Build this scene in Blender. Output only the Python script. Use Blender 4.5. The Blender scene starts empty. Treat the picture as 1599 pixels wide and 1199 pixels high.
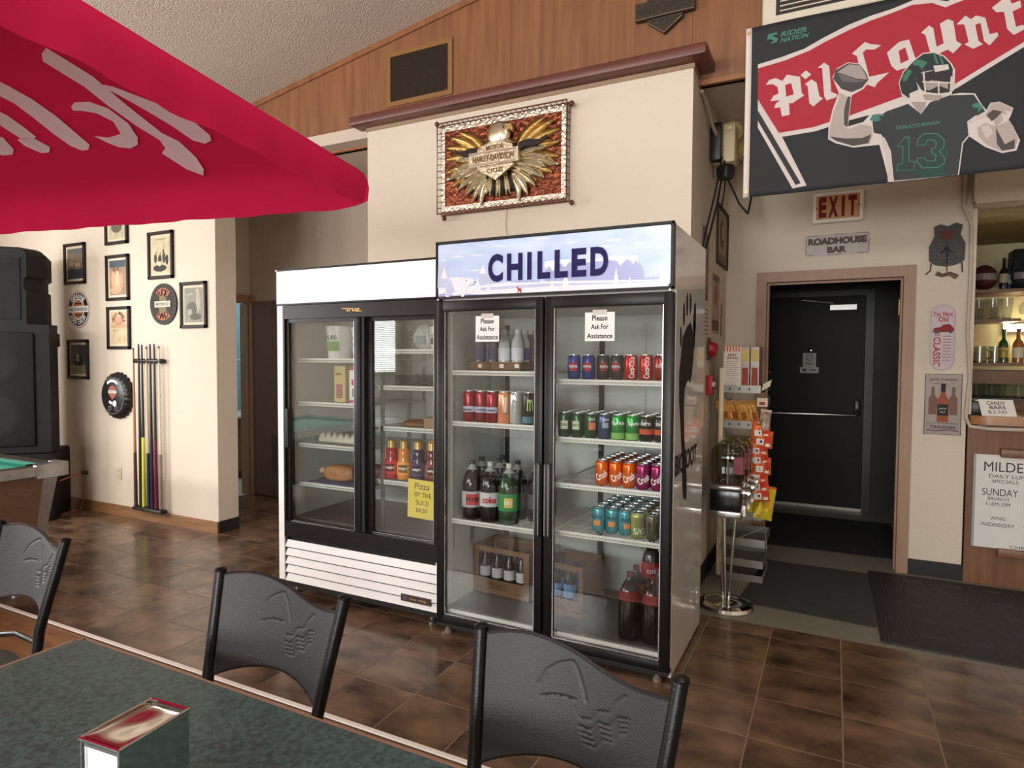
import bpy, bmesh, math, random
from mathutils import Vector, Matrix
S = bpy.context.scene
COL = S.collection
random.seed(7)
R = math.radians

# ---------------------------------------------------------------- camera
cd = bpy.data.cameras.new('camera')
cam = bpy.data.objects.new('camera', cd)
COL.objects.link(cam)
cd.sensor_width = 36.0
cd.lens = 994.48 / 1599 * 36.0
cd.clip_start = 0.05
yaw, pitch, roll = 0.468306, -0.0392444, 0.00532417
fw = Vector((-math.sin(yaw) * math.cos(pitch), math.cos(yaw) * math.cos(pitch), math.sin(pitch)))
rt = Vector((math.cos(yaw), math.sin(yaw), 0))
up = rt.cross(fw)
r2 = rt * math.cos(roll) + up * math.sin(roll)
u2 = up * math.cos(roll) - rt * math.sin(roll)
cam.matrix_world = Matrix(((r2.x, u2.x, -fw.x, 0), (r2.y, u2.y, -fw.y, 0), (r2.z, u2.z, -fw.z, 1.47), (0, 0, 0, 1)))
S.camera = cam

# ---------------------------------------------------------------- world, daylight, exposure
S.view_settings.view_transform = 'Standard'
S.view_settings.look = 'None'
S.view_settings.gamma = 1.0
S.view_settings.use_curve_mapping = False
S.view_settings.exposure = 0.16
wd = bpy.data.worlds.new('daylight'); S.world = wd
wd.use_nodes = True
wd.node_tree.nodes['Background'].inputs[0].default_value = (0.75, 0.87, 1.0, 1)
wd.node_tree.nodes['Background'].inputs[1].default_value = 1.6

def area(name, loc, rot, sx, sy, power, color=(1, 1, 1), spread=180):
    l = bpy.data.lights.new(name, 'AREA')
    l.shape = 'RECTANGLE'; l.size = sx; l.size_y = sy; l.energy = power; l.color = color
    l.spread = R(spread)
    o = bpy.data.objects.new(name, l); COL.objects.link(o)
    o.location = loc; o.rotation_euler = rot
    return o
# daylight entering through the windows of the left wall and of the wall behind the camera
DAY = (1.0, 0.985, 0.965)
WIN_LEFT = [(-4.3, .7), (-1.1, 1.4), (0.9, 1.4)]      # (y centre, width)
WIN_BACK = [(-1.45, 1.5), (0.5, 1.5)]      # (x centre, width)
for y, w in WIN_LEFT:
    area('window_daylight', (-7.93, y, 1.95), (0, R(-90), 0), 1.5, w, (78 if y > -3 else 30) * w, DAY)
for x, w in WIN_BACK:
    area('window_daylight', (x, -4.93, 1.6), (R(90), 0, 0), w, 1.3, 82 * w, DAY)

# high panes added behind the camera to light the coolers and pillar
ADDED_PANES = [(-6.6, 1.6), (-4.4, 1.6), (-2.2, 1.6)]
for x, w in ADDED_PANES:
    area('added_pane_light', (x, -4.93, 3.0), (R(90), 0, 0), w, .7, 62 * w, DAY)
# light of the two ceiling fixtures (built further down)
LAMPS = [(-5.6, 0.2, 3.38), (0.1, 0.9, 4.24)]
for lx, ly, lz in LAMPS:
    area('ceiling_lamp_light', (lx, ly, lz - .13), (0, 0, 0), 1.15, .28, (48, 28)[lx > -1], (1.0, .95, .88))

# ---------------------------------------------------------------- materials
_m = {}
def lin(c):
    return tuple(((v / 255) / 12.92 if v / 255 <= 0.04045 else ((v / 255 + 0.055) / 1.055) ** 2.4) for v in c[:3]) + (1.0,)
def mat(name, col, rough=0.5, metal=0.0, amp=0.05, scale=14.0, bump=0.0, bscale=60.0, stretch=None, col2=None,
        coat=0.0, spec=0.5, emit=0.0, detail=4.0, sharp=0.0, trans=0.0, rnd=0.0):
    if name in _m: return _m[name]
    m = bpy.data.materials.new(name); m.use_nodes = True
    nt = m.node_tree; N = nt.nodes; L = nt.links
    b = N['Principled BSDF']
    b.inputs['Roughness'].default_value = rough
    b.inputs['Metallic'].default_value = metal
    b.inputs['Coat Weight'].default_value = coat
    b.inputs['Specular IOR Level'].default_value = spec
    if trans: b.inputs['Transmission Weight'].default_value = trans
    tc = N.new('ShaderNodeTexCoord'); mp = N.new('ShaderNodeMapping')
    L.new(tc.outputs['Object'], mp.inputs[0])
    if stretch: mp.inputs['Scale'].default_value = stretch
    oi = None
    if rnd:
        oi = N.new('ShaderNodeObjectInfo')
        cmb = N.new('ShaderNodeVectorMath'); cmb.operation = 'SCALE'
        cmb.inputs[0].default_value = (31, 17, 23)
        L.new(oi.outputs['Random'], cmb.inputs['Scale'])
        L.new(cmb.outputs[0], mp.inputs['Location'])
    nz = N.new('ShaderNodeTexNoise'); nz.inputs['Scale'].default_value = scale; nz.inputs['Detail'].default_value = detail
    L.new(mp.outputs[0], nz.inputs['Vector'])
    cr = N.new('ShaderNodeValToRGB')
    c = lin(col)
    if col2 is None:
        lo = tuple(max(0, v * (1 - amp)) for v in c[:3]) + (1,)
        hi = tuple(min(1, v * (1 + amp)) for v in c[:3]) + (1,)
    else:
        lo, hi = c, lin(col2)
    cr.color_ramp.elements[0].color = lo; cr.color_ramp.elements[1].color = hi
    cr.color_ramp.elements[0].position = 0.3 + sharp; cr.color_ramp.elements[1].position = 0.7 - sharp
    L.new(nz.outputs[0], cr.inputs[0])
    out = cr.outputs[0]
    if rnd:
        mr = N.new('ShaderNodeMapRange'); mr.inputs['To Min'].default_value = 1 - rnd; mr.inputs['To Max'].default_value = 1 + rnd
        L.new(oi.outputs['Random'], mr.inputs['Value'])
        mx = N.new('ShaderNodeVectorMath'); mx.operation = 'SCALE'
        L.new(out, mx.inputs[0]); L.new(mr.outputs[0], mx.inputs['Scale'])
        out = mx.outputs[0]
    L.new(out, b.inputs['Base Color'])
    if emit:
        L.new(out, b.inputs['Emission Color']); b.inputs['Emission Strength'].default_value = emit
    if bump:
        n2 = N.new('ShaderNodeTexNoise'); n2.inputs['Scale'].default_value = bscale; n2.inputs['Detail'].default_value = 3
        L.new(mp.outputs[0], n2.inputs['Vector'])
        bp = N.new('ShaderNodeBump'); bp.inputs['Strength'].default_value = bump; bp.inputs['Distance'].default_value = 0.01
        L.new(n2.outputs[0], bp.inputs['Height']); L.new(bp.outputs[0], b.inputs['Normal'])
    _m[name] = m
    return m
def glass(name, tint=(245, 250, 248), fres=1.45, rough=0.0, boost=1.0):
    """thin sheet glass: a clear pane with a mirror-like surface reflection by Fresnel"""
    if name in _m: return _m[name]
    m = bpy.data.materials.new(name); m.use_nodes = True
    nt = m.node_tree; N = nt.nodes; L = nt.links
    N.remove(N['Principled BSDF'])
    tr = N.new('ShaderNodeBsdfTransparent'); tr.inputs[0].default_value = lin(tint)
    gl = N.new('ShaderNodeBsdfGlossy'); gl.inputs['Roughness'].default_value = rough
    fr = N.new('ShaderNodeFresnel'); 
    gm = N.new('ShaderNodeNewGeometry'); mi = N.new('ShaderNodeMapRange')
    mi.inputs['To Min'].default_value = fres; mi.inputs['To Max'].default_value = 1 / fres
    L.new(gm.outputs['Backfacing'], mi.inputs['Value']); L.new(mi.outputs[0], fr.inputs[0])
    nz = N.new('ShaderNodeTexNoise'); nz.inputs['Scale'].default_value = 3.0
    ma = N.new('ShaderNodeMath'); ma.operation = 'MULTIPLY_ADD'
    L.new(nz.outputs[0], ma.inputs[0]); ma.inputs[1].default_value = 0.02; L.new(fr.outputs[0], ma.inputs[2])
    mu = N.new('ShaderNodeMath'); mu.operation = 'MULTIPLY'; mu.use_clamp = True
    L.new(ma.outputs[0], mu.inputs[0]); mu.inputs[1].default_value = boost
    mx = N.new('ShaderNodeMixShader')
    L.new(mu.outputs[0], mx.inputs[0]); L.new(tr.outputs[0], mx.inputs[1]); L.new(gl.outputs[0], mx.inputs[2])
    L.new(mx.outputs[0], N['Material Output'].inputs[0])
    _m[name] = m
    return m
def ink(rgb, rough=0.5):
    return mat('ink_%d_%d_%d' % tuple(rgb[:3]), rgb, .6, spec=.25, amp=0.03, scale=30)

# ---------------------------------------------------------------- mesh builder
class MB:
    def __init__(s): s.v = []; s.f = []
    def add(s, vs, fs):
        k = len(s.v); s.v += [tuple(p) for p in vs]; s.f += [tuple(i + k for i in f) for f in fs]; return s
    def box(s, x0, y0, z0, x1, y1, z1):
        return s.add([(x0, y0, z0), (x1, y0, z0), (x1, y1, z0), (x0, y1, z0), (x0, y0, z1), (x1, y0, z1), (x1, y1, z1), (x0, y1, z1)],
                     [(3, 2, 1, 0), (4, 5, 6, 7), (0, 1, 5, 4), (1, 2, 6, 5), (2, 3, 7, 6), (3, 0, 4, 7)])
    def rbox(s, x0, y0, z0, x1, y1, z1, r=0.01, seg=2):
        b = bmesh.new(); bmesh.ops.create_cube(b, size=1)
        for v in b.verts:
            v.co = Vector(((x0 + x1) / 2 + v.co.x * (x1 - x0), (y0 + y1) / 2 + v.co.y * (y1 - y0), (z0 + z1) / 2 + v.co.z * (z1 - z0)))
        bmesh.ops.bevel(b, geom=b.edges[:], offset=r, segments=seg, affect='EDGES', profile=0.5)
        b.verts.ensure_lookup_table(); b.verts.index_update()
        s.add([v.co[:] for v in b.verts], [[v.index for v in f.verts] for f in b.faces]); b.free(); return s
    def ring_pts(s, c, ax, r, n, up=None):
        ax = Vector(ax).normalized()
        a = Vector(up) if up else (Vector((0, 0, 1)) if abs(ax.z) < 0.9 else Vector((1, 0, 0)))
        a = (a - ax * a.dot(ax)).normalized(); b = ax.cross(a)
        return [Vector(c) + a * (r * math.cos(2 * math.pi * i / n)) + b * (r * math.sin(2 * math.pi * i / n)) for i in range(n)]
    def cyl(s, p0, p1, r0, r1=None, n=14, cap=True):
        r1 = r0 if r1 is None else r1
        ax = Vector(p1) - Vector(p0)
        a = s.ring_pts(p0, ax, r0, n); b = s.ring_pts(p1, ax, r1, n)
        fs = [(i, (i + 1) % n, n + (i + 1) % n, n + i) for i in range(n)]
        if cap: fs += [tuple(range(n))[::-1], tuple(range(n, 2 * n))]
        return s.add(a + b, fs)
    def tube(s, pts, r, n=8, closed=False, rad=None):
        P = [Vector(p) for p in pts]; m = len(P); vs = []; prev = None
        for i, p in enumerate(P):
            if closed: t = P[(i + 1) % m] - P[i - 1]
            else: t = P[min(i + 1, m - 1)] - P[max(i - 1, 0)]
            t.normalize()
            if prev is None: prev = Vector((0, 0, 1)) if abs(t.z) < 0.9 else Vector((1, 0, 0))
            a = (prev - t * prev.dot(t)).normalized(); prev = a; b = t.cross(a)
            rr = rad[i] if rad else r
            vs += [p + a * (rr * math.cos(2 * math.pi * k / n)) + b * (rr * math.sin(2 * math.pi * k / n)) for k in range(n)]
        fs = []
        for i in range(m if closed else m - 1):
            j = (i + 1) % m
            fs += [(i * n + k, i * n + (k + 1) % n, j * n + (k + 1) % n, j * n + k) for k in range(n)]
        if not closed: fs += [tuple(range(n))[::-1], tuple(range((m - 1) * n, m * n))]
        return s.add(vs, fs)
    def lathe(s, prof, c=(0, 0, 0), n=20, axis='z', cap=True):
        vs = []
        for r, h in prof:
            for i in range(n):
                a = 2 * math.pi * i / n; x, y = r * math.cos(a), r * math.sin(a)
                p = (x, y, h) if axis == 'z' else ((x, -h, y) if axis == '-y' else (h, x, y))
                vs.append((p[0] + c[0], p[1] + c[1], p[2] + c[2]))
        m = len(prof); fs = []
        for j in range(m - 1):
            fs += [(j * n + i, j * n + (i + 1) % n, (j + 1) * n + (i + 1) % n, (j + 1) * n + i) for i in range(n)]
        if cap: fs += [tuple(range(n))[::-1], tuple(range((m - 1) * n, m * n))]
        return s.add(vs, fs)
    def plate(s, pts, d0, d1):
        """outline in (x, z), standing upright, thickness from y=-d0 (back) to y=-d1 (front)"""
        n = len(pts)
        ar = sum(pts[i][0] * pts[(i + 1) % n][1] - pts[(i + 1) % n][0] * pts[i][1] for i in range(n))
        if ar < 0: pts = pts[::-1]
        vs = [(p[0], -d1, p[1]) for p in pts] + [(p[0], -d0, p[1]) for p in pts]
        fs = [tuple(range(n)), tuple(range(n, 2 * n))[::-1]] + [(i + n, (i + 1) % n + n, (i + 1) % n, i) for i in range(n)]
        return s.add(vs, fs)
    def slab(s, pts, z0, z1):
        n = len(pts)
        ar = sum(pts[i][0] * pts[(i + 1) % n][1] - pts[(i + 1) % n][0] * pts[i][1] for i in range(n))
        if ar < 0: pts = pts[::-1]
        vs = [(p[0], p[1], z1) for p in pts] + [(p[0], p[1], z0) for p in pts]
        fs = [tuple(range(n)), tuple(range(n, 2 * n))[::-1]] + [(i + n, (i + 1) % n + n, (i + 1) % n, i) for i in range(n)]
        return s.add(vs, fs)
    def line(s, pts, w, d0, d1, closed=False):
        """flat ribbon of width w along points in (x, z)"""
        P = [Vector((p[0], p[1])) for p in pts]; m = len(P); Lp = []; Rp = []
        for i in range(m):
            if closed: t = P[(i + 1) % m] - P[i - 1]
            else: t = P[min(i + 1, m - 1)] - P[max(i - 1, 0)]
            t.normalize(); nn = Vector((-t.y, t.x)) * w / 2
            Lp.append(P[i] + nn); Rp.append(P[i] - nn)
        for i in range(m if closed else m - 1):
            j = (i + 1) % m
            s.plate([Rp[i], Rp[j], Lp[j], Lp[i]], d0, d1)
        return s
    def grid(s, fn, nu, nv, thick=0.0):
        vs = [fn(i / nu, j / nv) for j in range(nv + 1) for i in range(nu + 1)]
        fs = [(j * (nu + 1) + i, j * (nu + 1) + i + 1, (j + 1) * (nu + 1) + i + 1, (j + 1) * (nu + 1) + i) for j in range(nv) for i in range(nu)]
        return s.add(vs, fs)
    def ball(s, c, rx, ry=None, rz=None, nu=16, nv=10):
        ry = ry or rx; rz = rz or rx
        vs = [(c[0], c[1], c[2] - rz)]; fs = []
        for j in range(1, nv):
            t = math.pi * j / nv
            for i in range(nu):
                a = 2 * math.pi * i / nu
                vs.append((c[0] + rx * math.sin(t) * math.cos(a), c[1] + ry * math.sin(t) * math.sin(a), c[2] - rz * math.cos(t)))
        vs.append((c[0], c[1], c[2] + rz)); T = len(vs) - 1
        for i in range(nu):
            fs.append((0, 1 + (i + 1) % nu, 1 + i)); fs.append((T, T - nu + i, T - nu + (i + 1) % nu))
        for j in range(nv - 2):
            fs += [(1 + j * nu + i, 1 + j * nu + (i + 1) % nu, 1 + (j + 1) * nu + (i + 1) % nu, 1 + (j + 1) * nu + i) for i in range(nu)]
        return s.add(vs, fs)
    def mesh(s, name, m, ang=35):
        me = bpy.data.meshes.new(name); me.from_pydata(s.v, [], s.f)
        if m: me.materials.append(m)
        me.shade_smooth(); me.set_sharp_from_angle(angle=R(ang)); me.update()
        return me
    def obj(s, name, m, parent=None, ang=35, solid=0.0):
        o = bpy.data.objects.new(name, s.mesh(name, m, ang)); COL.objects.link(o)
        if parent: o.parent = parent
        if solid:
            md = o.modifiers.new('thickness', 'SOLIDIFY'); md.thickness = solid; md.offset = 0
        return o
def tag(o, label, cat, group=None):
    o['label'] = label; o['category'] = cat
    if group: o['group'] = group
    return o
def thing(name, label, cat, loc, rz=0.0, group=None):
    o = bpy.data.objects.new(name, None); COL.objects.link(o)
    o.empty_display_size = 0.05; o.location = loc; o.rotation_euler = (0, 0, rz)
    return tag(o, label, cat, group)
def copy_tree(o, parent=None):
    c = o.copy(); COL.objects.link(c); c.parent = parent
    for ch in list(o.children): copy_tree(ch, c)
    return c
def struct(name, mb, m, parent=None, **k):
    o = mb.obj(name, m, parent, **k)
    if parent is None: o['kind'] = 'structure'
    return o
_tc = {}
def text_mesh(body, bold=0.0, shear=0.0, space=1.0):
    key = (body, bold, shear, space)
    if key not in _tc:
        cu = bpy.data.curves.new('t', 'FONT'); cu.body = body; cu.align_x = 'CENTER'; cu.size = 1; cu.offset = bold
        cu.shear = shear; cu.resolution_u = 4; cu.space_character = space
        ob = bpy.data.objects.new('t', cu)
        me = bpy.data.meshes.new_from_object(ob)
        vs = [v.co.copy() for v in me.vertices]; fs = [tuple(p.vertices) for p in me.polygons]
        bpy.data.objects.remove(ob); bpy.data.curves.remove(cu); bpy.data.meshes.remove(me)
        x0 = min(v.x for v in vs); x1 = max(v.x for v in vs); y0 = min(v.y for v in vs); y1 = max(v.y for v in vs)
        _tc[key] = ([((v.x - x0) / (x1 - x0) - 0.5, (v.y - y0) / (y1 - y0) - 0.5) for v in vs], fs, (x1 - x0) / (y1 - y0))
    return _tc[key]
def text(mb, body, cx, cz, h, w=None, d=0.001, bold=0.0, shear=0.0, rot=0.0, mirror=False, warp=None, space=1.0):
    """lettering of height h, optional width w, centred at (cx, cz) on the upright plane y=-d"""
    vs, fs, asp = text_mesh(body, bold, shear, space)
    w = w or h * asp
    c, s_ = math.cos(rot), math.sin(rot); out = []
    for u, v in vs:
        x, z = u * w * (-1 if mirror else 1), v * h
        x, z = x * c - z * s_, x * s_ + z * c
        out.append(warp(x + cx, z + cz, d) if warp else (x + cx, -d, z + cz))
    return mb.add(out, [f[::-1] for f in fs] if mirror else fs)
def arc_text(mb, body, cx, cz, r, h, a0, a1, d=0.001, bold=0.0, inward=False):
    """letters spread along an arc from angle a0 to a1 (degrees, 90 = top)"""
    n = len(body)
    for i, ch in enumerate(body):
        if ch == ' ': continue
        a = R(a0 + (a1 - a0) * (i / max(1, n - 1)))
        rot = a + (math.pi / 2 if inward else -math.pi / 2)
        text(mb, ch, cx + r * math.cos(a), cz + r * math.sin(a), h, d=d, bold=bold, rot=rot)
    return mb
def circ(cx, cz, rx, rz=None, n=28, a0=0, a1=360):
    rz = rz or rx
    full = abs(a1 - a0) >= 360
    k = n if full else n + 1
    return [(cx + rx * math.cos(R(a0 + (a1 - a0) * i / n)), cz + rz * math.sin(R(a0 + (a1 - a0) * i / n))) for i in range(k)]
def rrect(x0, z0, x1, z1, r, n=4):
    p = []
    for cx, cz, a in ((x1 - r, z1 - r, 0), (x0 + r, z1 - r, 90), (x0 + r, z0 + r, 180), (x1 - r, z0 + r, 270)):
        p += [(cx + r * math.cos(R(a + 90 * i / n)), cz + r * math.sin(R(a + 90 * i / n))) for i in range(n + 1)]
    return p
# ================================================================ SETTING
M_wall = mat('cream_stucco_paint', (209, 197, 180), 0.75, amp=0.012, scale=2, bump=0.25, bscale=90)
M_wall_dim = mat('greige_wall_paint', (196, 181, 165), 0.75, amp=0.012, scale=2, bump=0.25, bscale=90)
M_ceil = mat('textured_ceiling', (206, 194, 180), 0.9, amp=0.06, scale=70, bump=1.0, bscale=85)
M_wood = mat('oak_panelling', (116, 73, 45), 0.42, scale=3.2, stretch=(7, 7, 0.55), col2=(140, 93, 60), detail=7, rnd=0.05)
M_crown = mat('dark_red_wood_trim', (84, 42, 34), 0.4, scale=4, stretch=(0.8, 8, 8), col2=(102, 54, 43), detail=6)
M_base = mat('brown_wood_baseboard', (122, 86, 56), 0.45, scale=5, stretch=(0.9, 8, 8), col2=(150, 108, 72), detail=6)
M_blackrubber = mat('black_vinyl_base', (26, 25, 25), 0.5)
M_tile = mat('brown_slate_tile', (52, 39, 31), 0.2, scale=5.0, stretch=(0.8, 1.25, 1), col2=(128, 100, 78), detail=10, bump=0.12, bscale=9, rnd=0.10, spec=0.5)
M_grout = mat('tan_grout', (140, 118, 96), 0.8)
M_plank = mat('laminate_plank', (108, 74, 48), 0.35, scale=4, stretch=(0.6, 9, 1), col2=(142, 100, 68), detail=7, rnd=0.12)
M_strip = mat('pale_metal_strip', (228, 218, 208), 0.4)
M_grey = mat('grey_vinyl_floor', (132, 127, 115), 0.45, amp=0.05, scale=20)
M_trimtan = mat('tan_door_trim', (158, 124, 102), 0.5, scale=4, stretch=(8, 8, 0.8), amp=0.08)
M_dark = mat('charcoal_paint', (34, 32, 30), 0.6)
M_blackdoor = mat('black_door_paint', (19, 16, 14), 0.55, spec=.25, amp=0.12, scale=5)
M_blue = mat('pale_blue_paint', (132, 170, 186), 0.6)

# floor: grout bed carries every tile, the laminate and the grey vinyl are their own beds
floor = struct('floor', MB().box(-8, 1.945, -0.06, 4, 5.2, -0.0012), M_grout)
P = 0.334; G = 0.003
X0 = -0.606; Y0 = 2.588
tile_me = {}
def tile(x0, y0, x1, y1):
    key = (round(x1 - x0, 3), round(y1 - y0, 3))
    if key not in tile_me:
        w, d = (x1 - x0) / 2 - G, (y1 - y0) / 2 - G; b = 0.003
        mb = MB().box(-w, -d, -.012, w, d, 0)
        tile_me[key] = mb.mesh('tile', M_tile, 20)
    o = bpy.data.objects.new('tile', tile_me[key]); COL.objects.link(o); o.parent = floor
    o.location = ((x0 + x1) / 2, (y0 + y1) / 2, 0)
for i in range(-19, 7):
    for j in range(-2, 7):
        x0, x1 = X0 + i * P, X0 + (i + 1) * P
        y0, y1 = max(Y0 + j * P, 1.96), Y0 + (j + 1) * P
        if x0 < -7.2 and y0 > 3.5: continue
        if x0 > -0.95 and y0 > 3.72: continue
        if x0 > -0.95: y1 = min(y1, 3.74)
        if x1 < -4.9 and y0 > 3.75 and x1 < -5.7: continue
        if x1 < -4.6 and j >= 4 and x1 < -5.6: continue
        if -3.2 < x0 and x1 < -0.7 and y0 > 3.75: continue
        if y1 - y0 < 0.03: continue
        tile(x0, y0, x1, y1)
lam = struct('floor_laminate', MB().box(-8, -5, -0.06, 4, 1.93, -0.006), M_grout)
for j in range(12):
    y0 = 1.928 - 0.128 * (j + 1)
    off = (j * 0.47) % 1.2
    for i in range(5):
        x0 = -5.2 - off + i * 1.2
        MB().box(x0 + .001, y0 + .001, -.006, x0 + 1.199, y0 + .127, 0).obj('plank', M_plank, lam)
struct('floor_boards_rest', MB().box(-8, -5, -.006, 4, 0.38, -0.001), mat('dark_laminate_rest', (72, 52, 38), .55, scale=4, stretch=(.6, 9, 1), amp=.15))
struct('trim_1', MB().plate([(-8, 0), (4, 0), (4, .004), (3.9, .006), (-7.9, .006), (-8, .004)], -1.956, -1.936), M_strip)
struct('floor_entry', MB().box(-0.75, 3.74, -0.06, 4, 7.2, -0.001).box(0.8, 5.2, -.06, 4, 7.2, -0.001), M_grey)

# picture wall on the left (0.2 m thick, free end towards the corridor)
struct('wall_left', MB().box(-8, 3.6, 0, -4.56, 3.8, 3.11), M_wall)
struct('baseboard_left', MB().plate([(-8, 0), (-4.56, 0), (-4.56, .095), (-8, .095)], -3.6, -3.585), M_base)
struct('baseboard_left_end', MB().box(-4.56, 3.6, 0, -4.552, 3.8, .1), M_blackrubber)
# pillar behind the coolers
struct('wall_pillar', MB().box(-3.11, 3.766, 0, -0.755, 5.2, 3.14), M_wall)
struct('baseboard_pillar', MB().box(-0.755, 3.766, 0, -0.745, 5.14, .12), M_blackrubber)
cr = MB()
cr.rbox(-3.20, 3.66, 3.16, -0.665, 3.96, 3.225, .014)
struct('trim_painted_shade', MB().box(-3.118, 3.758, 3.135, -0.747, 3.95, 3.163), mat('taupe_crown_shade', (150, 124, 98), .6))  # taupe strip painted in for the shade under the crown ledge
struct('trim_pillar_ledge', cr, M_crown)
# gable wall of wood panels above
def zc(x): return 3.66 + 0.166 * (min(x, 0.6) + 4.38) - 0.166 * max(0, x - 0.6)
gable = struct('wall_gable', MB().plate([(-8, 3.11), (4, 3.11), (4, zc(4)), (.6, zc(.6)), (-8, zc(-8))], -4.02, -3.952), M_dark)
xs = [-8, -6.9, -5.68, -4.46, -3.24, -2.02, -1.147, -0.80, 0.42, 1.64, 2.86, 4]
for a, b in zip(xs, xs[1:]):
    pts = [(a + .0008, 3.115), (b - .0008, 3.115), (b - .0008, zc(b))]
    if a < .6 < b: pts.append((.6, zc(.6)))
    pts.append((a + .0008, zc(a)))
    MB().plate(pts, -3.953, -3.94).obj('panel', M_wood, gable)
struct('trim_ceiling_edge', MB().plate([(-8, zc(-8) - .045), (.6, zc(.6) - .045), (.6, zc(.6) + .0), (-8, zc(-8) + .0)], -3.94, -3.925), M_wood)
struct('trim_gable_bottom', MB().box(-.755, 3.925, 3.095, 4, 3.95, 3.122), mat('oak_edge_trim', (150, 98, 58), 0.4, stretch=(1, 8, 8)))
struct('trim_gable_bottom_corridor', MB().box(-4.56, 3.925, 3.095, -3.11, 3.95, 3.122), _m['oak_edge_trim'])
# ceiling: two slopes of textured plaster
ce = MB()
ce.plate([(-8.2, zc(-8.2)), (.6, zc(.6)), (4.2, zc(4.2)), (4.2, zc(4.2) + .15), (.6, zc(.6) + .15), (-8.2, zc(-8.2) + .15)], -3.95, 5.1)
struct('ceiling', ce, M_ceil)
sof = MB().box(-8, 3.8, 3.11, -3.11, 5.2, 3.2)
sof.box(-8, 3.6, 3.10, -4.56, 3.95, 3.12)
struct('ceiling_corridor', sof, M_wall_dim)
struct('ceiling_entry', MB().box(-.755, 4.0, 3.11, 4, 5.4, 3.2), M_wall_dim)
# corridor behind the picture wall: back wall with a closed brown door, side wall with the washroom doorway
struct('wall_corridor_back', MB().box(-5.62, 4.84, 0, -3.0, 4.95, 3.11), M_wall_dim)
struct('wall_corridor_side', MB().box(-5.72, 3.8, 0, -5.6, 3.98, 3.11).box(-5.72, 3.98, 2.09, -5.6, 4.84, 3.11), M_wall_dim)
M_bdoor = mat('brown_door_veneer', (112, 90, 78), 0.5, stretch=(8, 8, 0.7), amp=0.08)
dr = struct('door_1', MB().box(-5.53, 4.815, 0.008, -4.68, 4.842, 2.06), M_bdoor)
MB().box(-5.25, 4.808, .28, -4.95, 4.816, .66).obj('vent_grille', mat('brown_grille', (84, 66, 56), .5), dr)
MB().box(-5.568, 4.80, 0, -5.53, 4.845, 2.13).obj('door_frame', M_trimtan, dr)
struct('trim_2', MB().box(-5.605, 3.93, 2.04, -5.57, 4.84, 2.13).box(-5.605, 3.93, 0, -5.57, 3.98, 2.04).box(-5.70, 4.795, 0, -5.585, 4.84, 2.04), M_trimtan)
# washroom seen through the doorway
struct('wall_washroom', MB().box(-8.0, 5.9, 0, -5.6, 6.0, 2.6).box(-8.05, 3.8, 0, -7.95, 5.9, 2.6).box(-5.72, 4.84, 0, -5.62, 5.9, 2.6), M_blue)
struct('trim_washroom_rail', MB().box(-7.95, 5.885, 1.43, -5.72, 5.9, 1.445), mat('white_trim', (220, 224, 224), .5))
wf = struct('floor_washroom', MB().box(-8, 3.8, -.05, -5.6, 6, -.003), M_grout)
M_wtile = mat('pale_washroom_tile', (196, 192, 182), .35, rnd=.05)
wt = MB().box(.003, .003, -.003, .297, .297, 0).mesh('tile', M_wtile)
for i in range(5):
    for j in range(7):
        o = bpy.data.objects.new('tile', wt); COL.objects.link(o); o.parent = wf; o.location = (-7.1 + i * .3, 3.85 + j * .3, 0)
struct('ceiling_washroom', MB().box(-8, 3.8, 2.6, -5.71, 6, 2.65), mat('white_ceiling', (225, 225, 222), .7))
wl = bpy.data.lights.new('washroom_lamp', 'POINT'); wl.energy = 22; wl.color = (.9, .97, 1); wl.shadow_soft_size = .15
wo = bpy.data.objects.new('washroom_lamp', wl); COL.objects.link(wo); wo.location = (-6.7, 4.9, 2.4)
va = thing('vanity_cabinet', 'wooden vanity with white top inside the blue washroom', 'vanity', (-6.35, 5.6, 0))
MB().box(-.55, -.25, .1, .25, .28, .74).obj('body', mat('vanity_oak', (116, 92, 68), .5, stretch=(6, 6, 1)), va)
MB().box(-.5, -.2, 0, .2, .25, .1).obj('plinth', M_dark, va)
MB().rbox(-.58, -.29, .74, .28, .29, .785, .012).obj('counter_top', mat('white_counter', (226, 228, 226), .25), va)

# exit wall with the doorway, vestibule and black street door
ew = MB()
ew.box(-.755, 5.14, 0, -.50, 5.26, 3.11).box(.445, 5.14, 0, .79, 5.26, 3.11).box(-.50, 5.14, 2.09, .445, 5.26, 3.11)
struct('wall_exit', ew, M_wall)
struct('baseboard_exit', MB().box(.48, 5.128, 0, .80, 5.14, .105), M_blackrubber)
fr = MB()
fr.box(-.535, 5.12, 0, -.465, 5.262, 2.125).box(.412, 5.12, 0, .482, 5.262, 2.125).box(.412, 5.262, 0, .45, 5.43, 2.05).box(-.465, 5.12, 2.05, .412, 5.262, 2.125)
fr.box(-.465, 5.19, 0, -.45, 5.23, 2.05).box(.40, 5.19, 0, .412, 5.23, 2.05).box(-.45, 5.19, 2.035, .40, 5.23, 2.05)
d2 = struct('door_2', fr, M_trimtan)
M_brass = mat('aged_brass', (190, 160, 105), .35, metal=.8)
MB().box(.404, 5.27, 1.79, .413, 5.40, 1.92).cyl((.404, 5.33, 1.80), (.404, 5.33, 1.91), .006).obj('hinge', M_brass, d2)
MB().box(.404, 5.27, 1.00, .413, 5.40, 1.11).obj('hinge', mat('painted_hinge', (120, 96, 72), .5), d2)
MB().box(.404, 5.27, .22, .413, 5.40, .34).obj('hinge', mat('painted_hinge', (120, 96, 72), .5), d2)
MB().box(.404, 5.29, 1.60, .413, 5.38, 1.70).obj('strike_plate', mat('steel_plate', (150, 165, 170), .3, metal=.8), d2)
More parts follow.
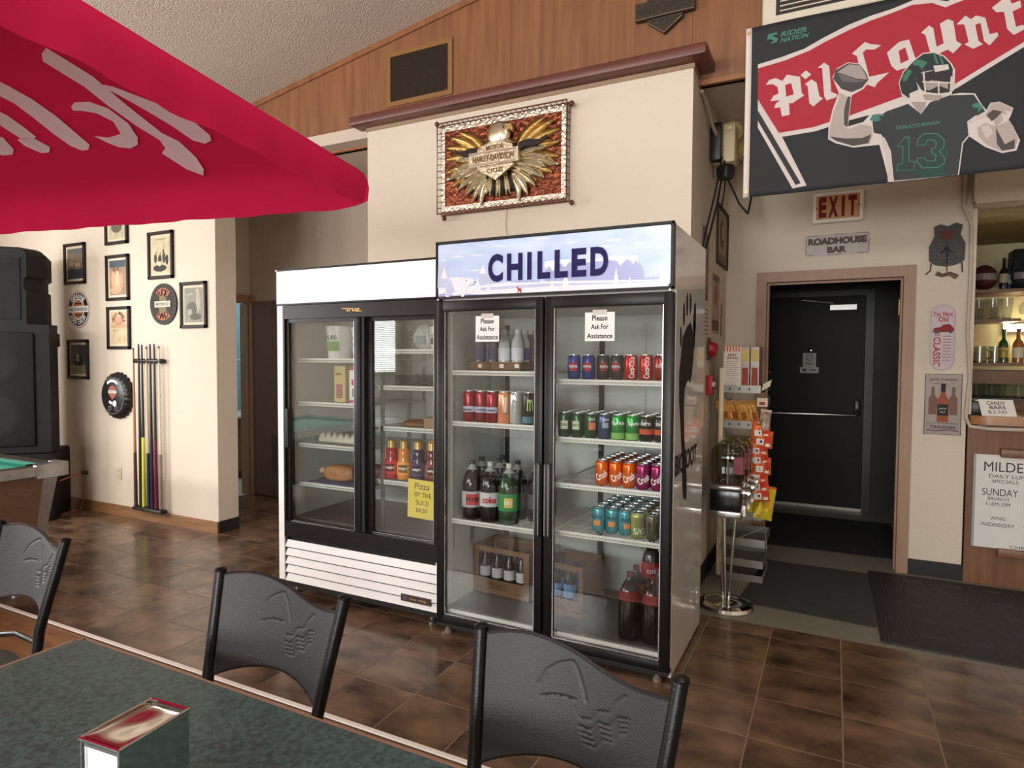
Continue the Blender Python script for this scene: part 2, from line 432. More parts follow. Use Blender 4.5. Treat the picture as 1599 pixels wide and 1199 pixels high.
struct('wall_vestibule', MB().box(-.82, 5.26, 0, -.72, 7.2, 2.7).box(.58, 5.26, 0, .68, 7.2, 2.7).box(-.82, 7.10, 0, .68, 7.2, 2.7), M_dark)
struct('ceiling_vestibule', MB().box(-.82, 5.26, 2.45, .68, 7.2, 2.55), M_dark)
struct('baseboard_vestibule', MB().box(.57, 5.26, 0, .58, 7.1, .1), M_blackrubber)
sd = struct('door_3', MB().box(-.66, 7.06, .03, .255, 7.10, 2.10), M_blackdoor)
MB().box(-.72, 7.05, 0, -.66, 7.1, 2.16).box(.262, 7.05, 0, .335, 7.1, 2.16).box(-.66, 7.05, 2.105, .262, 7.1, 2.16).obj('door_frame', mat('black_door_frame', (24, 21, 20), .45), sd)
M_steel = mat('satin_steel', (150, 148, 144), .3, metal=.9)
MB().box(-.66, 7.02, 0, .26, 7.1, .028).obj('threshold', mat('worn_aluminium', (150, 146, 138), .35, metal=.7), sd)
MB().box(-.05, 7.0, 1.965, .18, 7.06, 2.015).obj('closer_body', M_steel, sd)
MB().tube([(-.02, 6.99, 2.03), (-.30, 6.93, 2.065), (-.30, 7.05, 2.09)], .012, 6).obj('closer_arm', M_steel, sd)
MB().tube([(-.60, 6.99, .985), (-.60, 6.97, .955), (-.58, 6.97, .938), (.19, 6.97, .945), (.205, 6.98, .965), (.205, 7.0, 1.0)], .012, 8).obj('push_bar', M_steel, sd)
MB().rbox(-.66, 6.99, .96, -.57, 7.06, 1.12, .01).rbox(.18, 6.99, .94, .23, 7.06, 1.09, .01).obj('push_bar_case', mat('dark_metal', (60, 58, 56), .35, metal=.6), sd)
MB().cyl((-.60, 7.06, 1.34), (-.60, 7.02, 1.34), .022).cyl((-.60, 7.06, 1.18), (-.60, 7.02, 1.18), .022).tube([(-.6, 7.02, 1.34), (-.6, 7.0, 1.26), (-.6, 7.02, 1.18)], .011).obj('pull_handle', mat('dark_metal', (60, 58, 56), .35, metal=.6), sd)
MB().lathe([(.0, 0), (.022, 0), (.022, .004), (.012, .008), (0, .008)], (-.215, 7.06, 1.575), 14, '-y').obj('peephole', mat('polished_chrome', (225, 225, 225), .08, metal=1), sd)
ns = tag(MB().plate([(-.06, 0), (.06, 0), (.06, -.14), (.085, -.14), (.085, -.2), (-.085, -.2), (-.085, -.14), (-.06, -.14)], 0, .002).obj('notice', ink((196, 190, 182))), 'small no-smoking notice on the black street door', 'notice')
ns.location = (-.225, 7.06, 1.545)
mb = MB(); mb.line(circ(0, -.045, .03), .006, .002, .003, True); mb.line([(-.02, -.065), (.02, -.025)], .006, .002, .003)
for k in range(3): mb.line([(-.04, -.09 - k * .014), (.04, -.09 - k * .014)], .004, .002, .003)
mb.plate(circ(-.045, -.17, .02, .014, 12), .002, .003).line([(0, -.17), (.06, -.17)], .012, .002, .003)
mb.obj('print', ink((70, 62, 58)), ns)

# room behind the camera: walls with windows that let the daylight in
lw = MB(); ys = sorted([(y - w / 2, y + w / 2) for y, w in WIN_LEFT]); prev = -5
for a, b in ys:
    lw.box(-8.12, prev, 0, -8.0, a, 3.4); lw.box(-8.12, a, 0, -8.0, b, 1.2); lw.box(-8.12, a, 2.7, -8.0, b, 3.4); prev = b
lw.box(-8.12, prev, 0, -8.0, 6, 3.4)
struct('wall_window_side', lw, M_wall)
bw = MB(); prev = -8.12
for a, b in sorted([(x - w / 2, x + w / 2) for x, w in WIN_BACK]):
    bw.box(prev, -5.12, 0, a, -5.0, 2.62); bw.box(a, -5.12, 0, b, -5.0, .95); bw.box(a, -5.12, 2.25, b, -5.0, 2.62); prev = b
bw.box(prev, -5.12, 0, 4.12, -5.0, 2.62); prev = -8.12
for a, b in sorted([(x - w / 2, x + w / 2) for x, w in ADDED_PANES]):  # openings for the added high panes
    bw.box(prev, -5.12, 2.62, a, -5.0, 4.6); bw.box(a, -5.12, 3.38, b, -5.0, 4.6); prev = b
bw.box(prev, -5.12, 2.62, 4.12, -5.0, 4.6)
struct('wall_back', bw, M_wall)
struct('wall_right', MB().box(4.0, -5, 0, 4.12, 7.2, 4.2), M_wall)
M_white = mat('white_enamel', (232, 232, 230), .3, amp=.02)
n = 0
for y, w in WIN_LEFT:
    n += 1
    wn = MB(); wn.box(-8.06, y - w / 2, 1.2, -8.0, y - w / 2 + .05, 2.7).box(-8.06, y + w / 2 - .05, 1.2, -8.0, y + w / 2, 2.7)
    wn.box(-8.06, y - w / 2, 1.2, -8.0, y + w / 2, 1.25).box(-8.06, y - w / 2, 2.65, -8.0, y + w / 2, 2.7).box(-8.05, y - .02, 1.2, -8.01, y + .02, 2.7)
    struct('window_%d' % n, wn, M_white)
for x, w in WIN_BACK:
    n += 1
    wn = MB(); wn.box(x - w / 2, -5.06, .95, x - w / 2 + .05, -5, 2.25).box(x + w / 2 - .05, -5.06, .95, x + w / 2, -5, 2.55)
    wn.box(x - w / 2, -5.06, .95, x + w / 2, -5, 1.0).box(x - w / 2, -5.06, 2.5, x + w / 2, -5, 2.25).box(x - .02, -5.05, .95, x + .02, -5.01, 2.25)
    struct('window_%d' % n, wn, M_white)
for x, w in ADDED_PANES:  # frames of the added high panes
    n += 1
    struct('window_%d' % n, MB().box(x - w / 2, -5.06, 2.62, x - w / 2 + .04, -5, 3.38).box(x + w / 2 - .04, -5.06, 2.62, x + w / 2, -5, 3.38).box(x - w / 2, -5.06, 2.62, x + w / 2, -5, 2.66).box(x - w / 2, -5.06, 3.34, x + w / 2, -5, 3.38), M_white)
bl = thing('window_blind', 'white slatted blind in the narrow window behind the camera', 'blind', (-7.99, -4.3, 0))
MB().box(.0, -.36, 2.66, .05, .36, 2.71).obj('head_rail', M_white, bl)
_bs = MB().add([(.01, -.35, 0), (.045, -.35, .012), (.045, .35, .012), (.01, .35, 0), (.01, -.35, -.001), (.045, -.35, .011), (.045, .35, .011), (.01, .35, -.001)], [(0, 1, 2, 3), (7, 6, 5, 4), (0, 4, 5, 1), (1, 5, 6, 2), (2, 6, 7, 3), (3, 7, 4, 0)]).mesh('slat', M_white)
for k in range(34):
    o = bpy.data.objects.new('slat', _bs); COL.objects.link(o); o.parent = bl; o.location = (0.08, 0, 1.22 + k * .042)
for k, (lx, ly, lz) in enumerate(LAMPS):
    lf = thing('ceiling_lamp', ('long white ceiling light fixture above the pool table', 'long white ceiling light fixture above the dining table')[k], 'lamp', (lx, ly, lz))
    MB().rbox(-.62, -.16, -.08, .62, .16, 0, .012).obj('housing', M_white, lf)
    MB().rbox(-.60, -.145, -.115, .60, .145, -.08, .012).obj('diffuser', mat('lamp_diffuser', (250, 244, 232), .5, emit=3.0), lf)
    MB().cyl((-.4, 0, 0), (-.4, 0, zc(lx) - lz + .05), .01).cyl((.4, 0, 0), (.4, 0, zc(lx) - lz + .1), .01).obj('hanger_rod', M_steel, lf)
# ================================================================ COOLERS
M_blk = mat('black_frame_metal', (20, 19, 19), .38, amp=.05, spec=.3)
M_blk2 = mat('black_gasket', (20, 20, 20), .6)
M_inner = mat('cooler_liner', (208, 212, 210), .35, amp=.02)
M_innerfloor = mat('cooler_steel_floor', (92, 90, 87), .35, amp=.06, metal=.2)
M_alu = mat('bright_aluminium', (200, 200, 198), .25, metal=.85)
M_shelf = mat('white_wire_shelf', (222, 222, 216), .4)
M_glass = glass('cooler_door_glass', (248, 250, 249), 1.5, boost=.85)
M_glassA = glass('sliding_door_glass', (246, 249, 248), 1.5, boost=1.5)
M_glossw = mat('white_gloss_panel', (226, 225, 222), .12, amp=.02, coat=.5)
def wire_shelf(parent, x0, x1, y0, y1, z, pitch=.022, lip=.022):
    """coated wire deck with a ribbed front lip; z is the deck top"""
    sh = MB().box(x0, y0, z - lip, x1, y0 + .006, z + .003).box(x0, y1 - .006, z - .008, x1, y1, z).box(x0, y0, z - .008, x0 + .005, y1, z).box(x1 - .005, y0, z - .008, x1, y1, z).obj('shelf', M_shelf, parent)
    w = MB(); k = int((x1 - x0) / pitch)
    for i in range(1, k):
        x = x0 + (x1 - x0) * i / k
        w.box(x - .0015, y0 + .006, z - .003, x + .0015, y1 - .006, z)
    for i in range(1, 4):
        y = y0 + (y1 - y0) * i / 4; w.box(x0, y - .002, z - .007, x1, y + .002, z - .003)
    w.obj('wire_deck', M_shelf, sh)
    r = MB(); k = int((x1 - x0) / .009)
    for i in range(k):
        x = x0 + (x1 - x0) * (i + .5) / k
        r.box(x - .002, y0 - .002, z - lip * .72, x + .002, y0, z - lip * .3)
    r.obj('lip_ribs', mat('shelf_rib_grey', (150, 150, 144), .5), sh)  # ribs set off in a darker grey than the shelf
    return sh

# ---- hinged two-door cooler with the CHILLED header
B = thing('glass_door_cooler', 'white two-door drinks cooler with CHILLED header and black frames', 'cooler', (-1.257, 2.824, 0))
W = .62; D = .76
bd = MB()
bd.box(-W, .06, .015, -W + .03, D, 2.07).box(W - .03, .06, .015, W, D, 2.07).box(-W, .03, 1.79, W, .06, 2.07)
bd.box(-W + .03, D - .04, .06, W - .03, D, 2.07).box(-W + .03, .06, 1.75, W - .03, D - .04, 2.07).box(-W + .03, .06, .06, W - .03, D - .04, .11)
bd.obj('body', M_glossw, B)
ln = MB()
ln.box(-W + .03, .10, .11, -W + .036, D - .04, 1.75).box(W - .036, .10, .11, W - .03, D - .04, 1.75).box(-W + .03, D - .05, .11, W - .03, D - .04, 1.75).box(-W + .03, .09, 1.72, W - .03, D - .04, 1.75)
ln.obj('liner', M_inner, B)
MB().box(-W + .03, .065, .11, W - .03, D - .04, .13).obj('interior_floor', M_innerfloor, B)
MB().box(-.016, .066, .13, .016, .09, 1.72).obj('mullion', M_blk2, B)
for x in (-.56, -.30, .056, .30, .56):
    q = MB().box(x - .014, D - .064, .16, x + .014, D - .05, 1.68)
    q.obj('shelf_standard', M_blk2 if x in (-.56, .056) else M_inner, B)
MB().tube([(-.585, .12, 1.42), (-.585, .12, .42)], .004, 6).obj('drain_rod', mat('grey_rod', (110, 112, 112), .4), B)
MB().box(-W, .0, .045, W, .06, .062).box(-W + .03, .05, .012, W - .03, D - .05, .06).obj('kick_plate', M_blk2, B)
for sx in (-1, 1):
    for y in (.035, D - .1):
        MB().lathe([(.012, .06), (.012, .02), (.02, .015), (.02, 0)], (sx * .565, y, 0), 10).obj('foot', mat('clear_foot', (120, 108, 98), .4), B)
def door(name, x0, x1, hinge_left):
    z0, z1, fw = .062, 1.772, .043
    ro = bpy.data.objects.new(name, None); COL.objects.link(ro); ro.parent = B; ro.empty_display_size = .03
    f = MB()
    for (a, b_, c, d_) in ((x0, z0, x0 + fw, z1), (x1 - fw, z0, x1, z1)):
        f.rbox(a, 0, b_, c, .05, d_, .006)
    f.rbox(x0 + fw - .008, 0.001, z1 - fw - .012, x1 - fw + .008, .05, z1, .006).rbox(x0 + fw - .008, 0.001, z0, x1 - fw + .008, .05, z0 + fw, .006)
    f.obj('frame', M_blk, ro)
    MB().box(x0 + fw - .002, .018, z0 + fw - .002, x1 - fw + .002, .022, z1 - fw - .01).obj('pane', M_glass, ro)
    t = .005; t0, t1, u0, u1 = x0 + fw, x1 - fw, z0 + fw, z1 - fw - .012
    MB().box(t0, .01, u0, t0 + t, .018, u1).box(t1 - t, .01, u0, t1, .018, u1).box(t0, .01, u0, t1, .018, u0 + .004).obj('glazing_bead', M_alu, ro)
    MB().box(t0 + .012, .05, u0 - .004, t1 - .012, .062, u0 + .016).obj('gasket', mat('white_gasket', (235, 235, 232), .4), ro)
    hx = x1 - .022 if hinge_left else x0 + .022
    h = MB().rbox(hx - .017, -.012, .60, hx + .017, .004, .965, .004).obj('handle', M_blk2, ro)
    MB().box(hx - .0135, -.014, .61, hx - .0105, -.012, .955).box(hx + .0065, -.014, .61, hx + .0095, -.012, .955).obj('chrome_line', M_alu, h)
    return ro
door('door', -W, -.006, True); door('door', .004, W, False)
# header sign
hd = MB().box(-W, .0, 1.785, W, .03, 2.075).obj('header_box', M_blk, B)
MB().plate(rrect(-.606, 1.803, .606, 2.062, .006), 0.0, .004).obj('header_panel', mat('sky_blue_print', (164, 188, 230), .25, scale=3, stretch=(1, 1, 3), col2=(208, 223, 246), emit=.12), hd)  # print glows faintly, standing in for daylight on the sign
WHT = mat('snow_white_print', (236, 241, 250), .3, amp=.02)
def sgn(pts, m, d, name='print'):
    return MB().plate([(x, z) for x, z in pts], .004, d).obj(name, m, hd)
def U(X, Y):   # artwork sheet to sign
    q = 1 + .000135004 * X - 9.7505e-06 * Y
    return ((-.666516 + .000923015 * X + 6.71065e-06 * Y) / q, (2.21114 + .000202948 * X - .000858149 * Y) / q)
def sg(pts, m, d): return sgn([U(*p) for p in pts], m, d)
LAV = mat('lavender_print', (170, 180, 226), .3, amp=.04)
LAV2 = mat('pale_lavender_print', (198, 208, 238), .3, amp=.03)
sg([(60, 290), (98, 300), (180, 420), (55, 440)], LAV2, .0042); sg([(290, 420), (340, 290), (400, 400), (480, 410)], LAV2, .0042)
sg([(725, 400), (728, 270), (900, 262), (1130, 245), (1310, 240), (1315, 280), (1340, 320), (1345, 392)], LAV, .0043)
sg([(722, 300), (722, 275), (800, 262), (1000, 258), (1130, 245), (1160, 238), (1308, 236), (1312, 290), (1295, 262), (1275, 290), (1255, 265), (1235, 260), (1195, 300), (1175, 270), (1130, 265), (1000, 280), (880, 275), (850, 310), (825, 285), (800, 300), (775, 335), (750, 300), (735, 325)], WHT, .0047)
sg([(63, 502), (60, 440), (300, 425), (480, 405), (700, 397), (1000, 392), (1350, 387), (1500, 380), (1494, 436)], WHT, .0046)
sg([(300, 440), (700, 412), (1350, 400), (1497, 392), (1497, 400), (800, 425), (310, 455)], LAV2, .005)
for X, Y, w, h in ((98, 380, 20, 75), (340, 350, 24, 62), (305, 470, 26, 110), (372, 470, 18, 72), (770, 455, 22, 70), (855, 455, 30, 125), (1170, 445, 26, 135), (1255, 438, 20, 78)):
    sg([(X - w, Y), (X - w * .35, Y - h * .6), (X, Y - h), (X + w * .35, Y - h * .6), (X + w, Y)], WHT, .0051)
    sg([(X - w * 1.1, Y), (X - w * .75, Y - h * .3), (X - w * .5, Y)], LAV2, .0049)
for X, Y, w in ((175, 245, 50), (440, 178, 55), (720, 132, 60), (880, 158, 40), (1160, 140, 55), (1110, 180, 70), (1310, 160, 45), (1450, 183, 40), (300, 235, 60), (290, 330, 45), (90, 268, 25)):
    sg([(X - w, Y + w * .08), (X - w * .3, Y - 5), (X + w * .3, Y - 8), (X + w, Y - w * .08), (X + w * .2, Y + 5)], mat('cloud_print', (226, 235, 251), .3), .0045)
for k in range(28):
    X = 520 + k * 12 if k < 15 else 1348 + (k - 15) * 11; Y = 404 - (X - 520) * .012 if k < 15 else 388 - (X - 1348) * .07
    sg([(X - 6, Y), (X, Y - 14 - (k % 3) * 6), (X + 6, Y)], LAV, .0049)
sg([(108, 495), (105, 450), (115, 410), (135, 375), (180, 370), (225, 375), (270, 378), (290, 395), (288, 405), (262, 418), (240, 440), (222, 492), (205, 494), (200, 455), (165, 460), (140, 470), (130, 495)], WHT, .0064)
sg([(112, 492), (108, 452), (118, 405), (138, 384), (165, 462), (140, 470), (130, 492)], LAV2, .0068)
sg(circ(236, 392, 4, n=8), ink((60, 70, 120)), .0068); sg(circ(289, 402, 4, n=8), ink((60, 70, 120)), .0068)
sg([(1435, 375), (1455, 362), (1496, 360), (1494, 420), (1480, 420), (1465, 400), (1450, 405), (1445, 395)], WHT, .0064)
sg([(548, 425), (556, 430), (562, 440), (578, 440), (580, 472), (574, 472), (570, 455), (562, 460), (560, 472), (556, 472), (558, 450)], ink((190, 60, 55)), .0062)
sg([(66, 502), (66, 478), (110, 470), (160, 485), (240, 475), (330, 480), (460, 470), (470, 478), (300, 490)], LAV, .0056)
t = MB()
for ch, a, b_ in (('C', -.306, -.222), ('H', -.1996, -.114), ('I', -.0885, -.065), ('L', -.034, .0335), ('L', .056, .124), ('E', .1426, .2162), ('D', .2358, .3227)):
    text(t, ch, (a + b_) / 2, 1.923, .133 if ch != 'C' else .139, b_ - a, d=.0074, bold=.045)
t.obj('lettering', ink((26, 20, 84)), hd)
MB().box(-W - .001, -.006, 2.066, W + .001, .0, 2.078).box(-W - .001, -.006, 1.782, W + .001, .0, 1.794).box(-W - .001, -.006, 1.782, -W + .008, 0, 2.078).box(W - .008, -.006, 1.782, W + .001, 0, 2.078).obj('header_trim', M_blk2, hd)
for sx in (-1, 1):
    MB().lathe([(0, 0), (.008, 0), (.006, .006), (0, .007)], (sx * .605, -.001, 1.778), 10, '-y').obj('hinge_cap', M_alu, B)
# shelves
SHL = (1.405, 1.132, .603); SHR = (1.37, 1.085, .856, .617)
for z in SHL: wire_shelf(B, -.578, -.022, .085, .70, z)
for z in SHR: wire_shelf(B, .022, .578, .085, .70, z)
# footprint and lettering on the right-hand side panel (plane facing +x)
sp = thing('footprint_decal', 'black giant footprint decal with lettering on the cooler side', 'decal', (-.6362, 3.15, 0), R(90))
def pt(Y, Z): return (Y - 3.15, Z)
foot = [pt(*p) for p in [(2.99, 1.48), (3.03, 1.58), (3.12, 1.63), (3.20, 1.655), (3.27, 1.60), (3.29, 1.53), (3.27, 1.45), (3.25, 1.40), (3.21, 1.355), (3.17, 1.375), (3.13, 1.36), (3.08, 1.33), (3.07, 1.22), (3.09, 1.10), (3.13, 1.0), (3.16, .9), (3.17, .82), (3.15, .785), (3.10, .80), (3.07, .86), (3.05, 1.0), (3.01, 1.15), (2.97, 1.28), (2.96, 1.40)]]
MB().plate(foot, 0, .0012).obj('sole', ink((18, 18, 18)), sp)
for (Y, Z, a, b_, ro) in ((2.985, 1.575, .017, .048, .1), (3.045, 1.685, .019, .055, 0), (3.115, 1.735, .019, .055, 0), (3.19, 1.745, .02, .052, 0), (3.30, 1.675, .034, .085, -.1)):
    e = [(x * math.cos(ro) - z * math.sin(ro) + Y - 3.15, x * math.sin(ro) + z * math.cos(ro) + Z) for x, z in circ(0, 0, a, b_, 16)]
    MB().plate(e, 0, .0012).obj('toe', ink((18, 18, 18)), sp)
MB().plate([pt(3.28, 1.66), pt(3.325, 1.65), pt(3.31, 1.54), pt(3.27, 1.5)], 0, .0012).obj('toe', ink((18, 18, 18)), sp)
text(MB(), 'BIGFOOT', 3.155 - 3.15, .985, .10, .50, d=.0014, bold=.03).obj('lettering', ink((18, 18, 18)), sp)

# paper notes taped on the doors
def paper(name, label, x0, z0, x1, z1, y, col, cat='notice', tilt=0.0):
    o = tag(MB().plate([(x0 - (x0 + x1) / 2, z0 - z1), (x1 - (x0 + x1) / 2, z0 - z1), (x1 - (x0 + x1) / 2, 0), (x0 - (x0 + x1) / 2, 0)], 0, .0012).obj(name, mat('paper_%d_%d_%d' % col, col, .7, amp=.03)), label, cat)
    o.location = ((x0 + x1) / 2, y, z1); o.rotation_euler = (0, tilt, 0)
    return o
for (x0, x1, z0, z1, lab, xl) in ((-1.648, -1.512, 1.557, 1.688, 'white Please Ask For Assistance note on the left cooler door', 0), (-1.053, -.908, 1.556, 1.69, 'white Please Ask For Assistance note on the right cooler door', 1)):
    o = paper('paper_note', lab, x0, z0, x1, z1, 2.842, (240, 240, 240))
    t = MB(); h = z1 - z0; w = x1 - x0
    text(t, 'Please', 0, -.2 * h, .026, .075, .0018, .02); text(t, 'Ask For', 0, -.5 * h, .024, .086, .0018, .02); text(t, 'Assistance', 0, -.82 * h, .024, .125, .0018, .02)
    t.obj('lettering', ink((36, 36, 40)), o)
    MB().plate([(-.035, -.012), (.035, -.012), (.035, .012), (-.035, .012)], .0012, .0018).obj('tape', mat('clear_tape', (205, 203, 198), .25), o)

# ---- sliding-door cooler on the left
A = thing('sliding_door_cooler', 'white sliding-door cooler with blank lightbox header and louvred base', 'cooler', (-2.465, 2.84, 0))
wl_, wr_ = -.585, .583; DA = .74
ab = MB()
ab.box(wl_, .03, .10, wl_ + .045, DA, 1.99).box(wr_ - .03, .03, .10, wr_, DA, 1.99).box(wl_ + .045, DA - .04, .10, wr_ - .03, DA, 1.99).box(wl_ + .045, .10, 1.76, wr_ - .03, DA - .04, 1.99).box(wl_ + .045, .09, .34, wr_ - .03, DA - .04, .47)
ab.box(wl_, 0, .10, wl_ + .045, .03, 1.785)
ab.obj('body', M_white, A)
al = MB(); al.box(wl_ + .045, .10, .47, wl_ + .05, DA - .04, 1.72).box(wr_ - .035, .10, .47, wr_ - .03, DA - .04, 1.72).box(wl_ + .045, DA - .046, .47, wr_ - .03, DA - .04, 1.72).box(wl_ + .04, .1, 1.71, wr_ - .03, DA - .04, 1.76)
al.obj('liner', M_inner, A)
MB().box(wl_ + .045, .08, .465, wr_ - .03, DA - .04, .482).obj('interior_floor', M_innerfloor, A)
# black face frame
ff = MB(); xl, xr = wl_ + .045, wr_ - .0
ff.box(xl, .0, 1.705, xr, .08, 1.785).box(xl, .0, .372, xr, .085, .468).box(xl, .0, .468, xl + .014, .08, 1.705).box(xr - .014, 0, .468, xr, .08, 1.705)
ff.obj('face_frame', M_blk, A)
MB().box(xl, .01, .09, xl + .016, .06, .372).box(xl, .03, .055, xr, .3, .098).obj('base_frame', M_blk2, A)
def slide(x0, x1, y, name='sliding_door', handle=None):
    ro = bpy.data.objects.new(name, None); COL.objects.link(ro); ro.parent = A; ro.empty_display_size = .03
    z0, z1, fw = .425, 1.712, .043
    f = MB().rbox(x0, y, z0, x0 + fw * (.8 if handle else 1), y + .025, z1, .003).rbox(x1 - fw, y, z0, x1, y + .025, z1, .003).box(x0 + .02, y + .001, z1 - .03, x1 - .02, y + .024, z1).box(x0 + .02, y + .001, z0, x1 - .02, y + .024, z0 + .045)
    f.obj('frame', M_blk, ro)
    MB().box(x0 + fw - .01, y + .010, z0 + .04, x1 - fw + .002, y + .014, z1 - .028).obj('pane', M_glassA, ro)
    MB().box(x0 + fw, y - .001, z0 + .045, x1 - fw, y + .002, z0 + .048).box(x1 - fw - .003, y - .001, z0 + .045, x1 - fw, y + .002, z1 - .03).obj('glazing_bead', M_alu, ro)
    if handle: MB().rbox(x0 + .004, y - .012, .92, x0 + .03, y + .002, 1.16, .004).obj('handle', M_blk2, ro)
    return ro
slide(xl + .006, .05, .012, handle=True); slide(.072, xr - .006, .042)
MB().box(.05, .02, .44, .072, .07, 1.705).obj('track_post', M_blk2, A)
for x in (-.535, -.1, .02, .26, .545):
    MB().box(x - .012, DA - .058, .5, x + .012, DA - .046, 1.66).obj('shelf_standard', M_alu, A)
MB().box(.125, .10, .49, .145, .115, 1.66).obj('shelf_standard', M_alu, A)
# blank header lightbox
hA = MB().box(wl_ - .003, -.004, 1.788, wr_, .10, 2.005).obj('header_box', M_blk, A)
MB().plate([(wl_ + .006, 1.797), (wr_ - .006, 1.797), (wr_ - .006, 1.992), (wl_ + .006, 1.992)], .004, .008).obj('header_panel', mat('milky_white_acrylic', (248, 248, 250), .2, amp=.01, emit=.25), hA)  # emission put in for the brightness of daylight on the panel
MB().lathe([(0, 0), (.007, 0), (.005, .006), (0, .007)], (wl_ + .004, -.004, 1.998), 10, '-y').obj('screw_cap', M_alu, hA)
t = MB(); text(t, 'true', .012, 1.748, .022, .095, .002, .02, shear=.4); t.line([(-.07, 1.754), (-.02, 1.754)], .004, .001, .002).line([(.03, 1.737), (.075, 1.737)], .004, .001, .002)
t.obj('maker_script', mat('gold_script', (200, 160, 100), .35, metal=.5), A)
# louvres
for k in range(5):
    z = .352 - k * .0525
    MB().add([(xl + .020, .009, z), (xr, .009, z), (xr, .0, z - .0435), (xl + .006, .0, z - .0435), (xl + .020, .022, z - .003), (xr, .022, z - .003), (xr, .012, z - .0445), (xl + .006, .012, z - .0445)],
             [(3, 2, 1, 0), (4, 5, 6, 7), (0, 1, 5, 4), (1, 2, 6, 5), (2, 3, 7, 6), (3, 0, 4, 7)]).obj('louvre', M_white, A)
MB().box(xl + .005, .034, .09, xr, .05, .37).obj('louvre_backing', M_blk2, A)
bg = MB().box(.345, -.004, .128, .545, .002, .166).obj('badge', mat('dark_badge', (58, 48, 46), .3), A)
text(MB(), 'true refrig', .462, .147, .018, .11, .006, .01, shear=.3).obj('badge_script', _m['gold_script'], bg)
MB().box(.36, -.006, .138, .39, -.004, .156).obj('badge_mark', ink((90, 84, 110)), bg)
for x in (-.52, .5):
    for y in (.08, .62):
        MB().lathe([(.02, .06), (.012, .05), (.012, .02), (.024, .012), (.024, 0)], (x, y, 0), 10).obj('foot', M_steel, A)
SAL = (1.465, 1.197, .938, .694); SAR = (1.519, 1.312, 1.076, .764)
for z in SAL: wire_shelf(A, -.53, .045, .10, .66, z)
for z in SAR: wire_shelf(A, .08, .545, .10, .66, z)
o = paper('pizza_sign', 'yellow handwritten Pizza By The Slice note behind cooler glass', -2.128, .575, -1.915, .792, 2.92, (232, 208, 84), tilt=.03)
t = MB()
text(t, 'Pizza', -.012, -.035, .034, .10, .002, 0, shear=.1); text(t, 'BY THE', -.005, -.083, .026, .11, .002); text(t, 'SLICE', -.008, -.128, .026, .085, .002); text(t, '$4.50', -.012, -.172, .028, .075, .002)
t.obj('lettering', ink((62, 54, 40)), o)
# ================================================================ WHAT THE COOLERS HOLD
M_lid = mat('aluminium_lid', (196, 198, 200), .25, metal=.9)
def bend(r):
    def f(x, z, d):
        a = x / r
        return (math.sin(a) * (r + d), -math.cos(a) * (r + d), z)
    return f
_can = {}
def can(kind, label, group, loc, body, r=.033, h=.122, word=None, wcol=(240, 240, 240), band=None, bcol=(255, 255, 255), word_h=.02, word_z=.6, word_w=None, patch=None, rot=0.0, back=False):
    key = (kind, back)
    if key in _can:
        o = copy_tree(_can[key])
    else:
        bm_ = MB().lathe([(r * .78, 0), (r * .86, .004), (r, .012), (r, h - .016), (r * .93, h - .008), (r * .82, h - .003)], n=18)
        o = bpy.data.objects.new('drink_can', bm_.mesh('drink_can', mat('can_' + kind, body, .22, metal=.45, amp=.08, scale=30))); COL.objects.link(o)
        MB().lathe([(r * .82, h - .004), (r * .82, h + .001), (r * .76, h + .001), (r * .74, h - .003), (.001, h - .003)], n=18).lathe([(.001, h - .003), (.009, h - .001), (.009, h), (.001, h)], (0, -r * .25, 0), 8).obj('lid', M_lid, o)
        if not back:
            if band:
                z0, z1 = band
                MB().lathe([(r + .0006, z0 * h), (r + .0006, z1 * h)], n=18, cap=False).obj('band', ink(bcol, .3), o)
            if patch:
                px_, pz, pw, ph, pc = patch
                mb = MB(); n = 8
                mb.grid(lambda u, v: bend(r)(px_ + (u - .5) * pw, (pz + (v - .5) * ph) * h, .0009), n, 2)
                mb.obj('emblem', ink(pc, .3), o)
            if word:
                mb = MB(); text(mb, word, 0, word_z * h, word_h, word_w, d=.0014, bold=.02, warp=bend(r), rot=rot)
                mb.obj('lettering', ink(wcol, .35), o)
        _can[key] = o
    o.location = loc; o.rotation_euler = (0, 0, random.uniform(-.35, .35) + R(20))
    tag(o, label, 'can', group)
    return o
POS = {1: ('',), 2: ('left ', 'right '), 3: ('left ', 'middle ', 'right ')}
ROW = ('', 'second', 'third', 'fourth', 'fifth')
def cans(kind, desc, xs_, y0, z, rows, where, dy=.068, **k):
    for i, x in enumerate(xs_):
        pos = POS[len(xs_)][i]
        for j in range(rows):
            lab = ('%s%s in front on %s' % (pos, desc, where)) if j == 0 else ('%s%s in the %s row on %s' % (pos, desc, ROW[j], where))
            can(kind, lab, '%s on %s' % (desc, where), (x + j * .002, y0 + j * dy + (i % 2) * .004, z + .001), **k, back=(j > 0))
Yc = 2.955
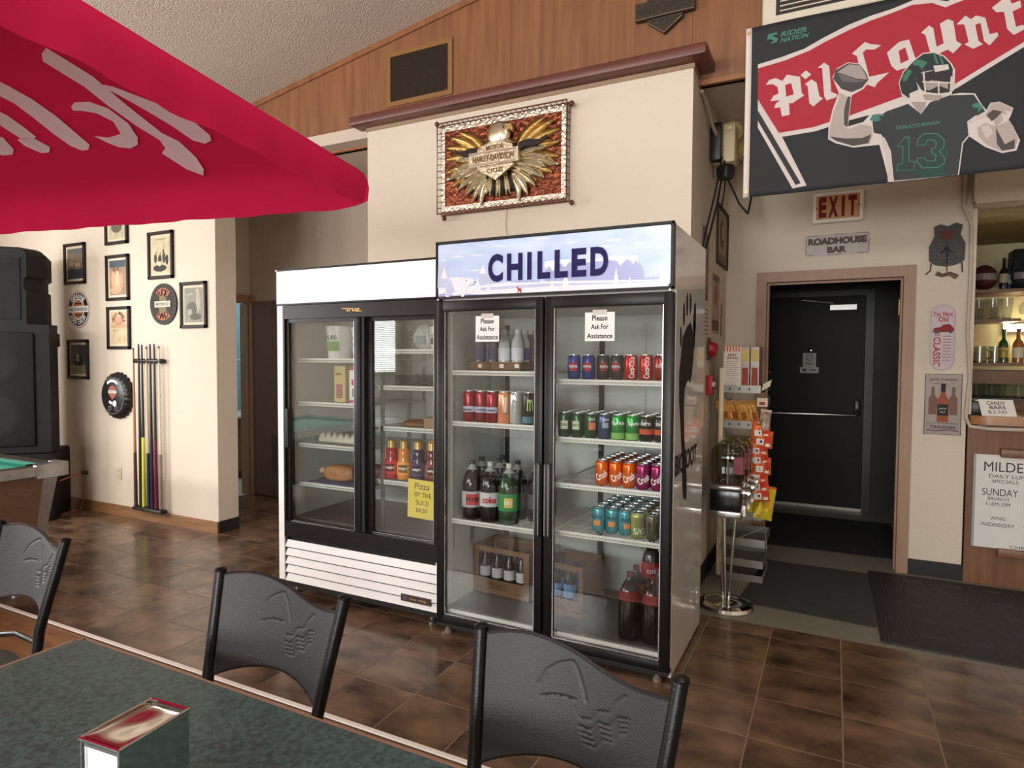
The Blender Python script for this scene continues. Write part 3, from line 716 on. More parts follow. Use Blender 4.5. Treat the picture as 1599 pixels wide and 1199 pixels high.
# right door, top shelf
w1 = 'the top right shelf'
cans('cola_blue', 'blue cola can', (-1.16, -1.085), 2.98, 1.37, 1, w1, body=(38, 66, 150), word='PEPSI', wcol=(235, 238, 245), word_h=.014, word_z=.52, band=(.0, .0), patch=(0, .52, .036, .36, (176, 40, 52)))
cans('cola_grey', 'dark grey cola can', (-1.015, -.945), 3.0, 1.37, 1, w1, body=(58, 62, 70), word='PEPSI', wcol=(230, 230, 230), word_h=.014, word_z=.52, patch=(0, .52, .034, .34, (150, 40, 50)))
cans('cola_red', 'red cola can', (-.875, -.80), 3.0, 1.37, 1, w1, body=(196, 36, 40), word='Coca-Cola', wcol=(245, 240, 238), word_h=.026, word_w=.10, word_z=.5, rot=R(90))
cans('cola_red_reflection', 'dark red can standing for a reflection', (-.725,), 2.985, 1.37, 1, w1, body=(150, 26, 32), word='cola', wcol=(220, 210, 205), word_h=.02, word_z=.6)  # built as a can where there is only a red reflection
# second shelf
w2 = 'the second right shelf'
cans('ginger_green', 'dark green ginger ale can', (-1.195, -1.127), 2.945, 1.085, 3, w2, body=(20, 70, 44), patch=(0, .5, .036, .34, (196, 206, 180)), word='DRY', wcol=(24, 66, 42), word_h=.012, word_z=.5)
cans('ginger_badge', 'green can with an orange badge', (-1.057,), 2.945, 1.085, 3, w2, body=(18, 74, 48), patch=(0, .5, .034, .3, (206, 120, 84)), word='ALE', wcol=(236, 232, 214), word_h=.012, word_z=.78)
cans('soda_navy', 'navy soda can', (-.988,), 2.95, 1.085, 3, w2, body=(52, 74, 110), patch=(0, .55, .03, .2, (150, 160, 178)), word='SODA', wcol=(226, 230, 236), word_h=.010, word_z=.78)
cans('lime_green', 'bright green lime soda can', (-.918, -.848), 2.945, 1.085, 3, w2, body=(38, 140, 62), word='Sprite', wcol=(240, 246, 240), word_h=.024, word_w=.062, word_z=.66, band=(.05, .3), bcol=(120, 176, 88))
cans('pepper_black', 'black orange-banded soda can', (-.779, -.711), 2.94, 1.085, 3, w2, body=(30, 26, 26), band=(.3, .5), bcol=(190, 74, 44), word='zero', wcol=(220, 220, 220), word_h=.014, word_z=.7)
# third shelf
w3 = 'the third right shelf'
cans('soda_orange', 'orange soda can', (-1.005, -.936, -.867), 2.968, .856, 5, w3, body=(226, 104, 30), word='Crush', wcol=(246, 240, 226), word_h=.034, word_w=.06, word_z=.42, rot=R(28))
cans('soda_grape', 'magenta grape soda can', (-.798, -.729), 2.958, .856, 5, w3, body=(146, 38, 92), word='Crush', wcol=(240, 232, 232), word_h=.032, word_w=.06, word_z=.42, rot=R(28))
# fourth shelf
w4 = 'the lowest right shelf'
cans('grapefruit_teal', 'teal grapefruit soda can', (-1.03, -.962, -.894), 3.0, .617, 5, w4, body=(84, 164, 176), word='FRESCA', wcol=(28, 66, 84), word_h=.016, word_w=.055, word_z=.62, patch=(0, .38, .034, .2, (222, 140, 70)))
cans('lime_pattern', 'yellow-green patterned soda can', (-.824,), 2.972, .617, 5, w4, body=(164, 168, 92), patch=(0, .5, .04, .7, (108, 116, 62)), word='S/G', wcol=(214, 214, 190), word_h=.03, word_z=.3)
cans('grey_pattern', 'grey patterned soda can', (-.752,), 2.972, .617, 5, w4, body=(104, 98, 82), word='N', wcol=(52, 50, 46), word_h=.05, word_z=.5)
# left door, second shelf: tall cans
w5 = 'the middle left shelf'
cans('berry_red', 'tall crimson energy drink can', (-1.752, -1.682, -1.612), 2.955, 1.132, 2, w5, body=(150, 34, 52), h=.166, band=(.32, .5), bcol=(196, 200, 222), word='rockstar', wcol=(60, 40, 90), word_h=.016, word_w=.055, word_z=.41)
cans('peach', 'tall peach energy drink can', (-1.538,), 2.95, 1.132, 2, w5, body=(222, 150, 116), h=.166, band=(.0, .3), bcol=(206, 122, 88), word='I', wcol=(236, 214, 200), word_h=.08, word_z=.6)
cans('white_energy', 'tall white energy drink can', (-1.468,), 2.95, 1.132, 2, w5, body=(206, 208, 206), h=.166, word='m', wcol=(150, 152, 150), word_h=.05, word_w=.03, word_z=.62)
cans('black_energy', 'tall black can with green claw mark', (-1.395,), 2.95, 1.132, 2, w5, body=(34, 38, 36), h=.166, band=(.06, .26), bcol=(70, 120, 140), word='m', wcol=(170, 200, 120), word_h=.06, word_w=.03, word_z=.62)

# bottles
_bot = {}
def bottle(kind, label, group, loc, prof, liquid, cap, lab=None, word=None, wcol=(30, 30, 30), wh=.03, ww=None, clear=False, name='drink_bottle', emb=None):
    if kind in _bot: o = copy_tree(_bot[kind])
    else:
        r = max(p[0] for p in prof)
        h = prof[-1][1]
        m = mat('liquid_' + kind, liquid, .15, amp=.06)
        o = bpy.data.objects.new(name, MB().lathe(prof, n=20).mesh(name, m)); COL.objects.link(o)
        rc = prof[-1][0] * 1.15
        MB().lathe([(rc, h - .004), (rc, h + .016), (rc * .9, h + .018), (.001, h + .018)], n=14).obj('cap', mat('cap_%d_%d_%d' % cap, cap, .35), o)
        if clear:
            MB().lathe([(prof[-3][0] + .001, prof[-3][1] + .004), (prof[-2][0] + .001, prof[-2][1]), (prof[-1][0] + .001, prof[-1][1])], n=20, cap=False).obj('clear_neck', mat('empty_neck', (150, 156, 156), .1, amp=.05), o)
        if lab:
            z0, z1, lc = lab
            def rad(z):
                for a, b_ in zip(prof, prof[1:]):
                    if a[1] <= z <= b_[1] and b_[1] > a[1]: return a[0] + (b_[0] - a[0]) * (z - a[1]) / (b_[1] - a[1])
                return r
            lo = MB().lathe([(rad(z0 + (z1 - z0) * k / 4) + .0012, z0 + (z1 - z0) * k / 4) for k in range(5)], n=20, cap=False).obj('label', ink(lc, .35), o)
            if emb: MB().grid(lambda u, v: bend(r)((u - .5) * emb[0], (z0 + z1) / 2 + (v - .5) * emb[1], .002), 8, 2).obj('emblem', ink(emb[2], .35), o)
            if word: text(MB(), word, 0, (z0 + z1) / 2, wh, ww, d=.003, bold=.03, warp=bend(r)).obj('lettering', ink(wcol, .35), o)
        _bot[kind] = o
    o.location = loc; o.rotation_euler = (0, 0, R(25) + random.uniform(-.15, .15))
    return tag(o, label, 'bottle', group)
P2L = [(.03, 0), (.05, .004), (.055, .02), (.055, .19), (.053, .20), (.046, .235), (.03, .265), (.016, .285), (.014, .30)]
P500 = [(.024, 0), (.031, .006), (.032, .02), (.032, .135), (.028, .155), (.016, .18), (.012, .195)]
z = .604
for (x, y, kd) in ((-1.742, 2.972, 'diet_silver'), (-1.628, 2.968, 'diet_red'), (-1.512, 2.962, 'ginger')):
    if kd == 'diet_silver': bottle(kd, 'large cola bottle with grey label at left on the lowest left shelf', None, (x, y, z), P2L, (30, 24, 24), (60, 60, 62), (.07, .155, (176, 178, 182)), 'PEPSI', (24, 24, 30), .022, .07, True, emb=(.07, .06, (190, 60, 64)))
    if kd == 'diet_red': bottle(kd, 'large cola bottle with silver label and red letters, middle of three', None, (x, y, z), P2L, (30, 22, 22), (190, 190, 192), (.085, .16, (196, 196, 198)), 'coke', (186, 40, 48), .036, .075, True)
    if kd == 'ginger': bottle(kd, 'large green ginger ale bottle with a yellow-green label', None, (x, y, z), P2L, (36, 62, 42), (196, 196, 190), (.075, .165, (46, 130, 66)), 'DRY', (236, 232, 214), .018, .04, True, emb=(.044, .05, (214, 186, 96)))
for (x, y) in ((-1.75, 3.09), (-1.635, 3.085), (-1.52, 3.08), (-1.68, 3.2), (-1.40, 3.08), (-1.40, 3.20)):
    bottle('dark_plain', 'large dark cola bottle in the second row of the left cooler shelf', 'cola bottles behind the front row', (x, y, z), P2L, (34, 30, 30), (60, 60, 62), (.07, .15, (86, 86, 90)), clear=True)
# top-left shelf: cardboard trays of small bottles
M_card = mat('corrugated_card', (122, 90, 62), .8, amp=.06, scale=40, bump=.1)
def tray(name, label, x0, y0, x1, y1, z, h):
    o = thing(name, label, 'tray', ((x0 + x1) / 2, y0, z)); w = (x1 - x0) / 2; d = y1 - y0
    MB().box(-w, 0, 0, w, d, .004).box(-w, 0, 0, w, .004, h).box(-w, d - .004, 0, w, d, h).box(-w, 0, 0, -w + .004, d, h).box(w - .004, 0, 0, w, d, h).obj('walls', M_card, o)
    return o
t1 = tray('bottle_tray', 'shallow cardboard tray under small bottles on the top left shelf', -1.775, 2.99, -1.46, 3.24, 1.409, .045)
MB().box(-.10, -.001, .014, -.078, 0, .034).box(.03, -.001, .014, .055, 0, .034).box(.12, -.001, .014, .145, 0, .034).obj('sticker', ink((238, 238, 236)), t1)
k = 0
for i in range(4):
    for j in range(3):
        x = -1.735 + i * .078; y = 3.03 + j * .078
        kd, lc, lq = (('water_white', (226, 230, 236), (196, 204, 206)), ('water_blue', (60, 84, 160), (190, 200, 206)), ('juice_dark', (92, 92, 120), (112, 112, 120)))[(i + j) % 3 if j else (2, 2, 0, 0)[i]]
        bottle(kd, ('%s front small bottle with a %%s label in the tray' % ('first', 'second', 'third', 'fourth')[i] if j == 0 else 'small bottle with a %s label in back of the top left tray') % {'water_white': 'white', 'water_blue': 'blue', 'juice_dark': 'dark'}[kd], 'small bottles in the top tray', (x, y, 1.414), P500, lq, (225, 228, 230), (.05, .115, lc))
# floor: two cartons of bottles
def carton(label, x, y, rz, w, d, h, word, kd, lc):
    o = thing('bottle_carton', label, 'carton', (x, y, .131), rz)
    c = MB(); win = rrect(-w * .40, .085, w * .40, h - .03, .02, 3); hole = win[::-1]
    n = len(win)
    # front with a window cut out: strips around the opening
    c.box(-w / 2, 0, 0, w / 2, .004, .085).box(-w / 2, 0, h - .03, w / 2, .004, h).box(-w / 2, 0, .085, -w * .40, .004, h - .03).box(w * .40, 0, .085, w / 2, .004, h - .03)
    c.box(-w / 2, d - .004, 0, w / 2, d, h).box(-w / 2, 0, 0, -w / 2 + .004, d, h).box(w / 2 - .004, 0, 0, w / 2, d, h).box(-w / 2, 0, 0, w / 2, d, .004)
    c.box(-w / 2, d * .75, h - .004, w / 2, d, h)
    c.obj('walls', M_card, o)
    t = MB(); text(t, word, -.02, .05, .034, w * .34, .001, .03); t.line([(w * .25, .03), (w * .42, .03)], .008, 0, .001).line([(-w * .45, .03), (-w * .35, .03)], .006, 0, .001)
    t.obj('print', ink((92, 66, 44)), o)
    return o
cz = .136
carton('brown bottle carton standing on the cooler floor behind left door', -1.655, 3.14, R(-4), .37, .25, .27, 'ZERO', 'z', None)
for i in range(4):
    for j in range(2):
        bottle('zero_small', ('%s small dark bottle with white label in the left carton' % ('leftmost', 'second', 'third', 'rightmost')[i]) if j == 0 else 'small dark bottle in the back row of the left carton', 'bottles in the left carton', (-1.775 + i * .08 - .0, 3.185 + j * .085 - i * .005, cz), [(a, b_ * 1.12) for a, b_ in P500], (24, 20, 20), (24, 24, 24), (.09, .145, (196, 196, 204)))
carton('brown carton with blue-labelled bottles behind the right cooler door', -1.245, 3.055, R(-6), .24, .26, .27, 'cola', 'b', None)
for i in range(2):
    for j in range(2):
        bottle('blue_small', ('%s small bottle with blue label in the right carton' % ('left', 'right')[i]) if j == 0 else 'small bottle in the back row of the right carton', 'bottles in the right carton', (-1.30 + i * .08, 3.10 + j * .085, cz), [(a, b_ * 1.12) for a, b_ in P500], (26, 24, 28), (30, 30, 34), (.085, .155, (96, 150, 206)))
# large cola bottles at the right, standing on the cooler floor
for (x, y, s) in ((-.74, 2.96, 2), (-.74, 3.075, 1), (-.855, 2.96, 1), (-.855, 3.075, 1), (-.74, 3.19, 1)):
    bottle('cola_large', ('large cola bottle with red label in back of the cooler floor' if y > 3.0 else 'front %s large cola bottle with red label on the cooler floor' % ('left' if x < -.8 else 'right')), 'large cola bottles on the cooler floor', (x, y, .132), P2L, (18, 10, 10), (96, 24, 28), (.19, .235, (112, 24, 30)), clear=False)

o_top = bottle('cola_large_top', 'tall dark cola bottle with red label behind the others on cooler floor', None, (-.84, 3.31, .132), [(a, b_ * 1.28) for a, b_ in P2L], (30, 16, 16), (110, 36, 36), (.20, .275, (160, 30, 36)), 'cola', (230, 220, 216), .03, .06)

# ---------------- sliding-door cooler
def tub(label, loc, r, h, stripe, word):
    o = thing('plastic_tub', label, 'tub', loc)
    MB().lathe([(r * .86, 0), (r * .88, .004), (r, h - .012), (r, h)], n=22).obj('body', mat('tub_white', (226, 228, 224), .35), o)
    MB().lathe([(r * 1.05, h - .01), (r * 1.05, h + .008), (r * .98, h + .012), (.001, h + .012)], n=22).obj('lid', mat('tub_lid', (214, 222, 218), .3), o)
    MB().grid(lambda u, v: bend(r * .95)((u - .5) * r * 1.2, h * .25 + v * h * .3, .004), 10, 2).obj('label_patch', ink(stripe, .4), o)
    text(MB(), word, 0, h * .68, h * .14, r * .9, .005, .02, warp=bend(r * .97)).obj('lettering', ink((70, 84, 96)), o)
    return o
zA = 1.466
tub('white plastic pail with green label on the top left cooler shelf', (-2.745, 3.06, zA), .085, .19, (120, 160, 90), 'PURE')
tub('white plastic pail with blue-grey label beside the green-labelled pail', (-2.565, 3.08, zA), .082, .18, (140, 152, 186), 'SALSA')
def carton_box(name, label, x0, x1, y0, y1, z0, h, col, prints=()):
    o = thing(name, label, 'box', ((x0 + x1) / 2, y0, z0)); w = (x1 - x0) / 2
    MB().rbox(-w, 0, 0, w, y1 - y0, h, .003, 1).obj('carton', mat('carton_%d_%d_%d' % col, col, .5, amp=.04), o)
    for (a, b_, c, d_, cc) in prints: MB().plate(rrect(a * w, b_ * h, c * w, d_ * h, .004, 2), 0, .001).obj('print', ink(cc), o)
    return o
carton_box('juice_box', 'tan yellow box with a pink emblem on the second cooler shelf', -2.745, -2.655, 3.0, 3.16, 1.198, .225, (198, 178, 116), ((-.6, .12, .5, .5, (170, 104, 110)), (-.7, .75, .3, .8, (130, 110, 70))))
yb = carton_box('milk_carton', 'white and pink carton on the second shelf of sliding-door cooler', -2.60, -2.50, 2.97, 3.10, 1.198, .20, (236, 232, 234), ((-.95, .02, .95, .1, (214, 70, 130)), (-.6, .55, .5, .72, (206, 60, 110)), (-.5, .2, .2, .45, (90, 84, 110))))
MB().add([(-.05, 0, .2), (.05, 0, .2), (.05, .13, .2), (-.05, .13, .2), (-.05, .065, .25), (.05, .065, .25)], [(0, 1, 5, 4), (2, 3, 4, 5), (0, 4, 3), (1, 2, 5)]).obj('gable_top', ink((206, 64, 116)), yb)
def bag(name, label, loc, sx, sy, sz, col, prints=(), m=None, cat='bag', seed=0, rz=0.0, parts=True):
    rn = random.Random(seed)
    o = thing(name, label, cat, loc, rz)
    def f(u, v):
        a = u * 2 * math.pi; t = v
        k = (math.sin(math.pi * min(1, max(0, t * .9 + .08)))) ** .45
        wob = 1 + .06 * math.sin(3 * a + seed) + .05 * math.sin(7 * a + 9 * t + seed)
        x = sx / 2 * math.copysign(abs(math.cos(a)) ** .6, math.cos(a)) * k * wob
        y = sy / 2 * math.copysign(abs(math.sin(a)) ** .6, math.sin(a)) * k * wob
        return (x, y, t * sz)
    MB().grid(f, 24, 10).obj('bag_body', m or mat('bag_%d_%d_%d' % col, col, .35, amp=.12, scale=18, bump=.5, bscale=30), o, ang=60)
    for (x, z0, w, h, c) in prints:
        MB().grid(lambda u, v: (x + (u - .5) * w, -sy / 2 * 1.04 * math.sqrt(max(.05, 1 - ((x + (u - .5) * w) / (sx / 2)) ** 4)), z0 + v * h), 8, 2).obj('print', ink(c), o)
    return o
bag('sealed_bag', 'white filled bag with dark print on the top right cooler shelf', (-2.14, 3.12, 1.522), .12, .14, .15, (206, 212, 208), ((0, .03, .07, .05, (150, 160, 158)),), seed=2)
tub('white tub with a purple band at the right of the top cooler shelf', (-2.0, 3.06, 1.520), .064, .12, (84, 74, 110), 'milk')
# clear storage tray and cardboard on the third right shelf
tr = thing('clear_tray', 'empty clear plastic tray on the second right shelf of the sliding cooler', 'tray', (-2.13, 2.98, 1.314))
MB().box(-.14, 0, 0, .14, .24, .003).box(-.14, 0, 0, .14, .003, .06).box(-.14, .237, 0, .14, .24, .06).box(-.14, 0, 0, -.137, .24, .06).box(.137, 0, 0, .14, .24, .06).obj('walls', glass('clear_plastic', (226, 232, 232), 1.35), tr)
o = carton_box('card_box', 'small flat cardboard box on the third right shelf of sliding cooler', -2.06, -1.93, 2.97, 3.2, 1.077, .06, (150, 122, 92))
p = thing('flat_pizza', 'flat brown pastry packet beside the cardboard box in sliding cooler', 'food', (-2.17, 3.08, 1.078))
MB().lathe([(.09, 0), (.10, .006), (.095, .02), (.07, .03), (.001, .032)], n=20).obj('crust', mat('baked_crust', (140, 96, 66), .7, amp=.25, scale=40, bump=.4), p)
# egg carton / foam pack
e = thing('egg_carton', 'pale foam egg carton on the third left shelf', 'carton', (-2.76, 3.08, .940))
mb = MB(); mb.rbox(-.15, -.05, 0, .15, .05, .035, .008, 1)
for i in range(6):
    for j in range(2): mb.ball((-.125 + i * .05, -.025 + j * .05, .035), .022, .022, .022, 10, 6)
mb.obj('shell', mat('foam_cream', (214, 210, 192), .6), e)
# bread loaves on a blue cloth
c = tag(MB().grid(lambda u, v: (-2.90 + u * .44 + .008 * math.sin(v * 9), 2.945 + v * .32, .703 + .003 * math.sin(u * 17 + v * 5)), 24, 12).obj('blue_cloth', mat('navy_cloth', (46, 48, 104), .8, amp=.15, scale=30), solid=.003), 'dark blue cloth under the bread on the lowest left shelf', 'cloth')
def loaf(label, x, y, rz, col, L=.20):
    o = thing('bread_loaf', label, 'bread', (x, y, .709), rz)
    def f(u, v):
        a = v * 2 * math.pi; end = (math.sin(math.pi * min(.985, max(.015, u)))) ** .14
        ca, sa = math.cos(a), math.sin(a)
        return ((u - .5) * L, .052 * math.copysign(abs(ca) ** .5, ca) * end, .05 + .049 * math.copysign(abs(sa) ** .55, sa) * end)
    MB().grid(f, 14, 16).obj('loaf', mat('loaf_%d' % col[0], col, .5, amp=.2, scale=22, bump=.3), o, ang=60)
    MB().tube([(-L / 2 - .002, 0, .05), (-L / 2 - .02, 0, .052), (-L / 2 - .035, .004, .06)], .02, 8, rad=[.03, .01, .026]).obj('bag_twist', mat('clear_bag_film', (214, 196, 168), .25), o)
    return o
loaf('bagged golden loaf of bread at the left on the blue cloth', -2.72, 3.03, .15, (176, 120, 74)); loaf('bagged reddish brown loaf behind the golden loaf on blue cloth', -2.56, 3.14, .1, (120, 70, 62), .22)
PC = [(.03, 0), (.039, .004), (.041, .02), (.041, .09), (.036, .12), (.034, .135), (.036, .16), (.03, .178), (.021, .186)]
for x, y, col, lab in ((-2.312, 3.01, (176, 40, 44), 'red coffee creamer bottle with gold cap'), (-2.225, 3.012, (226, 140, 60), 'orange coffee creamer bottle with gold cap'), (-2.13, 3.02, (60, 44, 74), 'dark purple coffee creamer bottle with gold cap'), (-2.035, 3.02, (110, 44, 40), 'maroon coffee creamer bottle with gold cap'), (-2.09, 3.11, (52, 40, 60), 'dark coffee creamer bottle behind the purple one')):
    o = bottle('creamer_%d_%d' % (col[0], int(y * 1000)), lab + ' on the lowest right shelf' if 'behind' not in lab else lab, 'coffee creamers in the sliding cooler', (x, y, .766), PC, col, (206, 166, 96), (.03, .105, tuple(min(255, int(v * 1.15 + 14)) for v in col)), 'delight', (240, 236, 230), .018, .05, emb=(.05, .045, tuple(max(0, int(v * .6)) for v in col)), name='creamer_bottle')
    MB().lathe([(.027, .182), (.024, .222), (.018, .228), (.001, .228)], n=16).obj('tall_cap', mat('gold_cap', (206, 168, 100), .3, metal=.3), o)
# ================================================================ PICTURE WALL
M_frame = mat('dark_walnut_frame', (34, 22, 20), .5, spec=.2)
M_mat = mat('cream_picture_mat', (206, 192, 168), .7)
M_pglass = glass('picture_glass', (250, 250, 250), 1.45)
def framed(label, x0, z0, x1, z1, art, y=3.6, fwid=.028, matw=.022, group='framed pictures on the left wall'):
    w, h = x1 - x0, z1 - z0
    o = thing('framed_picture', label, 'picture', ((x0 + x1) / 2, y, z0), group=group)
    f = MB(); a, b_ = -w / 2, w / 2
    f.rbox(a, -.022, 0, a + fwid, -.002, h, .003, 1).rbox(b_ - fwid, -.022, 0, b_, -.002, h, .003, 1).rbox(a, -.022, 0, b_, -.002, fwid, .003, 1).rbox(a, -.022, h - fwid, b_, -.002, h, .003, 1)
    f.obj('frame', M_frame, o)
    MB().plate([(a + .01, .01), (b_ - .01, .01), (b_ - .01, h - .01), (a + .01, h - .01)], .003, .008).obj('mat_board', M_mat, o)
    i0, i1, j0, j1 = a + fwid + matw, b_ - fwid - matw, fwid + matw, h - fwid - matw
    base, shapes = art
    p = MB().plate([(i0, j0), (i1, j0), (i1, j1), (i0, j1)], .008, .009).obj('print', mat('print_%d_%d_%d' % base, base, .6, amp=.22, scale=16), o)
    for k_, (pts, c) in enumerate(shapes):
        MB().plate([(i0 + u * (i1 - i0), j0 + v * (j1 - j0)) for u, v in pts], .009, .0094 + k_ * .0004).obj('print_shape', ink(c), p)
    return o
def blob(cx, cy, rx, ry, n=9): return circ(cx, cy, rx, ry, n)
grp = [(blob(.2, .42, .09, .13), (60, 56, 48)), (blob(.45, .38, .1, .14), (52, 50, 44)), (blob(.68, .42, .09, .15), (62, 58, 50)), (blob(.85, .36, .08, .14), (50, 46, 40)), (blob(.25, .57, .04, .045), (150, 138, 112)), (blob(.66, .6, .045, .05), (90, 80, 66)), (blob(.5, .54, .04, .045), (150, 138, 112)), (blob(.45, .14, .38, .1), (48, 46, 44)), (blob(.45, .26, .12, .07), (200, 190, 160)), ([(.2, .93), (.8, .93), (.8, .945), (.2, .945)], (130, 124, 100))]
town = [([(0, .5), (1, .5), (1, .8), (.8, .85), (.6, .78), (.3, .86), (0, .8)], (120, 104, 88)), ([(0, 0), (1, 0), (1, .33), (.6, .3), (.3, .36), (0, .3)], (46, 48, 54)), ([(.1, .42), (.4, .42), (.4, .58), (.1, .58)], (158, 132, 104)), ([(.5, .4), (.85, .4), (.85, .52), (.5, .52)], (170, 130, 104))]
ppl = [([(0, .8), (1, .8), (1, 1), (0, 1)], (70, 84, 92)), (blob(.25, .45, .14, .26), (196, 160, 128)), (blob(.5, .42, .16, .3), (214, 180, 146)), (blob(.75, .4, .13, .25), (184, 146, 116)), (blob(.3, .74, .07, .06), (120, 84, 62)), (blob(.52, .75, .07, .06), (126, 90, 66)), (blob(.4, .15, .36, .12), (190, 156, 126))]
post = [([(0, .5), (1, .5), (1, .62), (0, .62)], (184, 150, 116)), (blob(.5, .72, .3, .13), (190, 128, 104)), (blob(.5, .74, .16, .08), (206, 150, 122)), ([(.05, .45), (.95, .45), (.95, .455), (.05, .455)], (120, 110, 90)), ([(.2, .4), (.28, .4), (.28, .43), (.2, .43)], (120, 112, 96))]
xray = [([(0, 0), (1, 0), (1, .3), (.8, .34), (.15, .34), (0, .3)], (126, 120, 90)), ([(.22, .3), (.78, .28), (.75, .62), (.2, .64)], (24, 26, 28)), ([(.38, .44), (.56, .44), (.56, .66), (.38, .66)], (160, 160, 150)), ([(.44, .48), (.5, .48), (.5, .62), (.44, .62)], (60, 62, 60))]
lib = [(blob(.75, .62, .12, .3), (168, 164, 146)), (blob(.72, .9, .1, .07), (176, 170, 150)), (blob(.4, .4, .28, .2), (96, 98, 88)), ([(.1, .78), (.5, .8), (.5, .84), (.1, .82)], (170, 168, 150)), (blob(.3, .3, .14, .1), (160, 158, 140)), (blob(.6, .16, .3, .1), (90, 90, 82))]
beard = [(blob(.5, .4, .36, .22), (96, 88, 72)), (blob(.4, .7, .1, .12), (168, 150, 120))]
framed('dark framed street scene above the round orange and white emblem', -6.695, 2.165, -6.35, 2.555, ((92, 88, 88), town))
framed('dark framed print mostly hidden under the red parasol edge', -6.03, 2.495, -5.695, 2.88, ((176, 166, 138), beard))
framed('dark framed sepia photograph of a seated group, upper right', -5.412, 2.15, -5.075, 2.56, ((186, 174, 140), grp))
framed('dark framed picture of standing figures above the fan-lettered poster', -6.03, 1.985, -5.69, 2.40, ((150, 122, 100), ppl))
fp = framed('dark framed beige poster with fan-shaped red lettering', -6.025, 1.54, -5.685, 1.93, ((190, 172, 136), post))
arc_text(MB(), 'HELLS ANGELS', 0, .245, .085, .03, 172, 8, .0125, .02).obj('lettering', ink((120, 70, 60)), fp)
framed('dark framed grey picture of a draped figure, rightmost on wall', -4.99, 1.715, -4.66, 2.105, ((126, 126, 112), lib))
framed('dark framed nearly black photograph below the round emblem', -6.672, 1.255, -6.33, 1.635, ((50, 54, 50), xray))

def disc(name, label, cx, cz, r, y=3.6):
    return thing(name, label, 'wall sign', (cx, y, cz))
# round black, white and orange emblem
s1 = disc('round_sign', 'round black white and orange motorcycle emblem sign', -6.48, 1.924, .178)
MB().plate(circ(0, 0, .178), .001, .010).obj('disc', ink((206, 200, 196), .35), s1)
MB().line(circ(0, 0, .174), .006, .01, .0108, True).obj('edge_ring', ink((176, 92, 70)), s1)
MB().plate(circ(0, 0, .16), .0100, .0110).obj('black_field', ink((34, 28, 28), .35), s1)
MB().line(circ(0, 0, .095), .014, .011, .0118, True).obj('inner_ring', ink((214, 210, 206)), s1)
MB().plate(circ(0, 0, .085, None, 20, 20, 160), .011, .0116).plate(circ(0, 0, .085, None, 20, 200, 340), .011, .0116).obj('orange_field', ink((176, 96, 54)), s1)
MB().line([(-.055, .055), (.055, .055)], .012, .0116, .0122).line([(-.06, -.055), (.06, -.055)], .012, .0116, .0122).obj('print_shape', ink((34, 28, 28)), s1)
MB().plate([(-.168, -.03), (.168, -.03), (.168, .03), (-.168, .03)], .011, .0130).obj('banner', ink((222, 218, 214)), s1)
text(MB(), 'HARLEY-DAVIDSON', 0, 0, .032, .30, .0138, .02).obj('lettering', ink((40, 34, 34)), s1)
q = MB(); arc_text(q, 'GENUINE', 0, 0, .128, .042, 135, 45, .0125, .03); arc_text(q, 'MOTOR CYCLES', 0, 0, .128, .036, 215, 325, .0125, .03, True); q.obj('arc_lettering', ink((226, 222, 218)), s1)
# RIDE HARD sign
s2 = disc('round_sign', 'round dark RIDE HARD sign with orange fields and silver shield', -5.217, 1.93, .18)
MB().plate(circ(0, 0, .18), .001, .012).obj('disc', ink((46, 38, 36), .35), s2)
MB().line(circ(0, 0, .172), .006, .012, .0128, True).obj('edge_ring', ink((70, 60, 56)), s2)
for a0, a1 in ((48, 132), (228, 312)):
    out = circ(0, 0, .14, None, 12, a0, a1); inn = circ(0, 0, .055, None, 12, a1, a0)
    MB().plate(out + inn, .012, .0134).obj('orange_field', ink((176, 106, 74)), s2)
q = MB(); arc_text(q, 'RIDE', 0, 0, .1, .062, 116, 64, .0142, .03); arc_text(q, 'HARD', 0, 0, .1, .058, 244, 296, .0142, .03, True); q.obj('lettering', ink((70, 40, 32)), s2)
MB().plate([(-.05, -.025), (-.05, -.06), (0, -.085), (.05, -.06), (.05, -.025), (.045, .05), (0, .085), (-.045, .05)], .012, .015).obj('shield', ink((120, 106, 78), .35), s2)
MB().plate([(-.105, -.026), (.105, -.026), (.105, .026), (-.105, .026)], .015, .019).obj('banner', ink((196, 192, 178), .35), s2)
text(MB(), 'MOTOR CO', 0, 0, .024, .17, .0198, .02).obj('banner_lettering', ink((90, 84, 74)), s2)
for k in range(24):
    a = R(k * 15); MB().lathe([(0, 0), (.004, 0), (.003, .002), (0, .002)], (.158 * math.cos(a), -.012, .158 * math.sin(a)), 6, '-y').obj('stud', ink((120, 110, 100)), s2)
# bottle-cap sign
s3 = disc('bottle_cap_sign', 'large black bottle-cap wall sign with shield emblem and motorcycle', -5.868, 1.115, .21)
n = 96; ring = lambda r, amp, y: [((r + amp * math.sin(i * 24 * 2 * math.pi / n)) * math.cos(2 * math.pi * i / n), y, (r + amp * math.sin(i * 24 * 2 * math.pi / n)) * math.sin(2 * math.pi * i / n)) for i in range(n)]
cp = MB(); vs = ring(.212, .008, -.001) + ring(.20, .008, -.045) + ring(.172, .002, -.068) + ring(.165, 0, -.07)
fs = [(k * n + i, k * n + (i + 1) % n, (k + 1) * n + (i + 1) % n, (k + 1) * n + i) for k in range(3) for i in range(n)] + [tuple(range(3 * n, 4 * n))]
cp.add(vs, fs); cp.obj('cap', mat('black_enamel', (30, 30, 31), .3), s3, ang=50)
MB().line(circ(0, 0, .165), .005, .07, .0712, True).obj('edge_ring', ink((120, 120, 118)), s3)
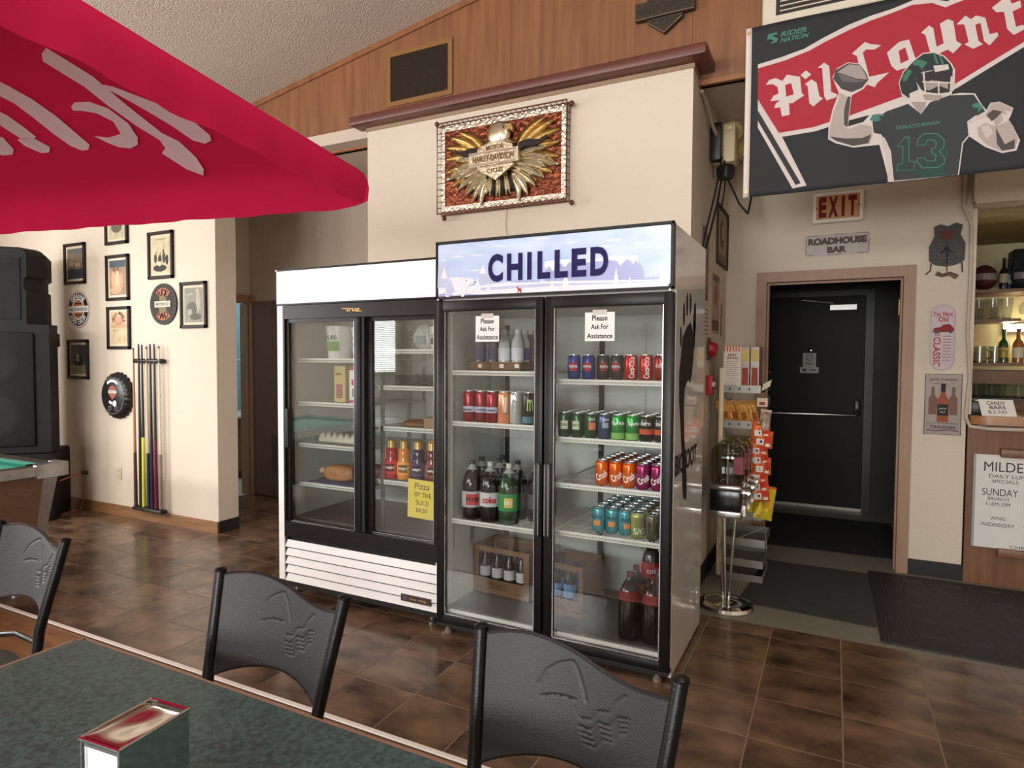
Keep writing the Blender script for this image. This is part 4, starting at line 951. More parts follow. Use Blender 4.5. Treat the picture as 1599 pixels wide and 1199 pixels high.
MB().plate([(-.05, .045), (-.055, .01), (0, -.035), (.055, .01), (.05, .045), (.05, .075), (0, .1), (-.05, .075)], .07, .0715).obj('shield', ink((150, 92, 76)), s3)
q = MB(); q.plate(circ(0, .02, .13, .13, 10, 50, 130) + circ(0, .02, .105, .105, 10, 130, 50), .07, .0716); q.plate(circ(0, .02, .10, .10, 10, 235, 305) + circ(0, .02, .075, .075, 10, 305, 235), .07, .0716); q.plate([(-.06, .024), (.06, .024), (.06, .048), (-.06, .048)], .0715, .072)
q.obj('white_banner', ink((222, 220, 216)), s3)
q = MB(); text(q, 'HARLEY', 0, .036, .014, .1, .0726, .02); q.obj('lettering', ink((60, 40, 36)), s3)
q = MB(); q.line(circ(-.045, -.115, .02, n=14), .006, .07, .0716, True).line(circ(.05, -.115, .022, n=14), .006, .07, .0716, True).line([(-.045, -.115), (-.01, -.085), (.03, -.09), (.05, -.115)], .008, .07, .0716).line([(-.02, -.1), (.0, -.06), (.03, -.065)], .01, .07, .0716); q.obj('motorcycle_drawing', ink((110, 110, 108)), s3)
MB().plate(blob(.03, -.07, .026, .028), .07, .0718).obj('print_shape', ink((226, 224, 220)), s3)
# cue rack with seven cues
rk = thing('cue_rack', 'black wall cue rack beside the bottle-cap sign', 'cue rack', (-5.394, 3.6, 0))
MB().rbox(-.20, -.06, 1.415, .20, -.001, 1.455, .018, 3).obj('top_rail', mat('rack_black', (24, 22, 22), .4), rk)
MB().rbox(-.205, -.085, .10, .205, -.017, .135, .015, 2).obj('bottom_rail', _m['rack_black'], rk)
for i in range(7): MB().lathe([(.02, 0), (.02, .004), (.012, .006)], (-.165 + i * .055, -.05, .135), 10).obj('cue_seat', _m['rack_black'], rk)
cues = [(-.19, (168, 120, 84), (92, 62, 44), 1.55, 'slim brown wooden pool cue at the left end of the rack'),
        (-.115, (34, 30, 32), (40, 34, 34), 1.585, 'black pool cue second from the left in the rack'),
        (-.07, (36, 32, 34), (214, 226, 74), 1.58, 'black pool cue with bright yellow-green butt'),
        (-.005, (206, 190, 160), (50, 46, 60), 1.56, 'pale pool cue in the middle of the rack'),
        (.045, (34, 30, 32), (34, 36, 62), 1.585, 'black pool cue with dark blue butt'),
        (.10, (34, 30, 32), (112, 26, 58), 1.585, 'black pool cue with maroon butt'),
        (.165, (214, 204, 182), (150, 130, 120), 1.565, 'slim pale pool cue at the right end of the rack')]
for x, sh, bt, ztop, lab in cues:
    c = thing('pool_cue', lab, 'pool cue', (-5.394 + x, 3.55, .137), group='pool cues in the wall rack')
    L_ = ztop - .137; z1 = L_ * .62 if bt[1] > 200 or bt[0] > 100 else L_ * .35
    z1 = L_ * .60 if x == -.07 else (L_ * .60 if x == .10 else L_ * .34)
    if x in (-.07,): z1 = .62
    if x == .10: z1 = .60
    if x == .045: z1 = .62
    MB().cyl((0, 0, 0), (0, 0, z1), .0165, .0135, 12).obj('butt', mat('cue_butt_%d_%d' % (bt[0], bt[1]), bt, .35), c)
    MB().cyl((0, 0, z1), (0, 0, L_ - .02), .013, .0075, 10).obj('shaft', mat('cue_shaft_%d_%d' % (sh[0], sh[1]), sh, .35), c)
    MB().cyl((0, 0, L_ - .02), (0, 0, L_), .0072, .007, 8).obj('tip', mat('cue_tip', (70, 84, 110), .8), c)
oc = thing('wall_outlet', 'ivory double wall outlet between the bottle-cap sign and the floor', 'outlet', (-5.90, 3.6, .39))
MB().rbox(-.035, -.008, -.058, .035, -.0005, .058, .003, 1).obj('plate', mat('ivory_plastic', (206, 192, 168), .4), oc)
for z_ in (-.025, .025): MB().plate(rrect(-.016, z_ - .015, .016, z_ + .015, .008), .008, .0095).obj('socket', mat('ivory_socket', (188, 174, 150), .4), oc)
pc = thing('power_cord', 'red power cord with black plug in the left wall', 'cord', (-6.38, 3.6, .36))
MB().rbox(-.035, -.007, -.058, .035, -.0005, .058, .003, 1).obj('outlet_plate', _m['ivory_plastic'], pc)
MB().cyl((0, -.007, .0), (-.03, -.06, 0), .018, .014).obj('plug', mat('plug_black', (24, 22, 22), .5), pc)
MB().tube([(-.02, -.06, 0), (.0, -.15, -.01), (.06, -.36, -.05), (.14, -.60, -.13), (.2, -.75, -.30), (.22, -.78, -.352)], .007, 8).obj('cord', mat('red_cord', (186, 84, 76), .5), pc)
MB().tube([(-.02, -.04, -.01), (-.03, -.03, -.12), (-.05, -.03, -.26), (-.05, -.05, -.345), (-.02, -.12, -.352), (.02, -.3, -.352), (.1, -.5, -.352)], .0045, 6).obj('thin_cord', mat('tan_cord', (150, 116, 100), .5), pc)

# ---------------- loudspeaker stack
M_spk = mat('black_textured_cabinet', (22, 22, 23), .6, spec=.25, amp=.06, scale=60, bump=.15, bscale=200)
M_grill = mat('grey_speaker_grille', (31, 31, 32), .7, spec=.2, amp=.12, scale=160, bump=.3, bscale=260)
def cabinet(o, w, d, h, taper=.16):
    pts = [(-w / 2, -d * .5), (w / 2, -d * .5), (w / 2 + .02, -d * .2), (w / 2 - taper, d * .5), (-w / 2 + taper, d * .5), (-w / 2 - .02, -d * .2)]
    return pts
lo = thing('loudspeaker', 'large black lower loudspeaker cabinet with two woofers by left wall', 'speaker', (-6.66, 3.10, .62), R(48))
pts = cabinet(lo, .74, .56, 1.15)
MB().slab(pts, 0, 1.13).obj('cabinet', M_spk, lo)
MB().rbox(-.29, -.305, .06, .26, -.275, 1.06, .02, 2).obj('grille', M_grill, lo)
for zz in (.78, .32):
    MB().lathe([(.19, .304), (.185, .307), (.12, .3055), (.06, .308), (.001, .31)], (-.02, 0, zz), 26, '-y').obj('woofer', mat('woofer_grey', (36, 36, 37), .7, spec=.2, bump=.2, bscale=200), lo)
MB().plate(rrect(-.06, .1, .0, .14, .01), .306, .308).obj('maker_badge', ink((130, 132, 150)), lo)
MB().rbox(.345, -.08, .94, .372, .04, 1.06, .008).obj('handle', M_blk2, lo)
st = thing('speaker_plinth', 'black subwoofer plinth under the loudspeaker stack', 'speaker', (-6.66, 3.10, 0), R(48))
MB().rbox(-.36, -.26, 0, .38, .26, .615, .02).obj('cabinet', M_spk, st)
MB().rbox(-.32, -.275, .05, .34, -.258, .56, .01).obj('grille', M_grill, st)
hi = thing('loudspeaker', 'smaller black upper loudspeaker with a round silver badge', 'speaker', (-6.70, 3.10, 1.752), R(48))
def shell(u, v): pass
sec = lambda s: [(-.33 * s, -.24), (.22 * s, -.26), (.33 * s, -.12), (.28 * s, .22), (-.28 * s, .22)]
mbx = MB(); levels = [(0, 1.0), (.30, 1.0), (.31, .93), (.40, .93), (.42, 1.03), (.62, 1.03), (.66, .9), (.675, .8)]
n = 5; vs = []
for zz, s_ in levels: vs += [(x, y * (1 if s_ > .85 else .9), zz) for x, y in sec(s_)]
fs = [(k * n + i, k * n + (i + 1) % n, (k + 1) * n + (i + 1) % n, (k + 1) * n + i) for k in range(len(levels) - 1) for i in range(n)] + [tuple(range(n))[::-1], tuple(range((len(levels) - 1) * n, len(levels) * n))]
mbx.add(vs, fs).obj('cabinet', M_spk, hi, ang=25)
MB().add([(-.30, -.252, .04), (.18, -.268, .04), (.18, -.268, .58), (-.30, -.252, .58), (-.30, -.245, .04), (.18, -.25, .04), (.18, -.25, .58), (-.30, -.245, .58)], [(0, 1, 2, 3), (0, 4, 5, 1), (1, 5, 6, 2), (2, 6, 7, 3), (3, 7, 4, 0)]).obj('grille', M_grill, hi)
MB().lathe([(.0, 0), (.017, 0), (.015, .008), (0, .01)], (-.075, -.266, .09), 14, '-y').obj('badge', mat('polished_chrome', (225, 225, 225), .08, metal=1), hi)

# ---------------- pool table
M_chrome = mat('polished_chrome', (225, 225, 225), .08, metal=1)
M_cast = mat('worn_cast_aluminium', (176, 170, 162), .3, metal=.8, amp=.12, scale=30)
M_felt = mat('green_pool_cloth', (22, 128, 108), .85, amp=.08, scale=60)
pt_ = thing('pool_table', 'green pool table with metal rails and brown panelled body', 'pool table', (-4.95, 1.2, 0))
hw, hl = .63, 1.11
MB().box(-hw + .12, -hl + .12, .735, hw - .12, hl - .12, .765).obj('playing_cloth', M_felt, pt_)
for sx in (-1, 1): MB().add([(sx * (hw - .09), -hl + .16, .795), (sx * (hw - .09), hl - .16, .795), (sx * (hw - .145), hl - .2, .79), (sx * (hw - .145), -hl + .2, .79), (sx * (hw - .12), hl - .2, .766), (sx * (hw - .12), -hl + .2, .766)], [(0, 1, 2, 3) if sx < 0 else (3, 2, 1, 0), (3, 2, 4, 5) if sx < 0 else (5, 4, 2, 3)]).obj('cushion', M_felt, pt_)
for sy in (-1, 1): MB().add([(-hw + .16, sy * (hl - .09), .795), (hw - .16, sy * (hl - .09), .795), (hw - .2, sy * (hl - .145), .79), (-hw + .2, sy * (hl - .145), .79), (hw - .2, sy * (hl - .12), .766), (-hw + .2, sy * (hl - .12), .766)], [(0, 1, 2, 3), (3, 2, 4, 5)] if sy > 0 else [(3, 2, 1, 0), (5, 4, 2, 3)]).obj('cushion', M_felt, pt_)
M_rail = mat('dark_rail_laminate', (62, 54, 48), .3, amp=.15)
for sx in (-1, 1): MB().box(min(sx * (hw - .09), sx * (hw - .012)), -hl + .12, .76, max(sx * (hw - .09), sx * (hw - .012)), hl - .12, .798).obj('rail', M_rail, pt_)
for sy in (-1, 1): MB().box(-hw + .12, min(sy * (hl - .09), sy * (hl - .012)), .76, hw - .12, max(sy * (hl - .09), sy * (hl - .012)), .798).obj('rail', M_rail, pt_)
for sx in (-1, 1): MB().rbox(min(sx * (hw - .014), sx * hw), -hl + .06, .735, max(sx * (hw - .014), sx * hw), hl - .06, .797, .005, 1).obj('rail_trim', M_cast, pt_)
for sy in (-1, 1): MB().rbox(-hw + .06, min(sy * (hl - .014), sy * hl), .735, hw - .06, max(sy * (hl - .014), sy * hl), .797, .005, 1).obj('rail_trim', M_cast, pt_)
for sx in (-1, 1):
    for sy in (-1, 1):
        q = MB(); cx_, cy_ = sx * (hw - .06), sy * (hl - .06)
        pts = [(cx_ + sx * .075, cy_ + sy * .03), (cx_ + sx * .06, cy_ + sy * .065), (cx_ + sx * .03, cy_ + sy * .075), (cx_ - sx * .10, cy_ + sy * .07), (cx_ - sx * .10, cy_ + sy * .03), (cx_ - sx * .03, cy_ + sy * .02), (cx_ + sx * .01, cy_ - sy * .01), (cx_ + sx * .025, cy_ - sy * .05), (cx_ + sx * .03, cy_ - sy * .12), (cx_ + sx * .07, cy_ - sy * .12)]
        q.slab(pts, .725, .806).obj('corner_casting', M_cast, pt_)
        MB().lathe([(.055, .762), (.055, .80), (.05, .8015), (.001, .8015)], (cx_ - sx * .03, cy_ - sy * .03, 0), 16).obj('pocket', mat('pocket_black', (16, 15, 15), .7), pt_)
M_panel = mat('brown_laminate_panel', (104, 74, 54), .45, stretch=(1, 1, 5), amp=.12)
def taper_box(x0, y0, x1, y1, z0, z1, ins): return MB().add([(x0 + ins, y0 + ins, z0), (x1 - ins, y0 + ins, z0), (x1 - ins, y1 - ins, z0), (x0 + ins, y1 - ins, z0), (x0, y0, z1), (x1, y0, z1), (x1, y1, z1), (x0, y1, z1)], [(3, 2, 1, 0), (4, 5, 6, 7), (0, 1, 5, 4), (1, 2, 6, 5), (2, 3, 7, 6), (3, 0, 4, 7)])
taper_box(-hw + .05, -hl + .05, hw - .05, hl - .05, .30, .735, .05).obj('body', M_panel, pt_)
for sx in (-1, 1):
    for sy in (-1, 1):
        x, y = sx * (hw - .045), sy * (hl - .045)
        MB().add([(x - sx * .10, y - sy * .10, .30), (x - sx * .055, y - sy * .10, .30), (x - sx * .055, y - sy * .05, .30), (x - sx * .10, y - sy * .05, .30), (x - sx * .07, y - sy * .07, .735), (x + sx * .008, y - sy * .07, .735), (x + sx * .008, y + sy * .008, .735), (x - sx * .07, y + sy * .008, .735)], [(0, 1, 5, 4), (1, 2, 6, 5), (2, 3, 7, 6), (3, 0, 4, 7), (4, 5, 6, 7), (3, 2, 1, 0)]).obj('corner_trim', M_cast, pt_)
        MB().add([(x - sx * .20, y - sy * .20, .03), (x - sx * .12, y - sy * .20, .03), (x - sx * .12, y - sy * .12, .03), (x - sx * .20, y - sy * .12, .03), (x - sx * .22, y - sy * .22, .31), (x - sx * .06, y - sy * .22, .31), (x - sx * .06, y - sy * .06, .31), (x - sx * .22, y - sy * .06, .31)], [(0, 1, 5, 4), (1, 2, 6, 5), (2, 3, 7, 6), (3, 0, 4, 7), (3, 2, 1, 0)]).obj('leg', M_panel, pt_)
        MB().lathe([(.045, 0), (.045, .02), (.03, .032)], (x - sx * .16, y - sy * .16, 0), 14).obj('leg_leveller', M_cast, pt_)
tr_ = thing('ball_rack', 'yellow wooden ball triangle lying on the pool table', 'ball rack', (-5.2, 2.02, .8075), R(15))
q = MB().tube([(-.14, -.08, .015), (.14, -.08, .015), (0, .16, .015)], .014, 6, True); q.obj('frame', mat('yellow_wood', (206, 160, 96), .45), tr_)
# ================================================================ PILLAR ART, GABLE FITTINGS
# hammered copper eagle relief in an open wire frame
M_copper = mat('hammered_copper', (58, 26, 20), .25, metal=.85, scale=30, col2=(150, 84, 58), bump=1.0, bscale=34, detail=6)
M_gold = mat('brushed_gold', (176, 132, 62), .3, metal=.85, scale=20, stretch=(1, 1, 6), col2=(222, 190, 120), bump=.4, bscale=40)
M_silver = mat('pale_brass', (196, 182, 150), .26, metal=.9, scale=30, col2=(226, 216, 192), bump=.3, bscale=50)
M_wire = mat('copper_wire', (112, 70, 54), .4, metal=.7)
M_nick = mat('hammered_nickel', (206, 198, 180), .25, metal=.9, bump=.8, bscale=50)
ea = thing('eagle_wall_art', 'copper and brass eagle relief with bar and shield in a wire frame', 'wall art', (-1.98, 3.766, 2.745))
MB().plate([(-.43, -.235), (.43, -.235), (.43, .27), (-.43, .27)], .018, .03).obj('copper_plate', M_copper, ea)
rim = MB(); rim.plate([(-.46, -.27), (.46, -.27), (.46, -.235), (-.46, -.235)], .02, .036).plate([(-.46, .27), (.46, .27), (.46, .31), (-.46, .31)], .02, .036).plate([(-.46, -.235), (-.43, -.235), (-.43, .27), (-.46, .27)], .02, .036).plate([(.43, -.235), (.46, -.235), (.46, .27), (.43, .27)], .02, .036)
rim.obj('nickel_border', M_nick, ea)
fr_ = MB()
for yy in (-.065, -.012): fr_.tube([(-.475, yy, -.285), (.475, yy, -.285), (.475, yy, .322), (-.475, yy, .322)], .006, 6, True)
fr_.obj('wire_frame', M_wire, ea)
ti = MB()
for k in range(23):
    x = -.44 + k * .04
    ti.tube([(x, -.066, .323), (x + .012, -.036, .30), (x + .01, -.012, .323)], .0028, 5); ti.tube([(x, -.066, -.286), (x + .012, -.036, -.262), (x + .01, -.012, -.286)], .0028, 5)
for k in range(14):
    z_ = -.25 + k * .042
    ti.tube([(-.476, -.066, z_), (-.452, -.036, z_ + .01), (-.476, -.012, z_ + .008)], .0028, 5); ti.tube([(.476, -.066, z_), (.452, -.036, z_ + .01), (.476, -.012, z_ + .008)], .0028, 5)
ti.obj('wire_ties', M_wire, ea)
for x, z_ in ((.50, .30), (.505, -.305), (-.43, -.315), (-.49, .33)): MB().ball((x, -.045, z_), .017, .017, .017, 10, 8).obj('corner_ball', M_wire, ea)
def feather(p0, p1, w, d, bow=0.0):
    """a long pointed feather blade, raised along its spine"""
    a = Vector(p0); b_ = Vector(p1); t = (b_ - a); L_ = t.length; t.normalize(); nn = Vector((-t.y, t.x)); mb = MB(); N_ = 8; vs = []
    for i in range(N_ + 1):
        s_ = i / N_; c = a + t * (L_ * s_) + nn * (bow * math.sin(math.pi * s_)); ww = w * (math.sin(math.pi * (s_ * .9 + .08)) ** .6)
        vs += [(c.x + nn.x * ww, -d, c.y + nn.y * ww), (c.x, -d - .014 * (1 - .5 * s_), c.y), (c.x - nn.x * ww, -d, c.y - nn.y * ww)]
    fs = []
    for i in range(N_): fs += [(i * 3, i * 3 + 1, i * 3 + 4, i * 3 + 3), (i * 3 + 1, i * 3 + 2, i * 3 + 5, i * 3 + 4)]
    return mb.add(vs, fs)
for sx in (-1, 1):
    for k in range(9):
        a = R(70 - k * 19); L_ = .30 + .03 * math.sin(k * .6)
        p0 = (sx * (.10 + .015 * (k % 2)), .05 - k * .016); p1 = (sx * (.12 + L_ * math.cos(a * .72) * 1.02), .02 + L_ * .82 * math.sin(a) * (1 if k < 5 else .75))
        p1 = (max(-.415, min(.415, p1[0])), max(-.215, min(.25, p1[1])))
        feather(p0, p1, .034, .034 + (k % 2) * .005, sx * .035).obj('wing_feather', M_gold if k < 4 else M_silver if k % 2 else M_gold, ea, ang=20, solid=.002)
    for k in range(7):
        a = R(12 - k * 15)
        feather((sx * .09, .03 - k * .02), (sx * (.09 + .25 * math.cos(a)), .03 - k * .02 + .17 * math.sin(a)), .026, .046, sx * .015).obj('wing_feather', M_silver, ea, ang=20, solid=.002)
    MB().plate([(sx * p[0], p[1]) for p in ((.12, .075), (.15, .115), (.21, .125), (.29, .11), (.34, .135), (.33, .10), (.26, .075), (.18, .08), (.15, .06))], .05, .062).obj('wing_arch', mat('dark_patina', (46, 38, 34), .35, metal=.6), ea)
hdm = MB().ball((0.0, -.055, .185), .085, .04, .085, 18, 12); hdm.obj('eagle_head', M_silver, ea, ang=60)
MB().plate([(.055, .235), (.098, .232), (.112, .205), (.108, .178), (.098, .195), (.07, .198)], .055, .085).obj('beak', mat('beak_brass', (190, 160, 104), .3, metal=.8), ea)
MB().lathe([(0, .088), (.007, .088), (.006, .092), (0, .093)], (.045, 0, .215), 8, '-y').obj('eye', mat('dark_patina', (46, 38, 34), .35, metal=.6), ea)
for k in range(9):
    a = R(205 + k * 16); feather((.09 * math.cos(a) * .6, .17 + .06 * math.sin(a)), (.14 * math.cos(a), .16 + .115 * math.sin(a)), .016, .07).obj('neck_feather', M_silver, ea, ang=20, solid=.002)
for k in range(11):
    x = -.11 + k * .022; feather((x * .8, -.07), (x * 1.15, -.17 - .045 * (1 - (x / .12) ** 2)), .016, .044).obj('tail_feather', M_silver if k % 3 else mat('dark_patina', (46, 38, 34), .35, metal=.6), ea, ang=20, solid=.002)
MB().plate([(-.145, .10), (-.015, .148), (.11, .10), (.12, .02), (.115, -.03), (-.012, -.113), (-.145, -.03), (-.15, .03)], .055, .085).obj('shield', M_silver, ea)
br = MB().plate([(-.2, -.018), (.162, -.018), (.162, .072), (-.2, .072)], .07, .105).obj('bar', M_silver, ea)
MB().line([(-.192, -.01), (.154, -.01), (.154, .064), (-.192, .064)], .008, .105, .112, True).obj('bar_edge', mat('polished_chrome', (225, 225, 225), .08, metal=1), br)
text(MB(), 'HARLEY-DAVIDSON', -.019, .027, .042, .30, .109, .02).obj('lettering', mat('aged_letter_brass', (120, 100, 70), .35, metal=.7), br)
text(MB(), 'MOTOR', -.016, .098, .028, .13, .088, .02).obj('lettering', _m['aged_letter_brass'], ea); text(MB(), 'CYCLES', -.016, -.05, .028, .12, .088, .02).obj('lettering', _m['aged_letter_brass'], ea)
MB().tube([(.03, -.004, -.28), (.02, -.004, -.40), (.05, -.004, -.55), (.04, -.004, -.67)], .003, 5).obj('cord', mat('ivory_wire', (206, 192, 172), .5), ea)
# vent grille in the gable
vg = thing('return_vent', 'square dark glass vent with tan wooden frame in the gable', 'vent', (-2.77, 3.94, 3.36))
q = MB(); q.box(-.29, -.012, 0, -.255, 0, .40).box(.255, -.012, 0, .29, 0, .40).box(-.255, -.012, 0, .255, 0, .035).box(-.255, -.012, .365, .255, 0, .40); q.obj('frame', mat('tan_wood_frame', (132, 92, 46), .45, stretch=(1, 1, 6)), vg)
MB().box(-.255, -.006, .035, .255, -.0005, .365).obj('dark_pane', mat('smoked_pane', (40, 32, 26), .08, amp=.1), vg)
# bar-and-shield plaque
sg_ = thing('shield_plaque', 'dark bronze motorcycle bar and shield plaque on the gable', 'plaque', (-.962, 3.94, 3.54))
M_brz = mat('dark_bronze', (62, 50, 40), .45, metal=.4, bump=.3)
MB().plate([(-.105, -.02), (-.105, .18), (0, .24), (.11, .18), (.11, -.02), (0, -.10), ], .001, .03).obj('shield', M_brz, sg_)
MB().plate([(-.175, .0), (.18, .0), (.18, .10), (-.175, .10)], .012, .045).obj('bar', M_brz, sg_)
text(MB(), 'HARLEY-DAVIDSON', 0.003, .05, .05, .33, .047, .02).obj('lettering', mat('bronze_letters', (34, 26, 22), .5), sg_); text(MB(), 'CYCLES', 0.002, -.03, .04, .15, .032, .02).obj('lettering', _m['bronze_letters'], sg_)
MB().line([(-.172, .003), (.177, .003)], .006, .045, .048).line([(-.10, -.02), (0, -.096), (.105, -.02)], .006, .03, .033).obj('edge', mat('bronze_edge', (120, 104, 88), .4, metal=.5), sg_)
# wall air conditioner
ac = thing('air_conditioner', 'off-white wall air conditioner above the football flag', 'air conditioner', (.17, 3.94, 3.26))
MB().rbox(-.56, -.215, 0, .56, 0, .40, .02, 3).obj('casing', mat('offwhite_plastic', (196, 186, 166), .45), ac)
MB().box(-.49, -.219, .045, .49, -.21, .13).obj('outlet_recess', mat('vent_black', (26, 24, 22), .6), ac)
for k in range(3): MB().box(-.47, -.224, .058 + k * .025, .47, -.216, .064 + k * .025).obj('louvre', mat('offwhite_plastic', (196, 186, 166), .45), ac)

